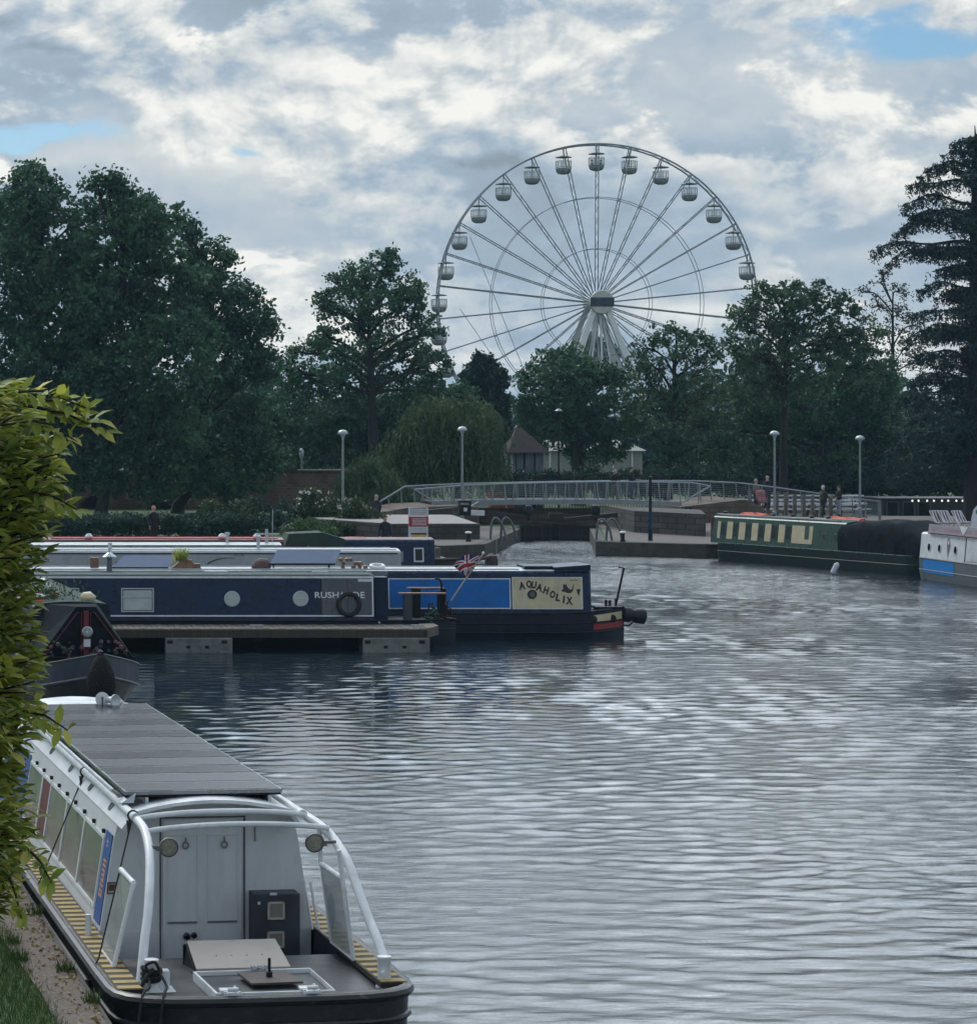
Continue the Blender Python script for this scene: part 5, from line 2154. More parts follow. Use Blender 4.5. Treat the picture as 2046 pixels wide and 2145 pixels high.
m = MB()
m.loft([ring(-.35, .9), ring(.1, .965), ring(.30, .985), ring(GZ)], smooth=True, cap=False)
m.build('hull', hullblack, T)
m = MB()
for z, r_, s in ((GZ - .03, .048, 1.0), (.44, .030, .995), (.22, .026, .98)):
    m.tube(ring(z, s), r_, 8, closed=True)
m.build('rubbing_strake', mat('strake_black', (.022, .024, .026), .4, var=.3, dirt=(.2, .19, .17), dirt_amt=.22, dscale=7), T)
m = MB()      # gunwale cap
o1, o2 = ring(GZ + .012), ring(GZ + .012, 1, .05)
nn = len(o1)
for k in range(nn):
    k2 = (k + 1) % nn
    m.add([o1[k], o1[k2], o2[k2], o2[k]], [(0, 1, 2, 3)])
m.build('gunwale_cap', mat('worn_edge', (.07, .066, .058), .55, var=.4, dirt=(.3, .24, .15), dirt_amt=.35, dscale=8), T)
m = MB()      # aft deck
dk = [(x, y, DZ) for x, y in [(0, -.02), (.8, 0), (1.1, .12), (1.22, .32), (1.25, .5), (1.25, 1.95), (-1.25, 1.95), (-1.25, .5), (-1.22, .32), (-1.1, .12), (-.8, 0)]]
m.poly(dk)
m.prism([(-1.05, 1.93, -.05), (1.05, 1.93, -.05), (1.05, 1.93, DZ - .004), (-1.05, 1.93, DZ - .004)], (0, .03, 0))
m.build('aft_deck', deckm, T)
m = MB()
m.box(-1.06, 1.06, 1.96, 2.95, -.06, -.02)
m.box(1.05, 1.08, 1.95, 2.95, -.06, GZ + .02)
m.box(-1.08, -1.05, 1.95, 2.95, -.06, GZ + .02)
m.build('cockpit_well', mat('well_navy', (.015, .022, .045), .5), T)
# side decks with yellow and black tread
for s in (-1, 1):
    m = MB()
    v = .34
    k = 0
    m.box(min(s * 1.04, s * 1.275), max(s * 1.04, s * 1.275), .32, 12.4, GZ - .03, GZ + .016, 1)
    while v < 11.8:
        m.box(min(s * 1.055, s * 1.265), max(s * 1.055, s * 1.265), v, v + .115, GZ + .016, GZ + .022, 0)
        v += .225
    m.build('side_deck_tread', [yellowp, blackp], T)

# cabin body
prof = [(-1.035, GZ), (-.90, 1.56), (-.865, 1.70), (-.74, 1.86)]
for k in range(1, 8):
    u = -1 + 2 * k / 8
    prof.append((u * .74, 1.86 + .10 * (1 - u * u)))
prof += [(.74, 1.86), (.865, 1.70), (.90, 1.56), (1.035, GZ)]
VB = 2.95
m = MB()
low = [p_ for p_ in prof]
m.loft([[(x, VB, z) for x, z in low], [(x, 12.3, z) for x, z in low]])
cab = m.build('cabin', cabin_white, T)
m = MB()
m.box(-1.03, 1.03, VB - .005, VB + .02, -.05, GZ)
m.build('lower_bulkhead', cabin_white, T)
# roof shell overhanging the bulkhead
m = MB()
rp = prof[1:-1]
ro = [(x * 1.012, z + .02) for x, z in rp[1:-1]]
ri = [(x * .985, z - .012) for x, z in rp[1:-1]]
m.loft([[(x, 2.62, z) for x, z in ro + ri[::-1]], [(x, 12.4, z) for x, z in ro + ri[::-1]]])
m.build('roof', white_paint, T)


def ub(xc, v=VB):
    s_ = F / (TO.y + .9918 * v)
    return ((250 + xc / 2.886 - PPX) / s_ - TO.x + .1275 * v) / .9918


def zb2(yc, v=VB):
    return HC - (1640 + yc / 2.886 - HY) * (TO.y + .9918 * v) / F


# bulkhead doors with recessed panels
m = MB()
d0, d1, dt = ub(250), ub(752), zb2(212)
w_ = .014
m.box(d0 - w_, d0, VB - .012, VB, 0, dt)
m.box(d1, d1 + w_, VB - .012, VB, 0, dt)
m.box(d0 - w_, d1 + w_, VB - .012, VB, dt, dt + w_)
m.build('door_seal', mat('seal_dark', (.06, .07, .08), .6), T)
for a, b_ in ((280, 500), (525, 742)):
    m = MB()
    m.box(ub(a) - .03 if a < 300 else ub(505), ub(b_) + (.012 if a < 300 else -.002), VB - .022, VB - .0005, .05, dt - .01)
    dr = m.build('door', cabin_white, T, bevel=.006)
    m = MB()
    x0_, x1_, z0_, z1_ = ub(a + 4), ub(b_ - 30), zb2(845), zb2(310)
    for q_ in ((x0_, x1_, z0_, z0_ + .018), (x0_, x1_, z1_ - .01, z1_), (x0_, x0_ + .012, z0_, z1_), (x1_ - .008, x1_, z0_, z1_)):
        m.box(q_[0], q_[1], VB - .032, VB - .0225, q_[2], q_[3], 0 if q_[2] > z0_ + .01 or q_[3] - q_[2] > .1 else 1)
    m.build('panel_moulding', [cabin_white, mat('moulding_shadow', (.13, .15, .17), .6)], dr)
m = MB()
for px, py, r_ in ((403, 922, .036), (447, 917, .030)):
    M_ = Matrix.Translation((ub(px), VB - .03, zb2(py))) @ Matrix.Rotation(R(90), 4, 'X')
    m.lathe([(r_, 0), (r_ * .9, .02), (r_ * .5, .03), (0, .03)], n=14, M=M_)
m.build('door_knob', blackgloss, T)
for px, py in ((385, 265), (650, 260), (820, 260)):
    m = MB()
    M_ = Matrix.Translation((ub(px), VB - .01, zb2(py))) @ Matrix.Rotation(R(90), 4, 'X')
    m.lathe([(.02, 0), (.018, .02), (0, .03)], n=10, M=M_)
    m.build('knob', darkm, T)
hookm = mat('hook_grey', (.18, .2, .21), .5, .4)
for px in (395, 630):
    m = MB()
    c = (ub(px), VB - .045, zb2(372))
    m.tube([(c[0] + .028 * math.cos(a), c[1], c[2] + .03 * math.sin(a)) for a in np.linspace(0, 6.283, 14, endpoint=False)], .008, 6, closed=True)
    m.tube([(c[0], c[1], c[2] + .03), (c[0], c[1], c[2] + .075)], .008, 6)
    m.build('hook', hookm, T)
m = MB()
m.tube([(ub(818), VB - .02, zb2(262)), (ub(820), VB - .02, zb2(340)), (ub(815), VB - .03, zb2(356)), (ub(826), VB - .03, zb2(350))], .007, 5)
m.build('hook', hookm, T)
m = MB()
x0_, x1_ = ub(783), ub(1066)
z1_ = zb2(655)
m.box(x0_, x1_, VB - .24, VB - .005, .0, z1_)
fb_ = m.build('electric_cabinet', mat('cabinet_grey', (.035, .042, .055), .5, var=.3, dirt=(.12, .12, .12), dirt_amt=.2), T, bevel=.008)
vgm = [mat('grille', (.22, .22, .18), .6), beigep]
for a, b_, c, d_ in ((900, 730, 1005, 838), (898, 910, 1003, 1010)):
    m = MB()
    X0, X1, Z0, Z1 = ub(a, 2.7), ub(c, 2.7), zb2(d_, 2.7), zb2(b_, 2.7)
    m.box(X0, X1, VB - .252, VB - .24, Z0, Z0 + .02, 1)
    m.box(X0, X1, VB - .252, VB - .24, Z1 - .02, Z1, 1)
    m.box(X0, X0 + .02, VB - .252, VB - .24, Z0, Z1, 1)
    m.box(X1 - .02, X1, VB - .252, VB - .24, Z0, Z1, 1)
    m.box(X0 + .02, X1 - .02, VB - .246, VB - .24, Z0 + .02, Z1 - .02, 0)
    m.build('vent_grille', vgm, fb_)
m = MB()
m.box(ub(915, 2.7), ub(958, 2.7), VB - .245, VB - .24, zb2(690, 2.7), zb2(675, 2.7))
m.box(x0_ + .04, x0_ + .065, VB - .246, VB - .24, zb2(745, 2.7), zb2(728, 2.7))
m.build('white_sticker', sign_w, fb_)

# left cabin side: windows, blue board
class SideT(Side):
    def __init__(s):
        s.x0, s.z0 = -1.035, GZ
        s.k = (-.90 + 1.035) / (1.56 - GZ)
        L = math.hypot(1, s.k)
        s.up = Vector((s.k / L, 0, 1 / L))
        s.n = Vector((-1 / L, 0, s.k / L))

    def pt(s, v, z, off=0):
        return Vector((s.x0 + s.k * (z - s.z0), -v, z)) .reflect(Vector((0, 1, 0))) * 1 + s.n * off if False else Vector((s.x0 + s.k * (z - s.z0), v, z)) + s.n * off

    def panel(s, mb, a0, a1, z0, z1, o0, o1, mi=0, skew=0):
        v = [s.pt(a1, z0, o0), s.pt(a0, z0, o0), s.pt(a0, z0, o1), s.pt(a1, z0, o1), s.pt(a1, z1, o0), s.pt(a0, z1, o0), s.pt(a0, z1, o1), s.pt(a1, z1, o1)]
        mb.hexa([v[3], v[2], v[1], v[0], v[7], v[6], v[5], v[4]], mi)


sT = SideT()
edges = [3.42, 4.72, 6.05, 7.38, 8.1, 9.3]
for i, (a, b_) in enumerate(zip(edges[:-1], edges[1:])):
    m = MB()
    sT.panel(m, a + .03, b_ - .03, .86, 1.50, .001, .008)
    wn = m.build('side_window', wingrey if i != 3 else maroon, T)
    m = MB()
    sT.frame(m, a, b_, .83, 1.53, .032, .001, .02)
    m.build('window_frame', white_paint, wn)
m = MB()
for v in np.arange(3.5, 9, .66):
    p_ = sT.pt(v, 1.565, .0)
    m.box(p_.x - .03, p_.x + .0, v - .02, v + .03, 1.55, 1.59)
m.build('window_catch', darkm, T)
m = MB()
sT.panel(m, 3.0, 3.38, .74, 1.60, .001, .010)
bbd = m.build('blue_board', sign_b, T)
m = MB()
zz = .98
rr = random.Random(2)
while zz < 1.32:       # orange lettering running up the board, too small to read in the photo
    sT.panel(m, 3.10, 3.28, zz, zz + .022, .010, .013)
    sT.panel(m, rr.choice((3.10, 3.22)), 3.28 if rr.random() < .5 else 3.2, zz + .022, zz + .036, .010, .013)
    zz += .048
m.build('orange_lettering', letter_o, bbd)
m = MB()
for k in range(5):
    p_ = sT.pt(3.2, 1.50, .011)
    a = k * 1.256
    m.add([p_, sT.pt(3.2 + .05 * math.cos(a), 1.50 + .05 * math.sin(a), .0125), sT.pt(3.2 + .05 * math.cos(a + .5), 1.50 + .05 * math.sin(a + .5), .0125)], [(0, 1, 2)])
m.build('white_emblem', letter_w, bbd)
m = MB()
sT.panel(m, 9.4, 11.8, .74, 1.58, .001, .012)
m.build('blue_name_board', sign_b, T)
# fittings on the sloping roof shoulder
for v in (3.6, 5.0, 6.5, 8.1):
    c = Vector((-.805, v, 1.79))
    nrm = Vector((-.16, 0, .125)).normalized()
    M_ = Matrix.Translation(c) @ nrm.to_track_quat('Z', 'Y').to_matrix().to_4x4()
    m = MB()
    m.lathe([(.055, .0), (.052, .03), (.04, .032), (.038, .01)], n=16, M=M_)
    pl = m.build('roof_portlight', galv, T)
    m = MB()
    m.lathe([(.038, .022), (0, .025)], n=16, M=M_)
    m.build('pane', windark, pl)

# solar array on the roof, one panel after another
v = 2.90
k = 0
while v < 10.5:
    m = MB()
    m.M = Matrix.Translation((0, v + .3, 2.017)) @ Matrix.Rotation(R((.1, .5, -.35, .45, -.45, .3, .45, -.3, .35, -.4, .25, -.2, .35)[k % 13]), 4, 'X') @ Matrix.Translation((0, -v - .3, -2.017))
    m.box(-.80, .735, v, v + .60, 2.0, 2.035, 1)
    m.box(-.785, .72, v + .03, v + .572, 2.035, 2.038, 0)
    m.build('solar_panel', [solar, mat('panel_frame', (.2, .22, .23), .3, .5) if k == 0 else D.materials['panel_frame']], T)
    v += .615
    k += 1
m = MB()
m.box(-.79, .73, 2.93, 10.4, 1.975, 1.998)
m.build('panel_tray', darkm, T)
m = MB()
for x in (-.60, .60):
    m.box(x, x + .03, 2.9, 10.4, 1.90, 1.975)
m.tube([(-.885, 3.1, 2.02), (-.885, 10, 2.02)], .018, 6)
for v in np.arange(3.1, 10, 1.1):
    m.tube([(-.885, v, 2.02), (-.78, v, 1.96)], .015, 5)
m.prism([(-.84, 2.86, 1.93), (-.72, 2.86, 1.93), (-.70, 2.86, 2.02)], (0, .25, 0))
m.build('panel_mount', alu, T)

# tubular rails
rl_l = [(-1.03, .60, .62), (-1.0, .68, .80), (-.955, .82, 1.0), (-.89, 1.02, 1.22), (-.83, 1.28, 1.45), (-.785, 1.55, 1.63), (-.765, 1.8, 1.745), (-.765, 2.05, 1.82), (-.79, 2.4, 1.865), (-.80, 3, 1.875), (-.80, 10.2, 1.875), (-.82, 10.6, 1.8)]
rl_r = [(1.13, .56, .86), (1.115, .75, 1.0), (1.09, 1.0, 1.165), (1.06, 1.25, 1.37), (1.035, 1.5, 1.56), (.99, 1.85, 1.71), (.93, 2.1, 1.79), (.86, 2.3, 1.84), (.82, 2.5, 1.865), (.80, 3, 1.875), (.80, 10.2, 1.875), (.82, 10.6, 1.8)]


def smooth(pts, n=6):
    pts = [Vector(p_) for p_ in pts]
    o_ = []
    for i in range(len(pts) - 1):
        p0, p1, p2, p3 = pts[max(0, i - 1)], pts[i], pts[i + 1], pts[min(len(pts) - 1, i + 2)]
        for k in range(n):
            t_ = k / n
            o_.append(.5 * ((2 * p1) + (p2 - p0) * t_ + (2 * p0 - 5 * p1 + 4 * p2 - p3) * t_ * t_ + (3 * p1 - p0 - 3 * p2 + p3) * t_ ** 3))
    return o_ + [pts[-1]]


for rl_ in (rl_l, rl_r):
    m = MB()
    m.tube(smooth(rl_), .042, 12)
    m.build('rail', white_paint, T)
for v, z, wl_, wr in ((2.32, 1.86, -.78, .86), (1.93, 1.795, -.765, .965)):
    m = MB()
    m.tube([(wl_ + (wr - wl_) * u, v, z + .055 * (1 - (2 * u - 1) ** 2) ** .8) for u in np.linspace(0, 1, 16)], .026, 10)
    m.build('cross_bar', white_paint, T)
m = MB()
for v in (3.0, 4.5, 6, 7.5, 9):
    for s in (-1, 1):
        m.tube([(s * .80, v, 1.875), (s * .76, v, 1.86)], .014, 5)
m.build('rail_bracket', white_paint, T)

# side screens
for s, bt, tp_ in ((-1, ((-1.15, 2.02), (-1.155, 1.28)), ((-.975, 2.02), (-.975, 1.28))), (1, ((1.03, 2.1), (1.035, 1.28)), ((.93, 2.1), (.935, 1.28)))):
    zb_b, zb_t = GZ + .02, 1.44
    a, b_ = Vector((bt[0][0], bt[0][1], zb_b)), Vector((bt[1][0], bt[1][1], zb_b))
    c, d_ = Vector((tp_[1][0], tp_[1][1], zb_t)), Vector((tp_[0][0], tp_[0][1], zb_t))
    m = MB()
    m.tube([d_, c], .024, 8)
    m.tube([a, d_], .016, 8)
    m.tube([b_, c + (c - b_) * .35 if s > 0 else c], .022, 8)
    m.tube([a, b_], .012, 6)
    if s > 0:
        m.tube([d_, Vector((.90, 2.05, 1.79))], .022, 8)
    sc_ = m.build('screen_frame', white_paint, T)
    m = MB()
    nrm = (b_ - a).cross(d_ - a).normalized() * .006
    m.prism([a, b_, c, d_], nrm)
    m.build('screen_pane', glass, sc_)

# floodlights
for x, v, z, s in ((-.60, 1.62, 1.70, -1), (.755, 1.62, 1.715, 1)):
    M_ = Matrix.Translation((x, v, z)) @ Matrix.Rotation(R(96), 4, 'X')
    m = MB()
    m.lathe([(.04, -.06), (.082, -.03), (.09, .0), (.09, .02), (.078, .024), (.076, .012)], n=24, M=M_)
    rx = -.765 if s < 0 else .96
    m.tube([(x + s * .085, v + .01, z), (rx, v + .02, z + .0)], .016, 6)
    m.box(x + s * .085 - .03, x + s * .085 + .03, v - .02, v + .03, z - .03, z - .005)
    fl_ = m.build('floodlight', mat('lamp_body_%d' % (s + 1), (.12, .12, .11), .4), T)
    m = MB()
    m.lathe([(.077, .014), (.05, .018), (0, .02)], n=24, M=M_)
    for k in range(3):
        a = k * 2.094 + .5
        M2 = M_ @ Matrix.Translation((.034 * math.cos(a), .034 * math.sin(a), .02))
        m.lathe([(.017, 0), (.014, .004), (0, .004)], n=8, M=M2, mi=1)
    m.build('lens', [lensm, mat('led_grey_%d' % (s + 1), (.28, .27, .2), .3)], fl_)

# stern bollards
for x, v, sc in ((-.93, .60, 1.0), (1.11, .47, 1.05)):
    m = MB()
    m.lathe([(.075, DZ), (.075, DZ + .02), (.058, DZ + .025), (.058, DZ + .24), (.064, DZ + .25), (.064, DZ + .275), (0, DZ + .28)], (x, v, 0), 20)
    if x > 0:
        m.tube([(x - .02, v - .05, DZ + .14), (x - .02, v - .09, DZ + .14)], .022, 8)
        m.box(x + .04, x + .13, v - .02, v + .12, DZ, DZ + .06)
    else:
        m.box(x - .02, x + .16, v - .01, v + .10, DZ, DZ + .17)
        m.box(x - .30, x + .2, v - .12, v + .14, DZ, DZ + .012)
    m.build('stern_bollard', white_paint, T, bevel=.006)
m = MB()
for k in range(6):
    m.tube([(-.93 + (.075 + .012 * (k % 2)) * math.cos(a), .60 + (.075 + .012 * (k % 2)) * math.sin(a), DZ + .10 + .018 * k + .012 * math.sin(a + k)) for a in np.linspace(0, 6.283, 16, endpoint=False)], .013, 6, closed=True)
m.tube(smooth([(-.93, .52, DZ + .2), (-1.0, .46, DZ + .15), (-1.06, .42, DZ + .05), (-1.08, .40, DZ + .02)]), .018, 6)
m.tube(smooth([(-.87, .52, DZ + .16), (-.85, .3, DZ + .1), (-.93, -.02, DZ + .075), (-.98, -.12, .4), (-1.02, -.3, .1)]), .014, 6)
m.tube(smooth([(-.97, .52, DZ + .14), (-1.0, .3, DZ + .09), (-1.10, .05, DZ + .075), (-1.16, -.08, .4), (-1.2, -.3, .1)]), .014, 6)
m.tube(smooth([(-.88, .5, DZ + .2), (-.93, .44, DZ + .28), (-1.0, .48, DZ + .24), (-.95, .5, DZ + .16)]), .014, 6)
o = m.build('mooring_rope', rope)
o.matrix_world = TM
tag(o, 'black mooring rope wound round the left stern bollard', 'rope')
m = MB()
m.tube([(-.93 + .09 * math.cos(a), .95 + .07 * math.sin(a), DZ + .02) for a in np.linspace(0, 6.283, 18, endpoint=False)], .014, 6, closed=True)
m.build('deck_ring', white_paint, T)

# engine hatch on the aft deck
H = [(-.50, .95), (-.47, .03), (.57, .03), (.565, .97)]
m = MB()
for (a, b_) in zip(H, H[1:] + H[:1]):
    a, b_ = Vector((*a, DZ)), Vector((*b_, DZ))
    if (a - b_).y < 0 and abs(a.x - b_.x) < .1 and a.x > 0:
        w__ = .010
    else:
        w__ = .022
    dv = (b_ - a).normalized()
    nr = Vector((-dv.y, dv.x, 0)) * w__
    m.prism([a, b_, b_ + nr, a + nr], (0, 0, .085))
m.build('hatch_coaming', white_paint, T, bevel=.004)
m = MB()
m.poly([(-.47, .07, DZ + .045), (.55, .07, DZ + .045), (.55, .94, DZ + .045), (-.48, .93, DZ + .045)])
m.build('hatch_lid', mat('hatch_dark', (.03, .04, .045), .5, var=.3, dirt=(.1, .1, .1), dirt_amt=.2), T)
m = MB()
m.prism([(-.10, .33, DZ + .08), (.36, .35, DZ + .08), (.31, .80, DZ + .08), (-.13, .78, DZ + .08)], (0, 0, .018))
m.build('rusty_plate', mat('brown_plate', (.075, .05, .045), .55, var=.3, dirt=(.03, .03, .035), dirt_amt=.3, dscale=6), T)
m = MB()
m.lathe([(.028, DZ + .095), (.028, DZ + .14), (.014, DZ + .145), (.014, DZ + .26), (0, DZ + .265)], (.11, .58, 0), 12)
m.build('steering_pin', darkm, T)
m = MB()
rr = random.Random(6)
for k in range(6):
    x_ = -.02 + k * .03
    m.tube([(x_, .86 + rr.random() * .06, DZ + .1), (x_ + .06, .84 + rr.random() * .08, DZ + .115), (x_ + .03, .9, DZ + .13)], .008, 5)
m.build('chain', steel, T)
for x in (-.335, .355):
    m = MB()
    m.box(x - .085, x + .085, -.06, .0, DZ, DZ + .012)
    m.box(x - .075, x - .05, -.055, .0, DZ + .01, DZ + .10)
    m.box(x + .05, x + .075, -.055, .0, DZ + .01, DZ + .10)
    m.box(x - .075, x + .075, -.05, .03, DZ + .075, DZ + .10)
    m.tube([(x - .045, -.03, DZ + .125), (x + .045, -.03, DZ + .125)], .02, 8)
    m.box(x - .09, x + .045, .03, .14, DZ + .088, DZ + .108)
    m.lathe([(.012, DZ + .1), (.012, DZ + .15), (0, DZ + .152)], (x + .02, 0, 0), 8)
    hg = m.build('hinge', white_paint, T, bevel=.003)
    m = MB()
    m.box(x - .05, x + .05, -.05, -.01, DZ + .013, DZ + .07)
    m.build('slot', blackgloss, hg)
# sloping locker lid
m = MB()
a0, a1, b0_, b1_ = (-.42, 1.20), (.44, 1.20), (-.42, 1.66), (.40, 1.66)
m.hexa([(a0[0], a0[1], DZ + .03), (a1[0], a1[1], DZ + .03), (b1_[0], b1_[1], DZ + .19), (b0_[0], b0_[1], DZ + .19),
        (a0[0], a0[1] - .004, DZ + .055), (a1[0], a1[1] - .004, DZ + .055), (b1_[0], b1_[1] + .01, DZ + .215), (b0_[0], b0_[1] + .01, DZ + .215)])
ld = m.build('locker_lid', beigep, T, bevel=.004)
m = MB()
m.prism([(-.46, 1.25, DZ), (-.46, 1.66, DZ), (-.44, 1.66, DZ + .19), (-.43, 1.25, DZ + .03)], (.02, 0, 0))
m.prism([(.42, 1.25, DZ), (.42, 1.66, DZ), (.40, 1.66, DZ + .19), (.43, 1.25, DZ + .03)], (-.02, 0, 0))
m.box(-.46, .42, 1.64, 1.665, DZ, DZ + .185)
m.build('locker_box', darkm, T)
m = MB()
for x in (-.2, -.06, .08, .22):
    m.lathe([(.008, 0), (0, .004)], n=6, M=Matrix.Translation((x, 1.4, DZ + .125)) @ Matrix.Rotation(R(20), 4, 'X'))
m.build('screws', darkm, ld)
# gear on the right side deck by the bulkhead
m = MB()
for x, v in ((1.06, 2.75), (1.02, 2.85)):
    m.tube([(x, v, GZ), (x - .07, v + .05, 1.15)], .014, 6)
m.build('grab_post', white_paint, T)
o = MB()
o.lathe([(0, -.17), (.035, -.12), (.045, 0), (.035, .12), (.012, .17), (.008, .19)], n=12)
o = o.build('fender', mat('pale_blue_fender', (.35, .43, .55), .4))
o.location = TM @ Vector((1.15, 2.62, .88))
tag(o, 'small pale blue fender standing on the right side deck of the trip boat', 'fender')
m = MB()
m.lathe([(.03, GZ + .016), (.028, GZ + .2), (.032, GZ + .21), (0, GZ + .215)], (-1.17, 2.78, 0), 10)
m.build('side_post', white_paint, T)
m = MB()
p0 = Vector((-.985, VB - .012, 1.13))
for q_ in ((0, .11, 0, .012), (0, .11, .10, .112), (0, .012, 0, .112), (.098, .11, 0, .112)):
    m.box(-.965 + q_[0] , -.965 + q_[1], VB - .012, VB - .003, 1.05 + q_[2], 1.05 + q_[3])
m.box(-.945, -.885, VB - .010, VB - .003, 1.08, 1.14)
m.build('red_notice', rust, T)
# headlamp and horn at the front of the roof
fx_ = lambda px, v: ((px - PPX) * (TO.y + .9918 * v) / F - TO.x + .1275 * v) / .9918
m = MB()
v = 10.75
xx_ = fx_(214, v)
M_ = Matrix.Translation((xx_, v, 2.11)) @ Matrix.Rotation(R(90), 4, 'X')
m.lathe([(.03, -.1), (.075, -.05), (.088, 0), (.088, .012), (0, .014)], n=20, M=M_)
m.tube([(xx_, v + .02, 2.03), (xx_, v + .02, 1.94)], .015, 6)
sp = m.build('spotlight', white_paint, T)
m = MB()
m.tube([(xx_, v - .02, 2.04), (xx_, v - .02, 2.115)], .007, 5)
m.lathe([(0, -.015), (.015, 0), (0, .018)], (xx_, v - .02, 2.125), 6)
m.build('bulb_stem', darkm, sp)
m = MB()
xx_ = fx_(238, v)
M_ = Matrix.Translation((xx_, v - .1, 2.10)) @ Matrix.Rotation(R(90), 4, 'X') @ Matrix.Rotation(R(35), 4, 'Y')
m.lathe([(.03, -.32), (.04, -.12), (.045, -.04), (.078, .0), (.08, .02), (.06, .0), (0, -.02)], n=20, M=M_)
m.tube([(xx_ + .08, v + .12, 2.07), (xx_ + .16, v + .3, 2.0), (xx_ + .16, v + .3, 1.9)], .045, 10)
m.build('horn', [white_paint], T)

# fenders hung on cords from the rail, against the bank side
for i, (v, z0_, lab) in enumerate(((2.42, .12, 'black fender on a cord at the left side of the trip boat below the windows'), (5.6, .12, 'black fender on a cord farther forward by the hedge'))):
    r_ = thing('hanging_fender', lab, 'fender', TM @ Vector((-1.37, v - 1.0 if i == 0 else v, z0_)), TZ, 'fenders hung on cords from the trip boat')
    org = Vector((-1.37, v - 1.0 if i == 0 else v, z0_))
    m = MB()
    m.lathe([(.02, -.02), (.045, .02), (.05, .38), (.02, .44)], n=12)
    m.build('fender_body', rubber, r_)
    m = MB()
    top_ = Vector((-.80, v, 1.875)) - org
    m.tube([(0, 0, .44), (.1, .02, .62), top_], .008, 5)
    m.tube([top_ + Vector((.045 * math.cos(a), 0, .045 * math.sin(a))) for a in np.linspace(0, 6.283, 10, endpoint=False)], .012, 5, closed=True)
    m.tube([top_ + Vector((-.03, .0, -.03)), top_ + Vector((-.06, -.12, -.16)), top_ + Vector((-.05, .02, -.05))], .010, 5)
    m.build('cord', rope, r_)
# ------------------------------------------------------------------ trees
def crown_pts(blobs, Y, dens=1.0, clump=.5, per=26, seed=1, depth=.75, shell=.55):
    rs = np.random.default_rng(seed)
    out = []
    cs = []
    for b in blobs:
        px, py, rp = b[:3]
        yo = b[3] if len(b) > 3 else rs.uniform(-1, 1) * depth * rp * Y / F * 1.3
        Rm = rp * Y / F
        c = np.array(P(px, py, Y + yo))
        c[0] = (px - PPX) * Y / F
        c[2] = HC - (py - HY) * Y / F
        c[1] = Y + yo
        cs.append((c, Rm))
        n = max(4, int(dens * 19 * Rm * Rm))
        d = unit(rs.normal(size=(n, 3)))
        rad = Rm * (shell + (1 - shell) * rs.random((n, 1)) ** .6)
        rad *= 1 + .14 * np.sin(d[:, :1] * 5 + px) * np.sin(d[:, 2:3] * 6)
        out.append(c + d * rad * np.array([1, 1, .95]))
    cc = np.concatenate(out)
    cr_ = clump * (.6 + .8 * rs.random(len(cc)))
    k = rs.poisson(per, len(cc)) + 3
    idx = np.repeat(np.arange(len(cc)), k)
    pts = cc[idx] + rs.normal(size=(len(idx), 3)) * (cr_[idx][:, None] * np.array([.5, .5, .36]))
    return pts, cs, cc


def tree(name, label, blobs, Y, base_px, m_, size=.29, dens=1.0, clump=.5, per=26, seed=1, trunk_r=.35, gz=ZQ, group=None, droop=0.0, aspect=.62, twigs=0, depth=.75, shell=.38, cat='tree', bb=None, leafname='crown'):
    bx = XP(base_px, Y)
    r_ = thing(name, label, cat, (bx, Y, gz), 0, group)
    off = np.array([bx, Y, gz])
    pts, cs, cc = crown_pts(blobs, Y, dens, clump, per, seed, depth, shell)
    V, Fq = leaf_quads(pts - off, size, aspect, droop, rng=np.random.default_rng(seed + 50))
    np_mesh(leafname, V, Fq, m_, r_)
    if trunk_r:
        m = MB()
        rs = random.Random(seed)
        cx = sum(c[0] for c, _ in cs) / len(cs)
        zs = sorted(c[2] for c, _ in cs)
        ztop = zs[int(len(zs) * .8)]
        fork = gz + (zs[0] - gz) * .9 + .3
        pts_ = [(0, 0, -.1), (.03, .02, .5), ((cx - bx) * .12, 0, (fork - gz) * .6), ((cx - bx) * .3, 0, fork - gz), ((cx - bx) * .8, 0, ztop - gz)]
        m.tube(pts_, [trunk_r * 1.35, trunk_r, trunk_r * .85, trunk_r * .72, trunk_r * .2], 9)
        m.build('trunk', bb or bark, r_)
        m = MB()
        spine = [Vector(p_) for p_ in pts_]
        for c, Rm in cs:
            tgt = Vector(c) - Vector(off)
            t_ = max(.05, min(.85, (tgt.z - spine[3].z) / max(.1, spine[4].z - spine[3].z) - .25))
            st_ = spine[3].lerp(spine[4], t_)
            if tgt.z < spine[3].z:
                st_ = spine[2].lerp(spine[3], .8)
            mid = st_.lerp(tgt, .5) + Vector((rs.uniform(-.4, .4), rs.uniform(-.4, .4), rs.uniform(.1, .6)))
            m.tube(smooth([st_, mid, tgt], 4), [trunk_r * .35] + [trunk_r * .28] * 3 + [trunk_r * .22] * 3 + [trunk_r * .12] * 2, 6)
            for k in range(3 + twigs):
                d = Vector((rs.gauss(0, 1), rs.gauss(0, 1), rs.gauss(.4, .8))).normalized() * Rm * rs.uniform(.7, 1.02)
                a = mid.lerp(tgt, rs.uniform(.4, 1))
                m.tube([a, a.lerp(tgt + d, .5) + Vector((rs.uniform(-.2, .2), 0, rs.uniform(-.1, .3))), tgt + d], [trunk_r * .14, trunk_r * .09, .015], 4, cap=False)
        m.build('limbs', bb or bark, r_)
    return r_


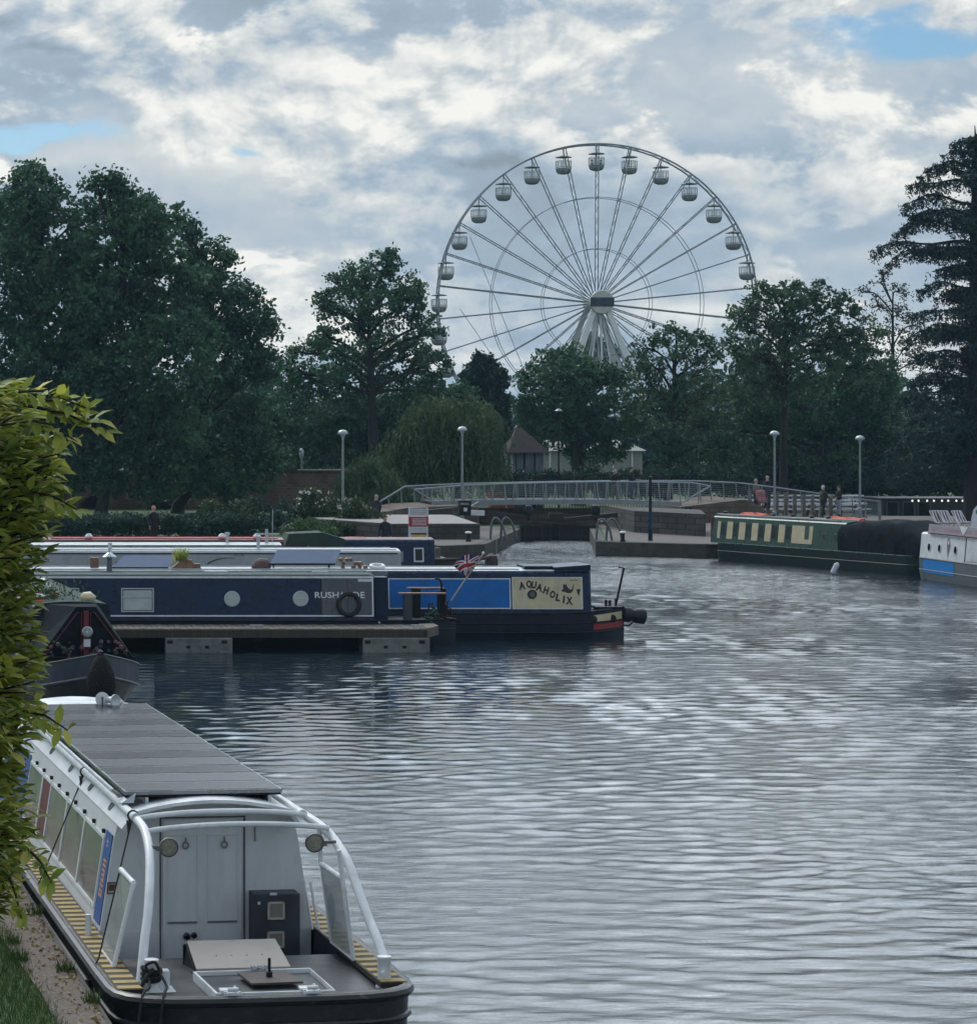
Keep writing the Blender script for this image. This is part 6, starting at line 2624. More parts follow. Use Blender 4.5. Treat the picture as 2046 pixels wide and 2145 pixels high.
tree('oak_tree', 'large dark broadleaf tree at the far left edge above the yellow green hedge',
     [(60, 430, 75), (-25, 470, 95), (115, 500, 100), (10, 590, 115), (115, 660, 110), (0, 770, 115), (120, 800, 110), (50, 910, 95), (150, 950, 75), (60, 372, 38), (108, 392, 34), (20, 1010, 70), (130, 1000, 50), (165, 560, 60), (172, 720, 70), (170, 860, 70)],
     152, 70, leaf_oak, seed=3, dens=1.15, trunk_r=.5, group='large trees on the left bank')
tree('oak_tree', 'large dark broadleaf tree in the middle of the big left tree mass',
     [(235, 425, 62), (205, 385, 30), (232, 375, 24), (290, 470, 66), (330, 520, 70), (235, 560, 95), (345, 620, 100), (235, 700, 105), (350, 760, 105), (240, 850, 100), (335, 900, 95), (250, 970, 75), (330, 1000, 60), (272, 405, 26), (355, 455, 30), (318, 432, 26), (395, 700, 60), (200, 800, 70), (190, 640, 60), (200, 960, 60)],
     149, 212, leaf_oak, seed=4, dens=1.15, trunk_r=.36, group='large trees on the left bank')
tree('oak_tree', 'dark broadleaf tree forming the right shoulder of the big left tree mass',
     [(430, 560, 50), (460, 522, 26), (478, 542, 16), (405, 510, 36), (450, 640, 68), (512, 690, 55), (540, 668, 34), (560, 690, 22), (480, 760, 85), (545, 770, 48), (455, 860, 95), (545, 880, 55), (430, 960, 80), (520, 970, 65), (385, 900, 70), (570, 960, 40), (405, 610, 60), (520, 620, 26), (500, 600, 22), (400, 480, 26), (395, 1010, 50), (480, 1030, 34)],
     155, 372, leaf_oak, seed=5, dens=1.1, trunk_r=.36, group='large trees on the left bank')
tree('lime_tree', 'tall open crowned tree standing between the left trees and the big wheel',
     [(800, 565, 42), (812, 545, 28), (755, 575, 40), (720, 600, 36), (690, 640, 34), (860, 600, 30), (855, 640, 42), (885, 680, 34), (795, 640, 52), (735, 665, 42), (675, 700, 26), (800, 720, 62), (865, 740, 46), (650, 722, 26), (615, 738, 20), (905, 760, 36), (912, 700, 18), (700, 760, 52), (760, 800, 80), (870, 820, 62), (640, 800, 52), (900, 825, 40), (600, 780, 34), (670, 625, 18), (672, 712, 18)],
     176, 785, leaf_lime, seed=6, dens=1.15, trunk_r=.4, size=.26, clump=.42, per=24)
tree('broadleaf_tree', 'rounded dark tree filling the ground behind the left lamp post',
     [(600, 860, 62), (680, 880, 72), (760, 880, 72), (840, 890, 66), (610, 940, 60), (700, 960, 66), (790, 960, 60), (920, 850, 40), (960, 830, 30), (560, 880, 44), (640, 1000, 46), (870, 850, 44)],
     186, 700, leaf_oak, seed=7, dens=1.3, trunk_r=.3, size=.3)
tree('yew_tree', 'small dense dark conical evergreen right of the tall open tree',
     [(1012, 762, 26), (998, 790, 32), (1032, 795, 30), (1005, 830, 38), (1042, 840, 30), (1015, 870, 42), (1050, 885, 24), (1000, 900, 44), (1045, 925, 32), (985, 800, 18)],
     205, 1020, leaf_yew, seed=8, dens=2.6, trunk_r=.2, size=.28, clump=.32, per=40, depth=.5)
# willow: long hanging strands
def willow(name, label, blobs, Y, base_px, seed, dens=1.0):
    bx = XP(base_px, Y)
    r_ = thing(name, label, 'tree', (bx, Y, ZQ), 0)
    off = np.array([bx, Y, ZQ])
    rs = np.random.default_rng(seed)
    pts, cs, cc = crown_pts(blobs, Y, 1.1 * dens, .3, 1, seed, .7, .35)
    L = []
    for c in cc:
        for q_ in range(6):
            n_ = rs.integers(10, 22)
            t_ = np.linspace(0, 1, n_)[:, None]
            d = rs.normal(size=3) * np.array([.7, .7, .1])
            ln_ = rs.uniform(.7, 1.9)
            L.append(c + rs.normal(size=3) * .25 + d * np.sqrt(t_) * .8 + np.array([0, 0, -1]) * ln_ * t_ ** 1.4)
    pts = np.concatenate(L)
    pts = pts[pts[:, 2] > .7]
    V, Fq = leaf_quads(pts - off, .26, .32, dirs=np.tile(np.array([[0, 0, -1.0]]), (len(pts), 1)) + rs.normal(size=(len(pts), 3)) * .35, rng=rs)
    np_mesh('crown', V, Fq, leaf_willow, r_)
    m = MB()
    m.tube([(0, 0, -.1), (.1, 0, 1.2), (.2, 0, 2.4)], [.4, .32, .2], 9)
    for c, Rm in cs:
        tg = Vector(c) - Vector(off)
        m.tube(smooth([(.15, 0, 1.8), (tg.x * .4, tg.y * .4, max(2.2, tg.z * .8)), tg]), .07, 6)
    m.build('trunk', bark, r_)
    return r_


willow('willow_tree', 'brown green weeping willow behind the second lamp post', [(950, 870, 46), (900, 880, 46), (1000, 880, 46), (860, 915, 46), (935, 910, 60), (998, 915, 40), (1028, 955, 24), (840, 955, 34), (985, 945, 52), (900, 950, 50), (1012, 900, 26), (870, 960, 40)], 152, 955, 21, 1.5)
willow('willow_tree', 'low olive willow bush left of the footbridge rail', [(765, 985, 30), (790, 1000, 30), (740, 1005, 26), (770, 1015, 30), (815, 1010, 18)], 146, 765, 22, 2.2)
tree('sycamore_tree', 'round broadleaf tree in front of the wheel legs',
     [(1150, 765, 40), (1190, 750, 36), (1120, 800, 36), (1215, 775, 42), (1175, 810, 60), (1130, 850, 48), (1230, 850, 62), (1100, 860, 26), (1150, 900, 52), (1215, 910, 52), (1270, 790, 36), (1280, 860, 52), (1290, 920, 50), (1240, 940, 50), (1110, 900, 26), (1160, 745, 24), (1300, 790, 28)],
     172, 1210, leaf_lime, seed=9, dens=1.25, trunk_r=.42, size=.26, clump=.42)
tree('distant_tree', 'small round tree seen through the wheel legs', [(1215, 745, 26), (1245, 725, 26), (1275, 745, 24), (1245, 765, 40)], 300, 1245, leaf_lime, seed=19, dens=.7, trunk_r=.3, size=.5, clump=.7)
tree('ash_tree', 'open crowned tree with visible twigs right of the wheel legs',
     [(1420, 690, 26), (1390, 705, 26), (1455, 705, 26), (1355, 725, 26), (1335, 760, 28), (1490, 730, 26), (1430, 740, 34), (1380, 770, 34), (1465, 775, 36), (1345, 800, 34), (1420, 820, 46), (1490, 820, 40), (1365, 850, 50), (1440, 880, 60), (1510, 880, 50), (1380, 920, 52), (1460, 950, 54), (1350, 880, 40), (1400, 975, 30), (1520, 940, 46)],
     168, 1398, leaf_ash, seed=10, dens=1.15, trunk_r=.3, size=.24, clump=.36, per=19, twigs=5)
tree('ash_tree', 'broad tree with a thin sparse top left of the cedar',
     [(1590, 610, 28), (1560, 640, 30), (1625, 615, 30), (1655, 640, 34), (1545, 690, 30), (1600, 680, 38), (1690, 615, 36), (1730, 610, 32), (1765, 640, 34), (1715, 680, 52), (1655, 700, 42), (1560, 750, 34), (1600, 770, 48), (1690, 770, 64), (1770, 720, 46), (1545, 660, 20), (1665, 600, 18), (1640, 745, 44), (1590, 735, 40), (1740, 745, 50), (1800, 700, 40), (1820, 765, 50), (1530, 730, 30), (1640, 680, 40), (1560, 800, 44), (1620, 820, 50)],
     172, 1640, leaf_ash, seed=11, dens=1.15, trunk_r=.28, size=.25, clump=.36, per=19, twigs=5)
tree('sycamore_tree', 'wide dense tree behind the picnic tables and right lamp posts',
     [(1570, 840, 62), (1650, 850, 72), (1740, 850, 76), (1820, 820, 66), (1590, 920, 66), (1690, 930, 72), (1790, 920, 76), (1850, 900, 56), (1560, 980, 46), (1660, 1000, 50), (1760, 990, 56), (1850, 980, 56), (1800, 760, 50), (1850, 800, 40), (1520, 900, 36), (1890, 940, 50), (1940, 960, 50)],
     178, 1700, leaf_lime, seed=12, dens=1.25, trunk_r=.5, size=.27)
tree('bare_topped_tree', 'thin twiggy tree top between the ash and the cedar',
     [(1850, 590, 20), (1885, 610, 24), (1830, 640, 26), (1880, 660, 30), (1920, 680, 28), (1840, 700, 34), (1900, 720, 36), (1810, 610, 14), (1870, 770, 40), (1930, 750, 34), (1850, 570, 12)],
     185, 1870, leafmat('leaf_sparse', (.045, .055, .03), (.085, .09, .05)), seed=13, dens=.85, trunk_r=.2, size=.2, clump=.4, per=9, twigs=11)
# low planting that closes the far bank
tree('hedge_bank', 'long clipped dark hedge along the left bank behind the moored boats',
     [(x, 1104 + 4 * math.sin(x * .05), 26, 0) for x in range(60, 560, 22)] + [(x, 1094 + 3 * math.sin(x * .09), 20, 1.0) for x in range(60, 520, 22)], 117.5, 300, leaf_hedge, seed=31, dens=9, clump=.16, per=22, size=.11, trunk_r=0, cat='hedge', leafname='foliage', shell=.3)
for k, (lab, bl, Y, mm, dn, sz) in enumerate([
    ('dark rounded shrub at the left end of the planted bank', [(470, 1085, 34), (510, 1070, 32), (440, 1070, 26), (500, 1100, 26)], 124, leaf_shrub, 5, .13),
    ('dark shrub with pinkish tips in the middle of the planted bank', [(560, 1085, 30), (535, 1060, 22), (590, 1070, 26), (570, 1105, 24)], 125, leaf_hedge, 5, .13),
    ('tall rounded dark shrub topped with pale flowers left of the lamp post', [(650, 1055, 32), (680, 1065, 36), (640, 1080, 30), (700, 1085, 34), (665, 1095, 30)], 127, leaf_shrub, 5, .13),
    ('low bright green mounded shrub above the green canvas', [(625, 1108, 18), (655, 1104, 20), (600, 1114, 14), (685, 1112, 18), (640, 1118, 18)], 119, leaf_bright, 9, .1),
    ('shrub with cream flowers beside the path', [(735, 1065, 26), (760, 1080, 28), (785, 1092, 24), (745, 1100, 28), (720, 1090, 26)], 125, leaf_shrub, 6, .12),
    ('shrub at the foot of the left lamp post', [(700, 1110, 24), (725, 1118, 22), (670, 1118, 20)], 121, leaf_shrub, 7, .11)]):
    s_ = tree('shrub', lab, bl, Y, bl[0][0], mm, seed=40 + k, dens=dn, clump=.22, per=22, size=sz, trunk_r=0, cat='shrub', group='shrubs on the planted bank', leafname='foliage', shell=.4)
    if 'flowers' in lab:
        pts, _, cc = crown_pts(bl, Y, 4, .1, 1, 60 + k, .7, .96)
        pts = pts[pts[:, 2] > np.median(pts[:, 2])][:170]
        V, Fq = leaf_quads(pts - np.array([XP(bl[0][0], Y), Y, ZQ]), .13, .9)
        np_mesh('flowers', V, Fq, petal, s_)
for k, (lab, bl, Y) in enumerate([
    ('dark hedge beneath the kiosk and trees behind the footbridge', [(x, 1012 + 5 * math.sin(x * .07), 30, 0) for x in range(1060, 1560, 26)], 160),
    ('dark hedge behind the picnic tables on the right', [(x, 1010 + 6 * math.sin(x * .06), 34, 0) for x in range(1560, 2100, 26)], 176),
    ('dark undergrowth below the tall trees left of the willow', [(x, 1020 + 6 * math.sin(x * .06), 40, 0) for x in range(540, 900, 26)], 170),
    ('dark undergrowth under the big left trees', [(x, 1030 + 6 * math.sin(x * .06), 14, 0) for x in range(60, 560, 14)], 168)]):
    tree('hedge', lab, bl, Y, bl[0][0], leaf_hedge, seed=70 + k, dens=3.2, clump=.3, per=22, size=.2, trunk_r=0, cat='hedge', leafname='foliage', shell=.3)

# cedar: layered drooping boughs
Yc = 142.0
cx0 = XP(2046, Yc)
cd = thing('cedar_tree', 'tall dark cedar with layered drooping boughs at the right edge', 'tree', (cx0, Yc, ZQ))
ztop = ZP(262, Yc) - ZQ
m = MB()
m.tube([(0, 0, -.1), (0, 0, 4), (.05, 0, 10), (-.1, 0, 16), (-.05, 0, ztop - 1.2), (-.12, 0, ztop)], [.75, .6, .45, .28, .09, .02], 10)
m.build('trunk', bark, cd)
rs = np.random.default_rng(77)
tips = [(2020, 290), (1981, 318), (1990, 300), (1960, 345), (1929, 356), (1903, 381), (1890, 416), (1896, 455), (1877, 472), (1834, 508), (1915, 520), (1960, 560), (1925, 598), (1990, 620), (1905, 655), (1890, 700), (1935, 690), (1900, 745), (1905, 790), (1870, 830), (1890, 880), (1930, 905), (1860, 925), (1900, 955), (1850, 965)]
limb = MB()
LP = []
kk_ = 0
zlev = []
for px, py in tips:
    zt2, ln_ = ZP(py, Yc) - ZQ, cx0 - XP(px, Yc)
    zlev.append((zt2, ln_, math.pi + rs.uniform(-.12, .12)))
    for q_ in range(2 if py < 560 else 5):
        zlev.append((zt2 + rs.uniform(-.65, .45), ln_ * rs.uniform(.45, 1.05), rs.uniform(0, 6.283)))
for zt2, ln_, az_ in zlev:
    d = np.array([math.cos(az_), math.sin(az_), 0])
    side = np.array([-d[1], d[0], 0])
    ph_, am_ = rs.random() * 6, rs.uniform(.1, .35)
    tl_ = rs.uniform(.05, .26)

    def bough(u):
        u = np.asarray(u)
        p_ = d[None, :] * (u * ln_)[:, None] + side[None, :] * (np.sin(u * 3.5 + ph_) * am_)[:, None]
        p_[:, 2] = zt2 + tl_ * ln_ * (np.sin(u * 2.5) - .6) - .085 * ln_ * u ** 4 + .03 * ln_ * np.sin(u * 9 + ph_)
        return p_

    sp_ = bough(np.linspace(0, 1, 10))
    limb.tube([tuple(p_) for p_ in sp_], list(np.linspace(.05 + .012 * ln_, .015, 10)), 5, cap=False)
    ns = int(ln_ * 50)
    u = rs.random(ns) ** .8
    hw = (.10 + .105 * ln_ * np.sin(np.minimum(1, u * 1.1 + .05) * math.pi) ** .7)
    s_ = rs.normal(size=ns) * hw * .75
    # sprays in discrete tufts, swept back from the tip
    s_ = np.round(s_ / .22) * .22 + rs.normal(size=ns) * .05
    uq = np.clip(np.round(u * ln_ / .42 + rs.normal(size=ns) * .16) * .42 / ln_, 0.05, 1)
    c = bough(uq) + side[None, :] * s_[:, None] - d[None, :] * (np.abs(s_) * .35)[:, None]
    c += rs.normal(size=(ns, 3)) * np.array([.09, .09, .04])
    c[:, 2] -= np.abs(s_) * .20
    for r_ in range(5):
        o_ = c.copy()
        o_ += rs.normal(size=o_.shape) * np.array([.10, .10, .02])
        o_[:, 2] -= rs.random(ns) ** 1.8 * .60
        LP.append(o_)
limb.build('boughs', bark, cd)
LP = np.concatenate(LP)
V, Fq = leaf_quads(LP, .24, .3, dirs=np.tile(np.array([[0, 0, -.5]]), (len(LP), 1)) + rs.normal(size=(len(LP), 3)) * .5, rng=rs)
np_mesh('needles', V, Fq, leaf_cedar, cd)

# ------------------------------------------------------------------ foreground tree, leaf by leaf
ft = thing('hedge_tree', 'yellow green leafy tree at the left edge in the foreground', 'tree', (-1.25, 11.0, ZQ))
off = np.array([-1.25, 11.0, ZQ])
bound = [(790, 60), (806, 105), (830, 130), (850, 120), (900, 150), (940, 158), (990, 160), (1060, 158), (1110, 150), (1160, 132), (1250, 115), (1330, 112), (1400, 120), (1460, 128), (1510, 132), (1545, 90), (1620, 85), (1700, 100), (1750, 118), (1800, 100), (1850, 70), (1900, 30)]
rs = np.random.default_rng(5)
verts, faces, sel = [], [], []
# unit leaf: pointed oval with a folded midrib
LT = np.array([(0, 0, 0), (.28, .17, .05), (.62, .20, .05), (1, 0, -.10), (.62, -.20, .05), (.28, -.17, .05), (.5, 0, 0.0)])
LFc = np.array([(0, 1, 6, 6), (1, 2, 6, 6), (2, 3, 6, 6), (3, 4, 6, 6), (4, 5, 6, 6), (5, 0, 6, 6)])


def add_leaves(base, dirv, up, size, store):
    d = unit(dirv)
    s_ = unit(np.cross(d, up))
    n_ = np.cross(s_, d)
    L = LT[None, :, :] * size[:, None, None]
    Vv = base[:, None, :] + L[:, :, 0:1] * d[:, None, :] + L[:, :, 1:2] * s_[:, None, :] + L[:, :, 2:3] * n_[:, None, :]
    store.append(Vv)


tw = MB()
A_, B_ = [], []
zz = np.linspace(3.45, 5.72, 60)


def rad_at(z):
    py = HY + (HC - z) * F / 11.0
    return float(np.interp(py, [b[0] for b in bound], [b[1] for b in bound])) - 24 - (8 if py > 1150 else 0)


ntw = 1500
for i in range(ntw):
    z = rs.uniform(3.35, 5.72)
    edge = (rad_at(z) - PPX) * 11.0 / F      # world X of the silhouette at this height
    Rr = edge + 1.25
    if i < 1050:
        a = rs.uniform(-1.9, 1.0) if i % 3 else rs.uniform(-.9, .5)
    else:
        a = rs.uniform(0, 6.28)
    tipr = Rr * (1 - .10 * rs.random() ** 1.5) - .02
    if z > 5.5:
        tipr *= .97
    d = np.array([math.cos(a), math.sin(a) * .95, 0])
    tip = d * tipr + np.array([0, 0, z - ZQ])
    ln_ = rs.uniform(.18, .34)
    root = tip - d * ln_ * .9 - np.array([0, 0, ln_ * rs.uniform(.1, .5)]) + rs.normal(size=3) * .03
    if i % 2 == 0:
        tw.tube([tuple(root), tuple((root + tip) / 2 + np.array([0, 0, .015])), tuple(tip)], [.006, .005, .003], 4, cap=False)
    nl = rs.integers(8, 13)
    u = np.linspace(.05, 1, nl)
    base = root + (tip - root) * u[:, None]
    ax = (tip - root) / np.linalg.norm(tip - root)
    sd_ = np.cross(ax, [0, 0, 1])
    sd_ /= np.linalg.norm(sd_) + 1e-9
    sg = np.where(np.arange(nl) % 2 == 0, 1, -1)[:, None]
    dv = ax[None, :] * .75 + sd_[None, :] * sg * (1 - u[:, None] * .7) * .9 + np.array([0, 0, -.18]) + rs.normal(size=(nl, 3)) * .26
    up = np.tile(np.array([[0, 0, 1.0]]), (nl, 1)) + rs.normal(size=(nl, 3)) * .35
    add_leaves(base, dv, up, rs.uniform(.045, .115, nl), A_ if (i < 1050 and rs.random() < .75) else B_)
# the branch reaching out towards the water at the top
for (pa, pb, seed_) in (((60, 850), (222, 905), 1), ((90, 838), (190, 858), 2), ((100, 860), (205, 880), 3), ((60, 1030), (162, 1068), 4), ((50, 1490), (142, 1530), 5), ((40, 820), (140, 838), 6), ((70, 880), (160, 925), 7), ((60, 1780), (108, 1850), 8), ((20, 1840), (45, 1925), 9)):
    r0, r1 = np.array(P(*pa, 10.6)) - off, np.array(P(*pb, 10.4)) - off
    tw.tube([tuple(r0), tuple((r0 + r1) / 2 + np.array([0, 0, .02])), tuple(r1)], [.007, .005, .003], 5)
    nl = 17
    u = np.linspace(0, .98, nl)
    base = r0 + (r1 - r0) * u[:, None]
    ax = (r1 - r0) / np.linalg.norm(r1 - r0)
    rsd = np.random.default_rng(seed_)
    dv = ax[None, :] * .8 + rsd.normal(size=(nl, 3)) * np.array([.45, .6, .6])
    up = np.tile(np.array([[0, -.5, 1.0]]), (nl, 1)) + rsd.normal(size=(nl, 3)) * .4
    add_leaves(base, dv, up, rsd.uniform(.06, .10, nl), A_)
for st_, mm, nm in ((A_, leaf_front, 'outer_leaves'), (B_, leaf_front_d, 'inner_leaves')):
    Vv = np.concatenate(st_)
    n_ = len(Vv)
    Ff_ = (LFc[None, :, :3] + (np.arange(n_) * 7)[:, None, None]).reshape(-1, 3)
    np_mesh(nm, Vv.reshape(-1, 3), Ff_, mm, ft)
tw.tube([(0, 0, -.1), (.02, 0, 1.2), (-.02, .02, 2.6), (.03, 0, 4.4)], [.13, .11, .09, .03], 10)
for k in range(26):
    a, z = k * 2.4, 2.6 + k * .09
    tw.tube([(0, 0, z), (math.cos(a) * .4, math.sin(a) * .4, z + .15), (math.cos(a) * .95, math.sin(a) * .95, z + .25)], [.035, .022, .008], 6, cap=False)
tw.build('trunk', bark, ft)
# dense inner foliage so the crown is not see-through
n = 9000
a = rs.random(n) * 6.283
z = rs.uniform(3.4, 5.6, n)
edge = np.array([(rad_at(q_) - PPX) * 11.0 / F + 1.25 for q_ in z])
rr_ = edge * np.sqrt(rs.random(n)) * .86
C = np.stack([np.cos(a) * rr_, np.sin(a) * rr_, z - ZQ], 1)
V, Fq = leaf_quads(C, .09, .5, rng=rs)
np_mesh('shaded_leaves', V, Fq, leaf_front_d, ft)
# ------------------------------------------------------------------ big wheel
YW = 268.0
WC = P(1249, 635, YW)
FW = thing('ferris_wheel', 'tall white observation wheel with open gondolas above the trees', 'ferris wheel', (WC.x, WC.y, ZQ))
RW = 333 * YW / F
hz = WC.z - ZQ
DW = 1.4      # depth of the rim


def wp(r, a, y):
    return Vector((r * math.sin(a), y, hz + r * math.cos(a)))


NG = 30
for y in (-DW / 2, DW / 2):
    for rr_, t_, n_, nm in ((RW, .09, 120, 'outer_rim'), (10.8, .04, 60, 'middle_ring'), (5.56, .035, 60, 'inner_ring')):
        m = MB()
        m.tube([wp(rr_, 2 * math.pi * (k // (n_ // 30)) / 30 + 2 * math.pi * (k % (n_ // 30)) / n_ if nm != 'outer_rim' else 2 * math.pi * k / n_, y) for k in range(n_)], t_, 6, closed=True)
        m.build(nm, wheelsteel if nm == 'outer_rim' else alu, FW)
for k in range(NG):
    m = MB()
    a = 2 * math.pi * k / NG
    for r_ in (RW, 10.8, 5.56):
        m.tube([wp(r_, a, -DW / 2), wp(r_, a, DW / 2)], .06, 5)
    m.tube([wp(RW, a, -DW / 2), wp(RW, a + math.pi / NG, DW / 2), wp(RW, a + 2 * math.pi / NG, -DW / 2)], .035, 4, cap=False)
    m.build('rim_tie', wheelsteel, FW)
for k in range(NG):
    a = 2 * math.pi * k / NG + R(.3)
    m = MB()
    for s in (-1, 1):
        y0_, y1_ = s * DW / 2, s * DW / 2
        c = math.cos(a)
        sn = math.sin(a)
        off_ = Vector((c * .0, 0, -sn * .0))
        m.tube([wp(.9, a, y0_), wp(RW, a, y1_)], .058, 6, cap=False)
        for j in range(12):
            f0_, f1_ = 1.6 + (RW - 2) * j / 12, 1.6 + (RW - 2) * (j + .5) / 12
            ya_ = y0_ + (y1_ - y0_) * f0_ / RW
            if s > 0:
                m.tube([wp(f0_, a, -ya_), wp(f1_, a, ya_), wp(f1_ + (RW - 2) / 24, a, -ya_)], .02, 4, cap=False)
    m.build('spoke', wheelsteel, FW)
m = MB()
M_ = Matrix.Translation((0, -2.75, hz)) @ Matrix.Rotation(R(90), 4, 'X')
m.lathe([(.8, -5.2), (.9, -5.1), (.9, -.5), (1.22, -.45), (1.22, 0), (1.15, .1), (0, .1)], n=40, M=M_)
m.build('hub', mat('hub_pale', (.55, .55, .53), .5), FW)
m = MB()
m.box(-1.2, 1.2, -2.90, -2.852, hz - .46, hz + .46)
m.build('hub_screen', mat('screen_dark', (.01, .02, .045), .3), FW)
for y in (-2.1, 2.1):
    for s in (-1, 1):
        m = MB()
        top_, bot_ = Vector((s * .62, y, hz - .55)), Vector((s * 7.0, y * 1.9, 0))
        d = (bot_ - top_).normalized()
        sx = Vector((.30, 0, 0))
        sy = Vector((0, .32, 0))
        m.hexa([bot_ - sx * 1.5 - sy, bot_ + sx * 1.5 - sy, bot_ + sx * 1.5 + sy, bot_ - sx * 1.5 + sy, top_ - sx - sy, top_ + sx - sy, top_ + sx + sy, top_ - sx + sy])
        m.build('leg', wheelwhite, FW, bevel=.05)
m = MB()
for s in (-1, 1):
    m.tube([(s * .1, 1.6 * s, hz), (s * 2.2, 3.4, 0)], .10, 6)
    m.tube([(s * .1, -1.6, hz), (s * 2.6, -3.4, 0)], .10, 6)
m.tube([(0, -1.8, hz), (.2, -3.6, 0)], .12, 6)
m.box(-3, 3, -3.6, -3.3, 4.6, 4.8)
m.build('centre_tower', wheelwhite, FW)
m = MB()
for s in (-1, 1):
    for (x0_, z0_, x1_, z1_) in ((13.5, hz - 8.5, 5.5, hz - 15), (12.5, hz - 1, 4, 1)):
        m.tube([(-x0_, 2.5, z0_ + 8), (-x1_, 2.8, z1_ + 3)], .03, 4, cap=False)
m.build('stay_cables', alu, FW)
m = MB()
m.box(-8.5, 8.5, -4.6, 4.6, 0, .5)
m.box(-3.5, 3.5, -4.9, -4.6, .5, 1.4)
m.build('base_platform', wheelwhite, FW)


def gondola():
    g_ = D.objects.new('gondola', None)
    COL.objects.link(g_)
    g_.parent = FW
    m = MB()
    m.lathe([(.84, -.92), (.80, -.86), (.45, -.76), (.1, -.70), (0, -.69)], n=16)
    m.build('canopy', canopy_m, g_)
    m = MB()
    m.lathe([(.35, -2.62), (.62, -2.52), (.76, -2.32), (.80, -2.08), (.76, -2.08), (.70, -2.3), (.3, -2.5)], n=16)
    m.build('bowl', mat('bowl_grey', (.26, .27, .27), .5) if 'bowl_grey' not in D.materials else D.materials['bowl_grey'], g_)
    m = MB()
    m.tube([(0, 0, -.75), (0, 0, -2.4)], .045, 6)
    for rz_ in (-2.05, -1.9, -1.28):
        m.tube([(.79 * math.cos(a), .79 * math.sin(a), rz_) for a in np.linspace(0, 6.283, 16, endpoint=False)], .022, 4, closed=True)
    for k in range(12):
        a = k * math.pi / 6
        m.tube([(.79 * math.cos(a), .79 * math.sin(a), -2.08), (.79 * math.cos(a), .79 * math.sin(a), -1.28)], .018 if k % 3 else .03, 4, cap=False)
    m.tube([(0, -DW / 2, 0), (0, DW / 2, 0)], .05, 6)
    for s in (-1, 1):
        m.tube([(0, s * .1, -.72), (0, s * .3, 0)], .035, 5)
    m.build('cage', mat('cage_pale', (.38, .40, .41), .5) if 'cage_pale' not in D.materials else D.materials['cage_pale'], g_)
    m = MB()
    m.lathe([(.77, -2.06), (.77, -1.3)], n=16)
    gm_ = m.build('clear_screen', gond_glass, g_)
    return g_


gond_glass = D.materials.new('gondola_screen')
gond_glass.use_nodes = True
_t = gond_glass.node_tree
_mx = nd(_t, 'ShaderNodeMixShader')
_mx.inputs[0].default_value = .22
_tr = nd(_t, 'ShaderNodeBsdfTransparent')
_t.nodes['Principled BSDF'].inputs['Base Color'].default_value = (.5, .55, .55, 1)
_t.links.new(_tr.outputs[0], _mx.inputs[1])
_t.links.new(_t.nodes['Principled BSDF'].outputs[0], _mx.inputs[2])
_t.links.new(_mx.outputs[0], _t.nodes['Material Output'].inputs[0])
g0 = gondola()
for k in range(NG):
    a = 2 * math.pi * k / NG
    p_ = wp(RW - .08, a, 0)
    if k == 0:
        g0.location = p_
    else:
        copytree(g0, FW, loc=p_)

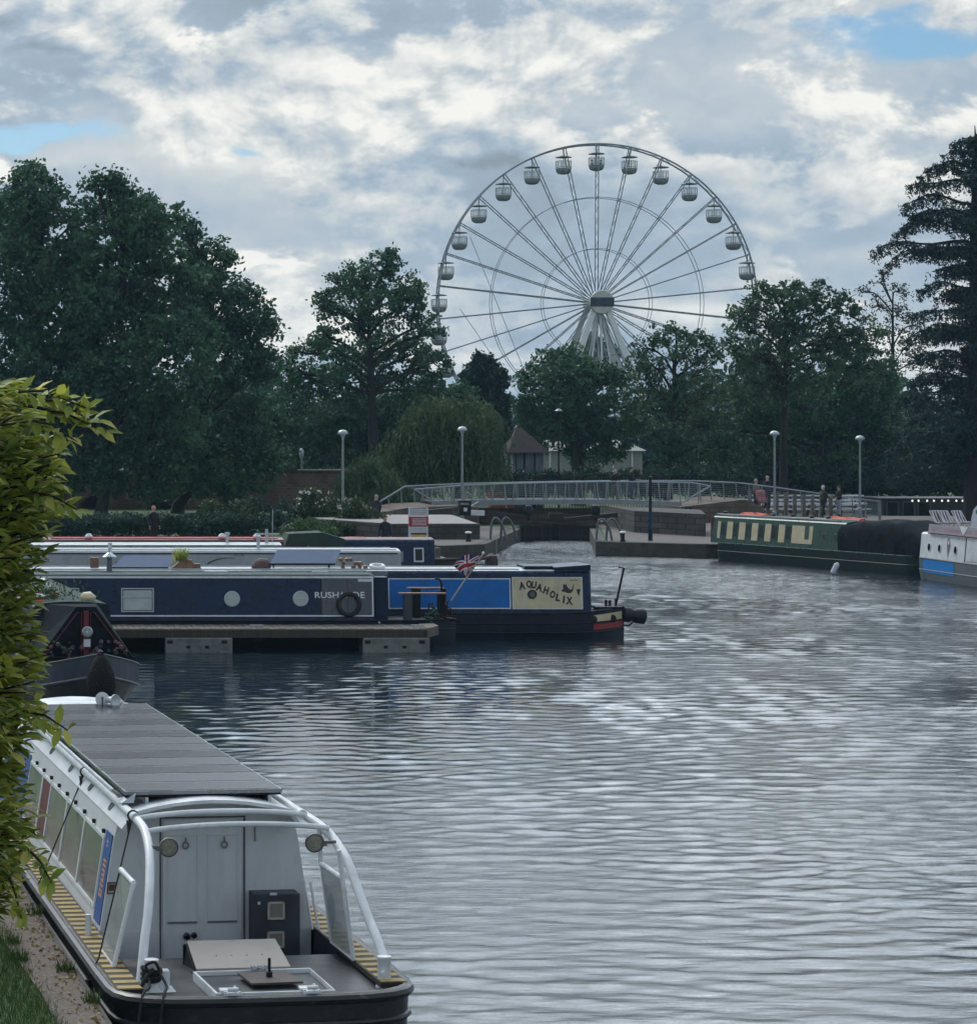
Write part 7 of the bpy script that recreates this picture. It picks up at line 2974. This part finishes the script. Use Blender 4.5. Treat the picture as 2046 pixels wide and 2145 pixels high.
# ------------------------------------------------------------------ people
def person(label, loc, H=1.72, face=0, top=cloth_navy, legs=cloth_black, hair=hair_b, pose='stand', arms='down', group=None, lean=0, shoes=cloth_black, name='person'):
    k = H / 1.72
    hip, kn, an = .90, .48, .08
    sit = pose == 'sit'
    hz_ = .45 if sit else hip
    J = {}
    V = []
    E = []
    bulk = 1.22

    def v(p_, r_):
        V.append((p_, (r_[0] * (bulk if p_[2] < hz_ + .5 else 1.06), r_[1] * (bulk if p_[2] < hz_ + .5 else 1.06))))
        return len(V) - 1
    fw = lambda z: -lean * max(0, z - hz_)
    pel = v((0, fw(hz_), hz_), (.155, .115))
    wa = v((0, fw(hz_ + .18), hz_ + .18), (.135, .10))
    ch = v((0, fw(hz_ + .42), hz_ + .42), (.17, .115))
    nk = v((0, fw(hz_ + .57), hz_ + .57), (.065, .065))
    hd0 = v((0, fw(hz_ + .64) - .01, hz_ + .645), (.07, .075))
    hd1 = v((0, fw(hz_ + .72) - .02, hz_ + .72), (.082, .098))
    hd2 = v((0, fw(hz_ + .80) - .015, hz_ + .795), (.055, .07))
    E += [(pel, wa), (wa, ch), (ch, nk), (nk, hd0), (hd0, hd1), (hd1, hd2)]
    st_ = {'stand': (.02, -.02), 'walk': (.20, -.22)}.get(pose, (0, 0))
    for s, sw in ((-1, st_[0]), (1, st_[1])):
        if sit:
            a = v((s * .10, 0, hz_ - .03), (.09, .085))
            b_ = v((s * .11, -.42, hz_ - .02), (.065, .062))
            c = v((s * .11, -.44, hz_ - .42), (.042, .042))
            d = v((s * .11, -.58, hz_ - .44), (.038, .03))
        else:
            a = v((s * .095, 0, hip - .10), (.095, .09))
            b_ = v((s * .10, sw * .45 - .02, kn), (.062, .062))
            c = v((s * .10, sw + .02, an), (.043, .045))
            d = v((s * .115, sw - .14, .035), (.04, .028))
        E += [(pel, a), (a, b_), (b_, c), (c, d)]
        sh = v((s * .19, fw(hz_ + .46), hz_ + .46), (.068, .065))
        if arms == 'down':
            el_, ha, fi = (s * .25, .03 + sw * -.3, hz_ + .20), (s * .26, -.06 - sw * .5, hz_ - .03), (s * .255, -.09 - sw * .5, hz_ - .12)
        elif arms == 'rail':
            el_, ha, fi = (s * .27, -.02, hz_ + .22), (s * .12, -.27, hz_ + .16), (s * .05, -.32, hz_ + .16)
        else:
            el_, ha, fi = (s * .26, -.06, hz_ + .20), (s * .18, -.30, hz_ + .14), (s * .16, -.38, hz_ + .15)
        e1, h1_, f1_ = v(el_, (.045, .045)), v(ha, (.032, .028)), v(fi, (.035, .016))
        E += [(ch, sh), (sh, e1), (e1, h1_), (h1_, f1_)]
    me = D.meshes.new('person')
    me.from_pydata([p_[0] for p_ in V], E, [])
    o = D.objects.new('person', me)
    COL.objects.link(o)
    md = o.modifiers.new('skin', 'SKIN')
    md.use_smooth_shade = True
    for i, (_, r_) in enumerate(V):
        me.skin_vertices[0].data[i].radius = r_
    me.skin_vertices[0].data[pel].use_root = True
    sb = o.modifiers.new('sub', 'SUBSURF')
    sb.levels = sb.render_levels = 1
    dg = bpy.context.evaluated_depsgraph_get()
    dg.update()
    m2 = D.meshes.new_from_object(o.evaluated_get(dg))
    D.objects.remove(o)
    D.meshes.remove(me)
    for mm in (skin_m, top, legs, shoes):
        m2.materials.append(mm)
    for p_ in m2.polygons:
        c = p_.center
        if c.z > hz_ + .575:
            mi = 0
        elif not sit and c.z < .09:
            mi = 3
        elif abs(c.x) < .20 and c.z < hz_ + .02 or (sit and c.y < -.12 and c.z < hz_ + .06):
            mi = 2
        elif (Vector((abs(c.x), c.y, c.z)) - Vector((abs(fi[0]), fi[1], fi[2]))).length < .09:
            mi = 0
        else:
            mi = 1
        p_.material_index = mi
        p_.use_smooth = True
    o = D.objects.new(name, m2)
    COL.objects.link(o)
    o.location = loc
    o.rotation_euler = (0, 0, face)
    o.scale = (k, k, k)
    tag(o, label, 'person', group)
    m = MB()
    zc = hz_ + .745
    yc = fw(zc) - .0
    m.lathe([(.092, -.03), (.098, .02), (.085, .07), (.05, .105), (0, .115)], (0, yc + .012, zc), 12)
    m.tube([(0, yc + .07, zc), (0, yc + .075, zc - .10)], [.075, .05], 8)
    m.build('hair', hair, o)
    m = MB()      # face: nose, eyes, mouth, ears
    m.lathe([(0, -.02), (.014, -.008), (.007, .02)], (0, yc - .115, zc - .035), 6)
    for s in (-1, 1):
        m.lathe([(0, -.022), (.012, 0), (0, .022)], (s * .084, yc, zc - .035), 6)
    m.build('nose_and_ears', skin_m, o)
    m = MB()
    for s in (-1, 1):
        m.lathe([(0, -.007), (.008, 0), (0, .007)], (s * .03, yc - .098, zc - .012), 6)
    m.box(-.022, .022, yc - .1, yc - .092, zc - .078, zc - .070)
    m.build('eyes_and_mouth', hair_b, o)
    # hands with separate fingers
    m = MB()
    ang_ = Vector(fi) - Vector(ha)
    ang_.normalize()
    for s in (-1, 1):
        f0_ = Vector((s * abs(fi[0]), fi[1], fi[2]))
        dv = Vector((ang_.x * s if ang_.x * (fi[0]) >= 0 else -ang_.x * s, ang_.y, ang_.z))
        sd_ = dv.cross(Vector((1, 0, 0))).normalized()
        for j in range(4):
            b_ = f0_ + sd_ * (.024 * (j - 1.5) / 1.5) + dv * .02
            L_ = (.06, .072, .068, .052)[j]
            m.tube([b_, b_ + dv * L_ * .6, b_ + dv * L_ + Vector((-s * .015, 0, 0))], [.009, .008, .006], 5)
        m.tube([f0_ - dv * .01 - sd_ * .02, f0_ + dv * .03 - sd_ * .05], [.010, .007], 5)
    m.build('fingers', skin_m, o)
    return o


person('person with grey hair in dark clothes climbing towards the left end of the footbridge', P(788, 1108, 128) * Vector((1, 1, 0)) + Vector((0, 0, ZQ)) if False else Vector((XP(788, 128), 128, ZQ + .03)), 1.72, R(200), cloth_navy, cloth_black, hair_g, 'walk', 'down')
person('person with dark hair in a navy jacket seen behind the back row of boats', Vector((XP(806, 108), 108, .26)), 1.70, R(20), cloth_navy, cloth_navy, hair_b, 'stand', 'down')
zd = ZP(1046, 138.4)
person('person in a black top leaning on the footbridge rail', Vector((XP(1288, 137.6), 137.6, ZP(1047, 137.2))), 1.56, R(0), cloth_black, cloth_grey, hair_g, 'stand', 'rail', lean=.12)
person('person in a black jacket and blue jeans on the footbridge', Vector((XP(1322, 137.9), 137.9, ZP(1047, 137.2))), 1.70, R(60), cloth_black, cloth_denim, hair_b, 'stand', 'fwd')
Yp = 144.0
person('person with long pale hair in a taupe cardigan pushing a pushchair', Vector((XP(1583, Yp), Yp, ZP(1066, Yp))), 1.62, R(40), cloth_taupe, cloth_navy, hair_g, 'stand', 'fwd')
person('tall person in a navy coat beside the pushchair on the ramp', Vector((XP(1607, Yp + .6), Yp + .6, ZP(1066, Yp))), 1.78, R(-10), cloth_navy, cloth_navy, hair_g, 'stand', 'down')
person('person with white hair in a dark olive coat on the ramp', Vector((XP(1724, 142.5), 142.5, ZP(1080, 142.5))), 1.62, R(120), cloth_green, cloth_black, hair_w, 'walk', 'fwd')
person('person in a black top and pale trousers with a tan bag on the ramp', Vector((XP(1757, 142.5), 142.5, ZP(1080, 142.5))), 1.60, R(-70), cloth_black, cloth_pale, hair_b, 'stand', 'fwd')
person('person with pale pink hair and dark clothes by the hedge on the left bank', Vector((XP(322, 112.6), 112.6, ZQ)), 1.66, R(30), cloth_black, cloth_black, mat('hair_pink', (.55, .3, .26), .8), 'stand', 'down')
o = MB()
o.loft([[(x, .10 * w__ * math.cos(a), .15 * w__ * math.sin(a)) for a in np.linspace(0, 6.283, 10, endpoint=False)] for x, w__ in ((-.05, .6), (0, 1), (.05, .6))], smooth=True)
o = o.build('shoulder_bag', mat('tan_leather', (.2, .12, .09), .6))
o.location = (XP(1749, 142.3), 142.2, ZP(1052, 142.3))
tag(o, 'tan shoulder bag carried by the person in pale trousers', 'bag')
# pushchair
pc = thing('pushchair', 'dark red pushchair between the two people on the ramp', 'pushchair', (XP(1595, 143.2), 143.2, ZP(1066, Yp)))
m = MB()
m.hexa([(-.2, -.25, .38), (.2, -.25, .38), (.2, .2, .32), (-.2, .2, .32), (-.2, -.22, .5), (.2, -.22, .5), (.2, .34, .95), (-.2, .34, .95)])
m.loft([[(x, .36 - .35 * math.sin(a) - .0, .62 + .42 * math.cos(a)) for a in np.linspace(-.2, 1.5, 7)] + [(x, .34, .6)] for x in (-.22, .22)])
m.build('seat_and_hood', cloth_pink, pc)
m = MB()
for s in (-1, 1):
    m.tube([(s * .23, -.3, .15), (s * .23, .1, .5), (s * .23, .5, 1.02)], .018, 5)
    m.tube([(s * .23, .35, .15), (s * .23, -.1, .55)], .018, 5)
m.tube([(-.23, .5, 1.02), (.23, .5, 1.02)], .02, 5)
m.build('frame', darkm, pc)
for x in (-.25, .25):
    for y in (-.3, .35):
        m = MB()
        m.lathe([(.12, -.02), (.13, 0), (.12, .02), (.08, .02), (.08, -.02)], n=14, M=Matrix.Translation((x, y, .13)) @ Matrix.Rotation(R(90), 4, 'Y'))
        m.build('wheel', rubber, pc)
# riders in the top gondola
gp_w = Vector((WC.x, WC.y, ZQ)) + wp(RW - .08, 0, 0)
person('person seated on the left side of the topmost wheel gondola', gp_w + Vector((-.42, 0, -2.66)), 1.6, R(90), cloth_black, cloth_black, hair_b, 'sit', 'fwd', group='riders in the topmost gondola')
person('person seated on the right side of the topmost wheel gondola', gp_w + Vector((.42, 0, -2.66)), 1.6, R(-90), cloth_black, cloth_black, hair_b, 'sit', 'fwd', group='riders in the topmost gondola')

# ------------------------------------------------------------------ picnic tables behind the ramp
table_white = mat('table_top_pale', (.78, .80, .82), .3, var=.06)


def picnic(label, loc, rz):
    r_ = thing('picnic_table', label, 'picnic table', loc, rz, 'white picnic tables behind the ramp')
    m = MB()
    for k in range(4):
        m.box(-1.0, 1.0, -.38 + .19 * k, -.20 + .19 * k, .70, .78)
    m.build('table_top', table_white, r_)
    for s in (-1, 1):
        m = MB()
        m.box(-1.0, 1.0, s * .75 - .16, s * .75 + .16, .40, .47)
        m.build('bench', table_white, r_)
    m = MB()
    for x in (-.65, .65):
        m.tube([(x, -.3, .72), (x, -.72, 0)], .04, 4)
        m.tube([(x, .3, .72), (x, .72, 0)], .04, 4)
        m.box(x - .03, x + .03, -.8, .8, .37, .42)
    m.build('legs', woodd, r_)
    return r_


pt0 = None
rows = [(149, .57, 1600, 1800, 4), (157, .57, 1545, 1800, 5), (167, .57, 1525, 1800, 5), (179, .57, 1522, 1790, 5), (192, .57, 1530, 1740, 4)]
for ri, (Y, z, x0_, x1_, n_) in enumerate(rows):
    for k in range(n_):
        px = x0_ + (x1_ - x0_) * (k + .5) / n_
        lab = 'white topped picnic table in the %s row, %s' % (('nearest', 'second', 'third', 'fourth', 'farthest')[ri], ('leftmost', 'second from the left', 'third from the left', 'fourth from the left', 'fifth from the left', 'sixth from the left', 'rightmost')[k if k < n_ - 1 else 6])
        loc = (XP(px, Y), Y, z)
        if pt0 is None:
            pt0 = picnic(lab, loc, R(4))
        else:
            copytree(pt0, None, loc=loc, rz=R(4 + (k * 37 % 9)), label=lab)
fc = thing('post_fence', 'row of brown timber posts in front of the white picnic tables', 'fence', (XP(1660, 146.2), 146.2, ZQ))
o_ = Vector((XP(1660, 146.2), 146.2, ZQ))
px = 1570.0
while px < 1775:
    m = LM()
    m.box(XP(px, 146.2) - .09, XP(px, 146.2) + .09, 146.1, 146.3, ZQ, ZP(1026 + (px - 1570) * .09, 146.2))
    m.build('post', woodp, fc)
    px += 18.8
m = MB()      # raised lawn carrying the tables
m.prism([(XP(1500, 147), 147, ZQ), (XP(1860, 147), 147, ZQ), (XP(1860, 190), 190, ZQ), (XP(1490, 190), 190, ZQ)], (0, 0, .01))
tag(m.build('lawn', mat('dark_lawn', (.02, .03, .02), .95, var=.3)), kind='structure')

# ------------------------------------------------------------------ dark restaurant barge with bulbs
YR = 151.0
db = thing('floating_restaurant', 'long dark low pavilion with pale framed windows behind the right boats', 'building', (XP(1930, YR), YR, ZQ))
o_ = Vector((XP(1930, YR), YR, ZQ))
x0_, x1_ = XP(1848, YR), XP(2160, YR)
zt2 = ZP(1046, YR)
m = LM()
m.box(x0_, x1_, YR, YR + 4, ZQ, zt2)
m.build('wall', mat('pavilion_navy', (.012, .022, .035), .5), db)
m = LM()
m.box(x0_ - .15, x1_ + .1, YR - .2, YR + 4.2, zt2, zt2 + .07)
m.build('roof', darkm, db)
for (a, b_) in ((1856, 1882), (1889, 1916), (1921, 1949), (2052, 2080), (2090, 2120)):
    m = LM()
    X0, X1, Z0, Z1 = XP(a, YR), XP(b_, YR), ZP(1087, YR), ZP(1050, YR)
    w_ = .07
    for q_ in ((X0, X1, Z0, Z0 + w_), (X0, X1, Z1 - w_, Z1), (X0, X0 + w_, Z0 + w_, Z1 - w_), (X1 - w_, X1, Z0 + w_, Z1 - w_)):
        m.box(q_[0], q_[1], YR - .05, YR, q_[2], q_[3])
    wf = m.build('window', mat('dull_frame', (.07, .09, .10), .6) if 'dull_frame' not in D.materials else D.materials['dull_frame'], db)
    m = LM()
    m.box(X0 + w_, X1 - w_, YR - .02, YR - .001, Z0 + w_, Z1 - w_)
    m.build('pane', windark, wf)
bl = thing('festoon_lights', 'string of white bulbs along the dark pavilion roof', 'string lights', (XP(1960, YR), YR - .3, zt2))
o_ = Vector((XP(1960, YR), YR - .3, zt2))
m = LM()
xs2 = np.linspace(XP(1850, YR), XP(2150, YR), 60)
m.tube([(x, YR - .3, zt2 - .02 - .03 * abs(math.sin(i * .8))) for i, x in enumerate(xs2)], .008, 4)
m.build('cable', darkm, bl)
bulb = D.materials.new('bulb_glow')
bulb.use_nodes = True
bulb.node_tree.nodes['Principled BSDF'].inputs['Emission Color'].default_value = (1, .95, .85, 1)
bulb.node_tree.nodes['Principled BSDF'].inputs['Emission Strength'].default_value = .8
for px in (1907, 1920, 1938, 1952, 1969, 1982, 1999, 2012, 2030, 2044, 2060):
    m = LM()
    m.lathe([(0, -.07), (.055, -.03), (.05, .03), (.02, .06)], (XP(px, YR), YR - .3, zt2 - .07), 8)
    m.build('bulb', bulb, bl)

# red and white deck chairs, leaf shaped board on the right quay
Yk = 128.0
for i, (px, lab) in enumerate(((1966, 'red and white striped deck chair leftmost on the right quay'), (1984, 'red and white striped deck chair second from the left on the right quay'), (2012, 'red and white striped deck chair by the pale arched board'))):
    r_ = thing('deck_chair', lab, 'deck chair', (XP(px, Yk), Yk, ZQ + .03), R(20), 'deck chairs on the right quay')
    m = MB()
    for s in (-1, 1):
        m.tube([(s * .28, -.45, 0), (s * .28, .35, .95)], .022, 5)
        m.tube([(s * .25, .45, 0), (s * .25, -.35, .42)], .022, 5)
    for z, y in ((.95, .35), (.42, -.35), (.05, .42)):
        m.tube([(-.28, y, z), (.28, y, z)], .022, 5)
    m.build('frame', white_paint, r_)
    m = MB()
    for k in range(6):
        m.loft([[(-.25 + .083 * k, y, z) for y, z in ((.34, .94), (.12, .55), (-.1, .34), (-.34, .42))], [(-.25 + .083 * (k + 1), y, z) for y, z in ((.34, .94), (.12, .55), (-.1, .34), (-.34, .42))]], mi=k % 2, closed=False, cap=False)
    m.build('canvas_seat', [maroon, sign_w], r_)
r_ = thing('arched_board', 'pale arched folding board with a green disc standing on the right quay', 'sign', (XP(2020, Yk), Yk - 2, ZQ + .03), R(-25))
for s in (-1, 1):
    m = MB()
    pts = [(-.38, 0), (.38, 0), (.33, .7), (.25, 1.08), (.1, 1.28), (-.1, 1.28), (-.25, 1.08), (-.33, .7)]
    m.prism([(x, s * (.40 - z * .28), z) for x, z in pts], (0, .03, 0))
    pn = m.build('panel', sign_w if s < 0 else grey_paint, r_)
    if s < 0:
        m = MB()
        M_ = Matrix.Translation((0, -.13, .98)) @ Matrix.Rotation(R(75), 4, 'X')
        m.lathe([(.15, 0), (.14, .008), (0, .009)], n=16, M=M_)
        m.build('green_disc', sign_g, pn)

# ------------------------------------------------------------------ kiosk and pale building behind the bridge
Yk = 162.0
kb = thing('kiosk', 'small timber kiosk with a dark pyramid roof beside the willow', 'building', (XP(1100, Yk), Yk, ZQ))
o_ = Vector((XP(1100, Yk), Yk, ZQ))
m = LM()
X0, X1 = XP(1078, Yk), XP(1138, Yk)
m.box(X0, X1, Yk, Yk + 2.2, ZQ, ZP(948, Yk))
m.build('wall', mat('kiosk_grey', (.13, .15, .17), .8, var=.5, scale=3, stretch=(6, 1, .3)), kb)
m = LM()
ze, za_ = ZP(948, Yk), ZP(896, Yk)
ex0, ex1 = X0 - .5, X1 + .35
m.add([(ex0, Yk - .4, ze), (ex1, Yk - .4, ze), (ex1, Yk + 2.6, ze), (ex0, Yk + 2.6, ze), ((ex0 + ex1) / 2 - .5, Yk + 1.1, za_), ((ex0 + ex1) / 2 - .2, Yk + 1.1, za_)], [(0, 1, 5, 4), (1, 2, 5), (2, 3, 4, 5), (3, 0, 4), (3, 2, 1, 0)])
m.build('roof', thatch, kb)
m = LM()
m.box(X0 + .05, X0 + .12, Yk - .02, Yk - .001, ZQ, ze)
m.box(XP(1096, Yk), XP(1100, Yk), Yk - .03, Yk - .001, ZQ, ze)
m.box(XP(1118, Yk), XP(1121, Yk), Yk - .03, Yk - .001, ZQ, ze)
m.build('corner_posts', darkm, kb)
m = LM()
m.box(XP(1059, Yk), XP(1077, Yk), Yk + .3, Yk + .35, ZP(985, Yk), ze - .05)
m.box(XP(1065, Yk), XP(1070, Yk), Yk + .25, Yk + .299, ZP(985, Yk), ze - .05, 1)
m.build('white_side_panel', [mat('white_panel_sheet', (.6, .62, .64), .6), darkm], kb)
m = LM()
m.box(XP(1028, Yk), XP(1060, Yk), Yk + .2, Yk + 1.2, ZQ, ZP(984, Yk))
m.box(XP(1062, Yk), XP(1078, Yk), Yk - .1, Yk + .15, ZQ, ZP(984, Yk), 1)
o = m.build('service_counter', [mat('orange_board', (.5, .12, .06), .6), mat('salmon_board', (.42, .16, .13), .6)])
o.location = o_
tag(o, 'orange and salmon counter boards to the left of the kiosk', 'counter')
m = MB()
m.box(XP(1062, Yk) , XP(1076, Yk), Yk - .14, Yk - .101, ZP(1001, Yk), ZP(996, Yk))
tag(m.build('price_board', sign_w), 'small white board on the salmon counter', 'sign')
Yb_ = 232.0
pb = thing('marquee', 'pale grey building with a low roof seen between the trunks behind the bridge', 'building', (XP(1220, Yb_), Yb_, ZQ))
o_ = Vector((XP(1220, Yb_), Yb_, ZQ))
m = LM()
m.box(XP(1125, Yb_), XP(1345, Yb_), Yb_, Yb_ + 8, ZQ, ZP(944, Yb_))
m.build('wall', pale_wall, pb)
m = LM()
m.add([(XP(1115, Yb_), Yb_ - .5, ZP(944, Yb_)), (XP(1352, Yb_), Yb_ - .5, ZP(944, Yb_)), (XP(1352, Yb_), Yb_ + 8.5, ZP(944, Yb_)), (XP(1115, Yb_), Yb_ + 8.5, ZP(944, Yb_)), (XP(1140, Yb_), Yb_ + 4, ZP(922, Yb_)), (XP(1325, Yb_), Yb_ + 4, ZP(922, Yb_))], [(0, 1, 5, 4), (1, 2, 5), (2, 3, 4, 5), (3, 0, 4), (3, 2, 1, 0)])
m.build('roof', mat('marquee_roof', (.28, .29, .27), .8), pb)
for px in (1150, 1196, 1238, 1282, 1322):
    m = LM()
    m.box(XP(px, Yb_), XP(px + 3, Yb_), Yb_ - .1, Yb_, ZQ, ZP(944, Yb_))
    m.build('post', wheelwhite, pb)
# metal fence line and poles in front of the kiosk
fc = thing('metal_fence', 'low dark railing behind the footbridge in front of the kiosk', 'fence', (XP(1200, 150), 150, ZQ))
o_ = Vector((XP(1200, 150), 150, ZQ))
m = LM()
x_ = XP(1080, 150)
while x_ < XP(1400, 150):
    m.box(x_, x_ + .03, 150, 150.03, ZQ, ZP(985, 150) - .3)
    x_ += .16
m.box(XP(1080, 150), XP(1400, 150), 149.98, 150.05, ZP(985, 150) - .32, ZP(985, 150) - .27)
m.build('railing', darkm, fc)
r_ = thing('lamp_post', 'thin dark lamp post in front of the round tree by the kiosk', 'lamp post', (XP(1170, 158), 158, ZQ), 0)
m = MB()
hgt = ZP(862, 158) - ZQ
m.lathe([(.07, 0), (.05, 1), (.045, hgt)], n=8)
m.build('pole', darkm, r_)
m = MB()
m.lathe([(.2, hgt), (.22, hgt + .05), (.1, hgt + .16), (0, hgt + .18)], n=12)
m.build('head', galv, r_)

# ------------------------------------------------------------------ damp air
hm = D.materials.new('haze')
hm.use_nodes = True
ht = hm.node_tree
ht.nodes.clear()
pv = nd(ht, 'ShaderNodeVolumePrincipled')
pv.inputs['Color'].default_value = (.45, .74, .95, 1)
pv.inputs['Density'].default_value = .00017
pv.inputs['Anisotropy'].default_value = .2
ho = nd(ht, 'ShaderNodeOutputMaterial')
ht.links.new(pv.outputs[0], ho.inputs['Volume'])
hz_b = MB()
hz_b.box(-2600, 2600, -140, 3100, -3, 45)
hz_o = tag(hz_b.build('haze', hm), kind='stuff')
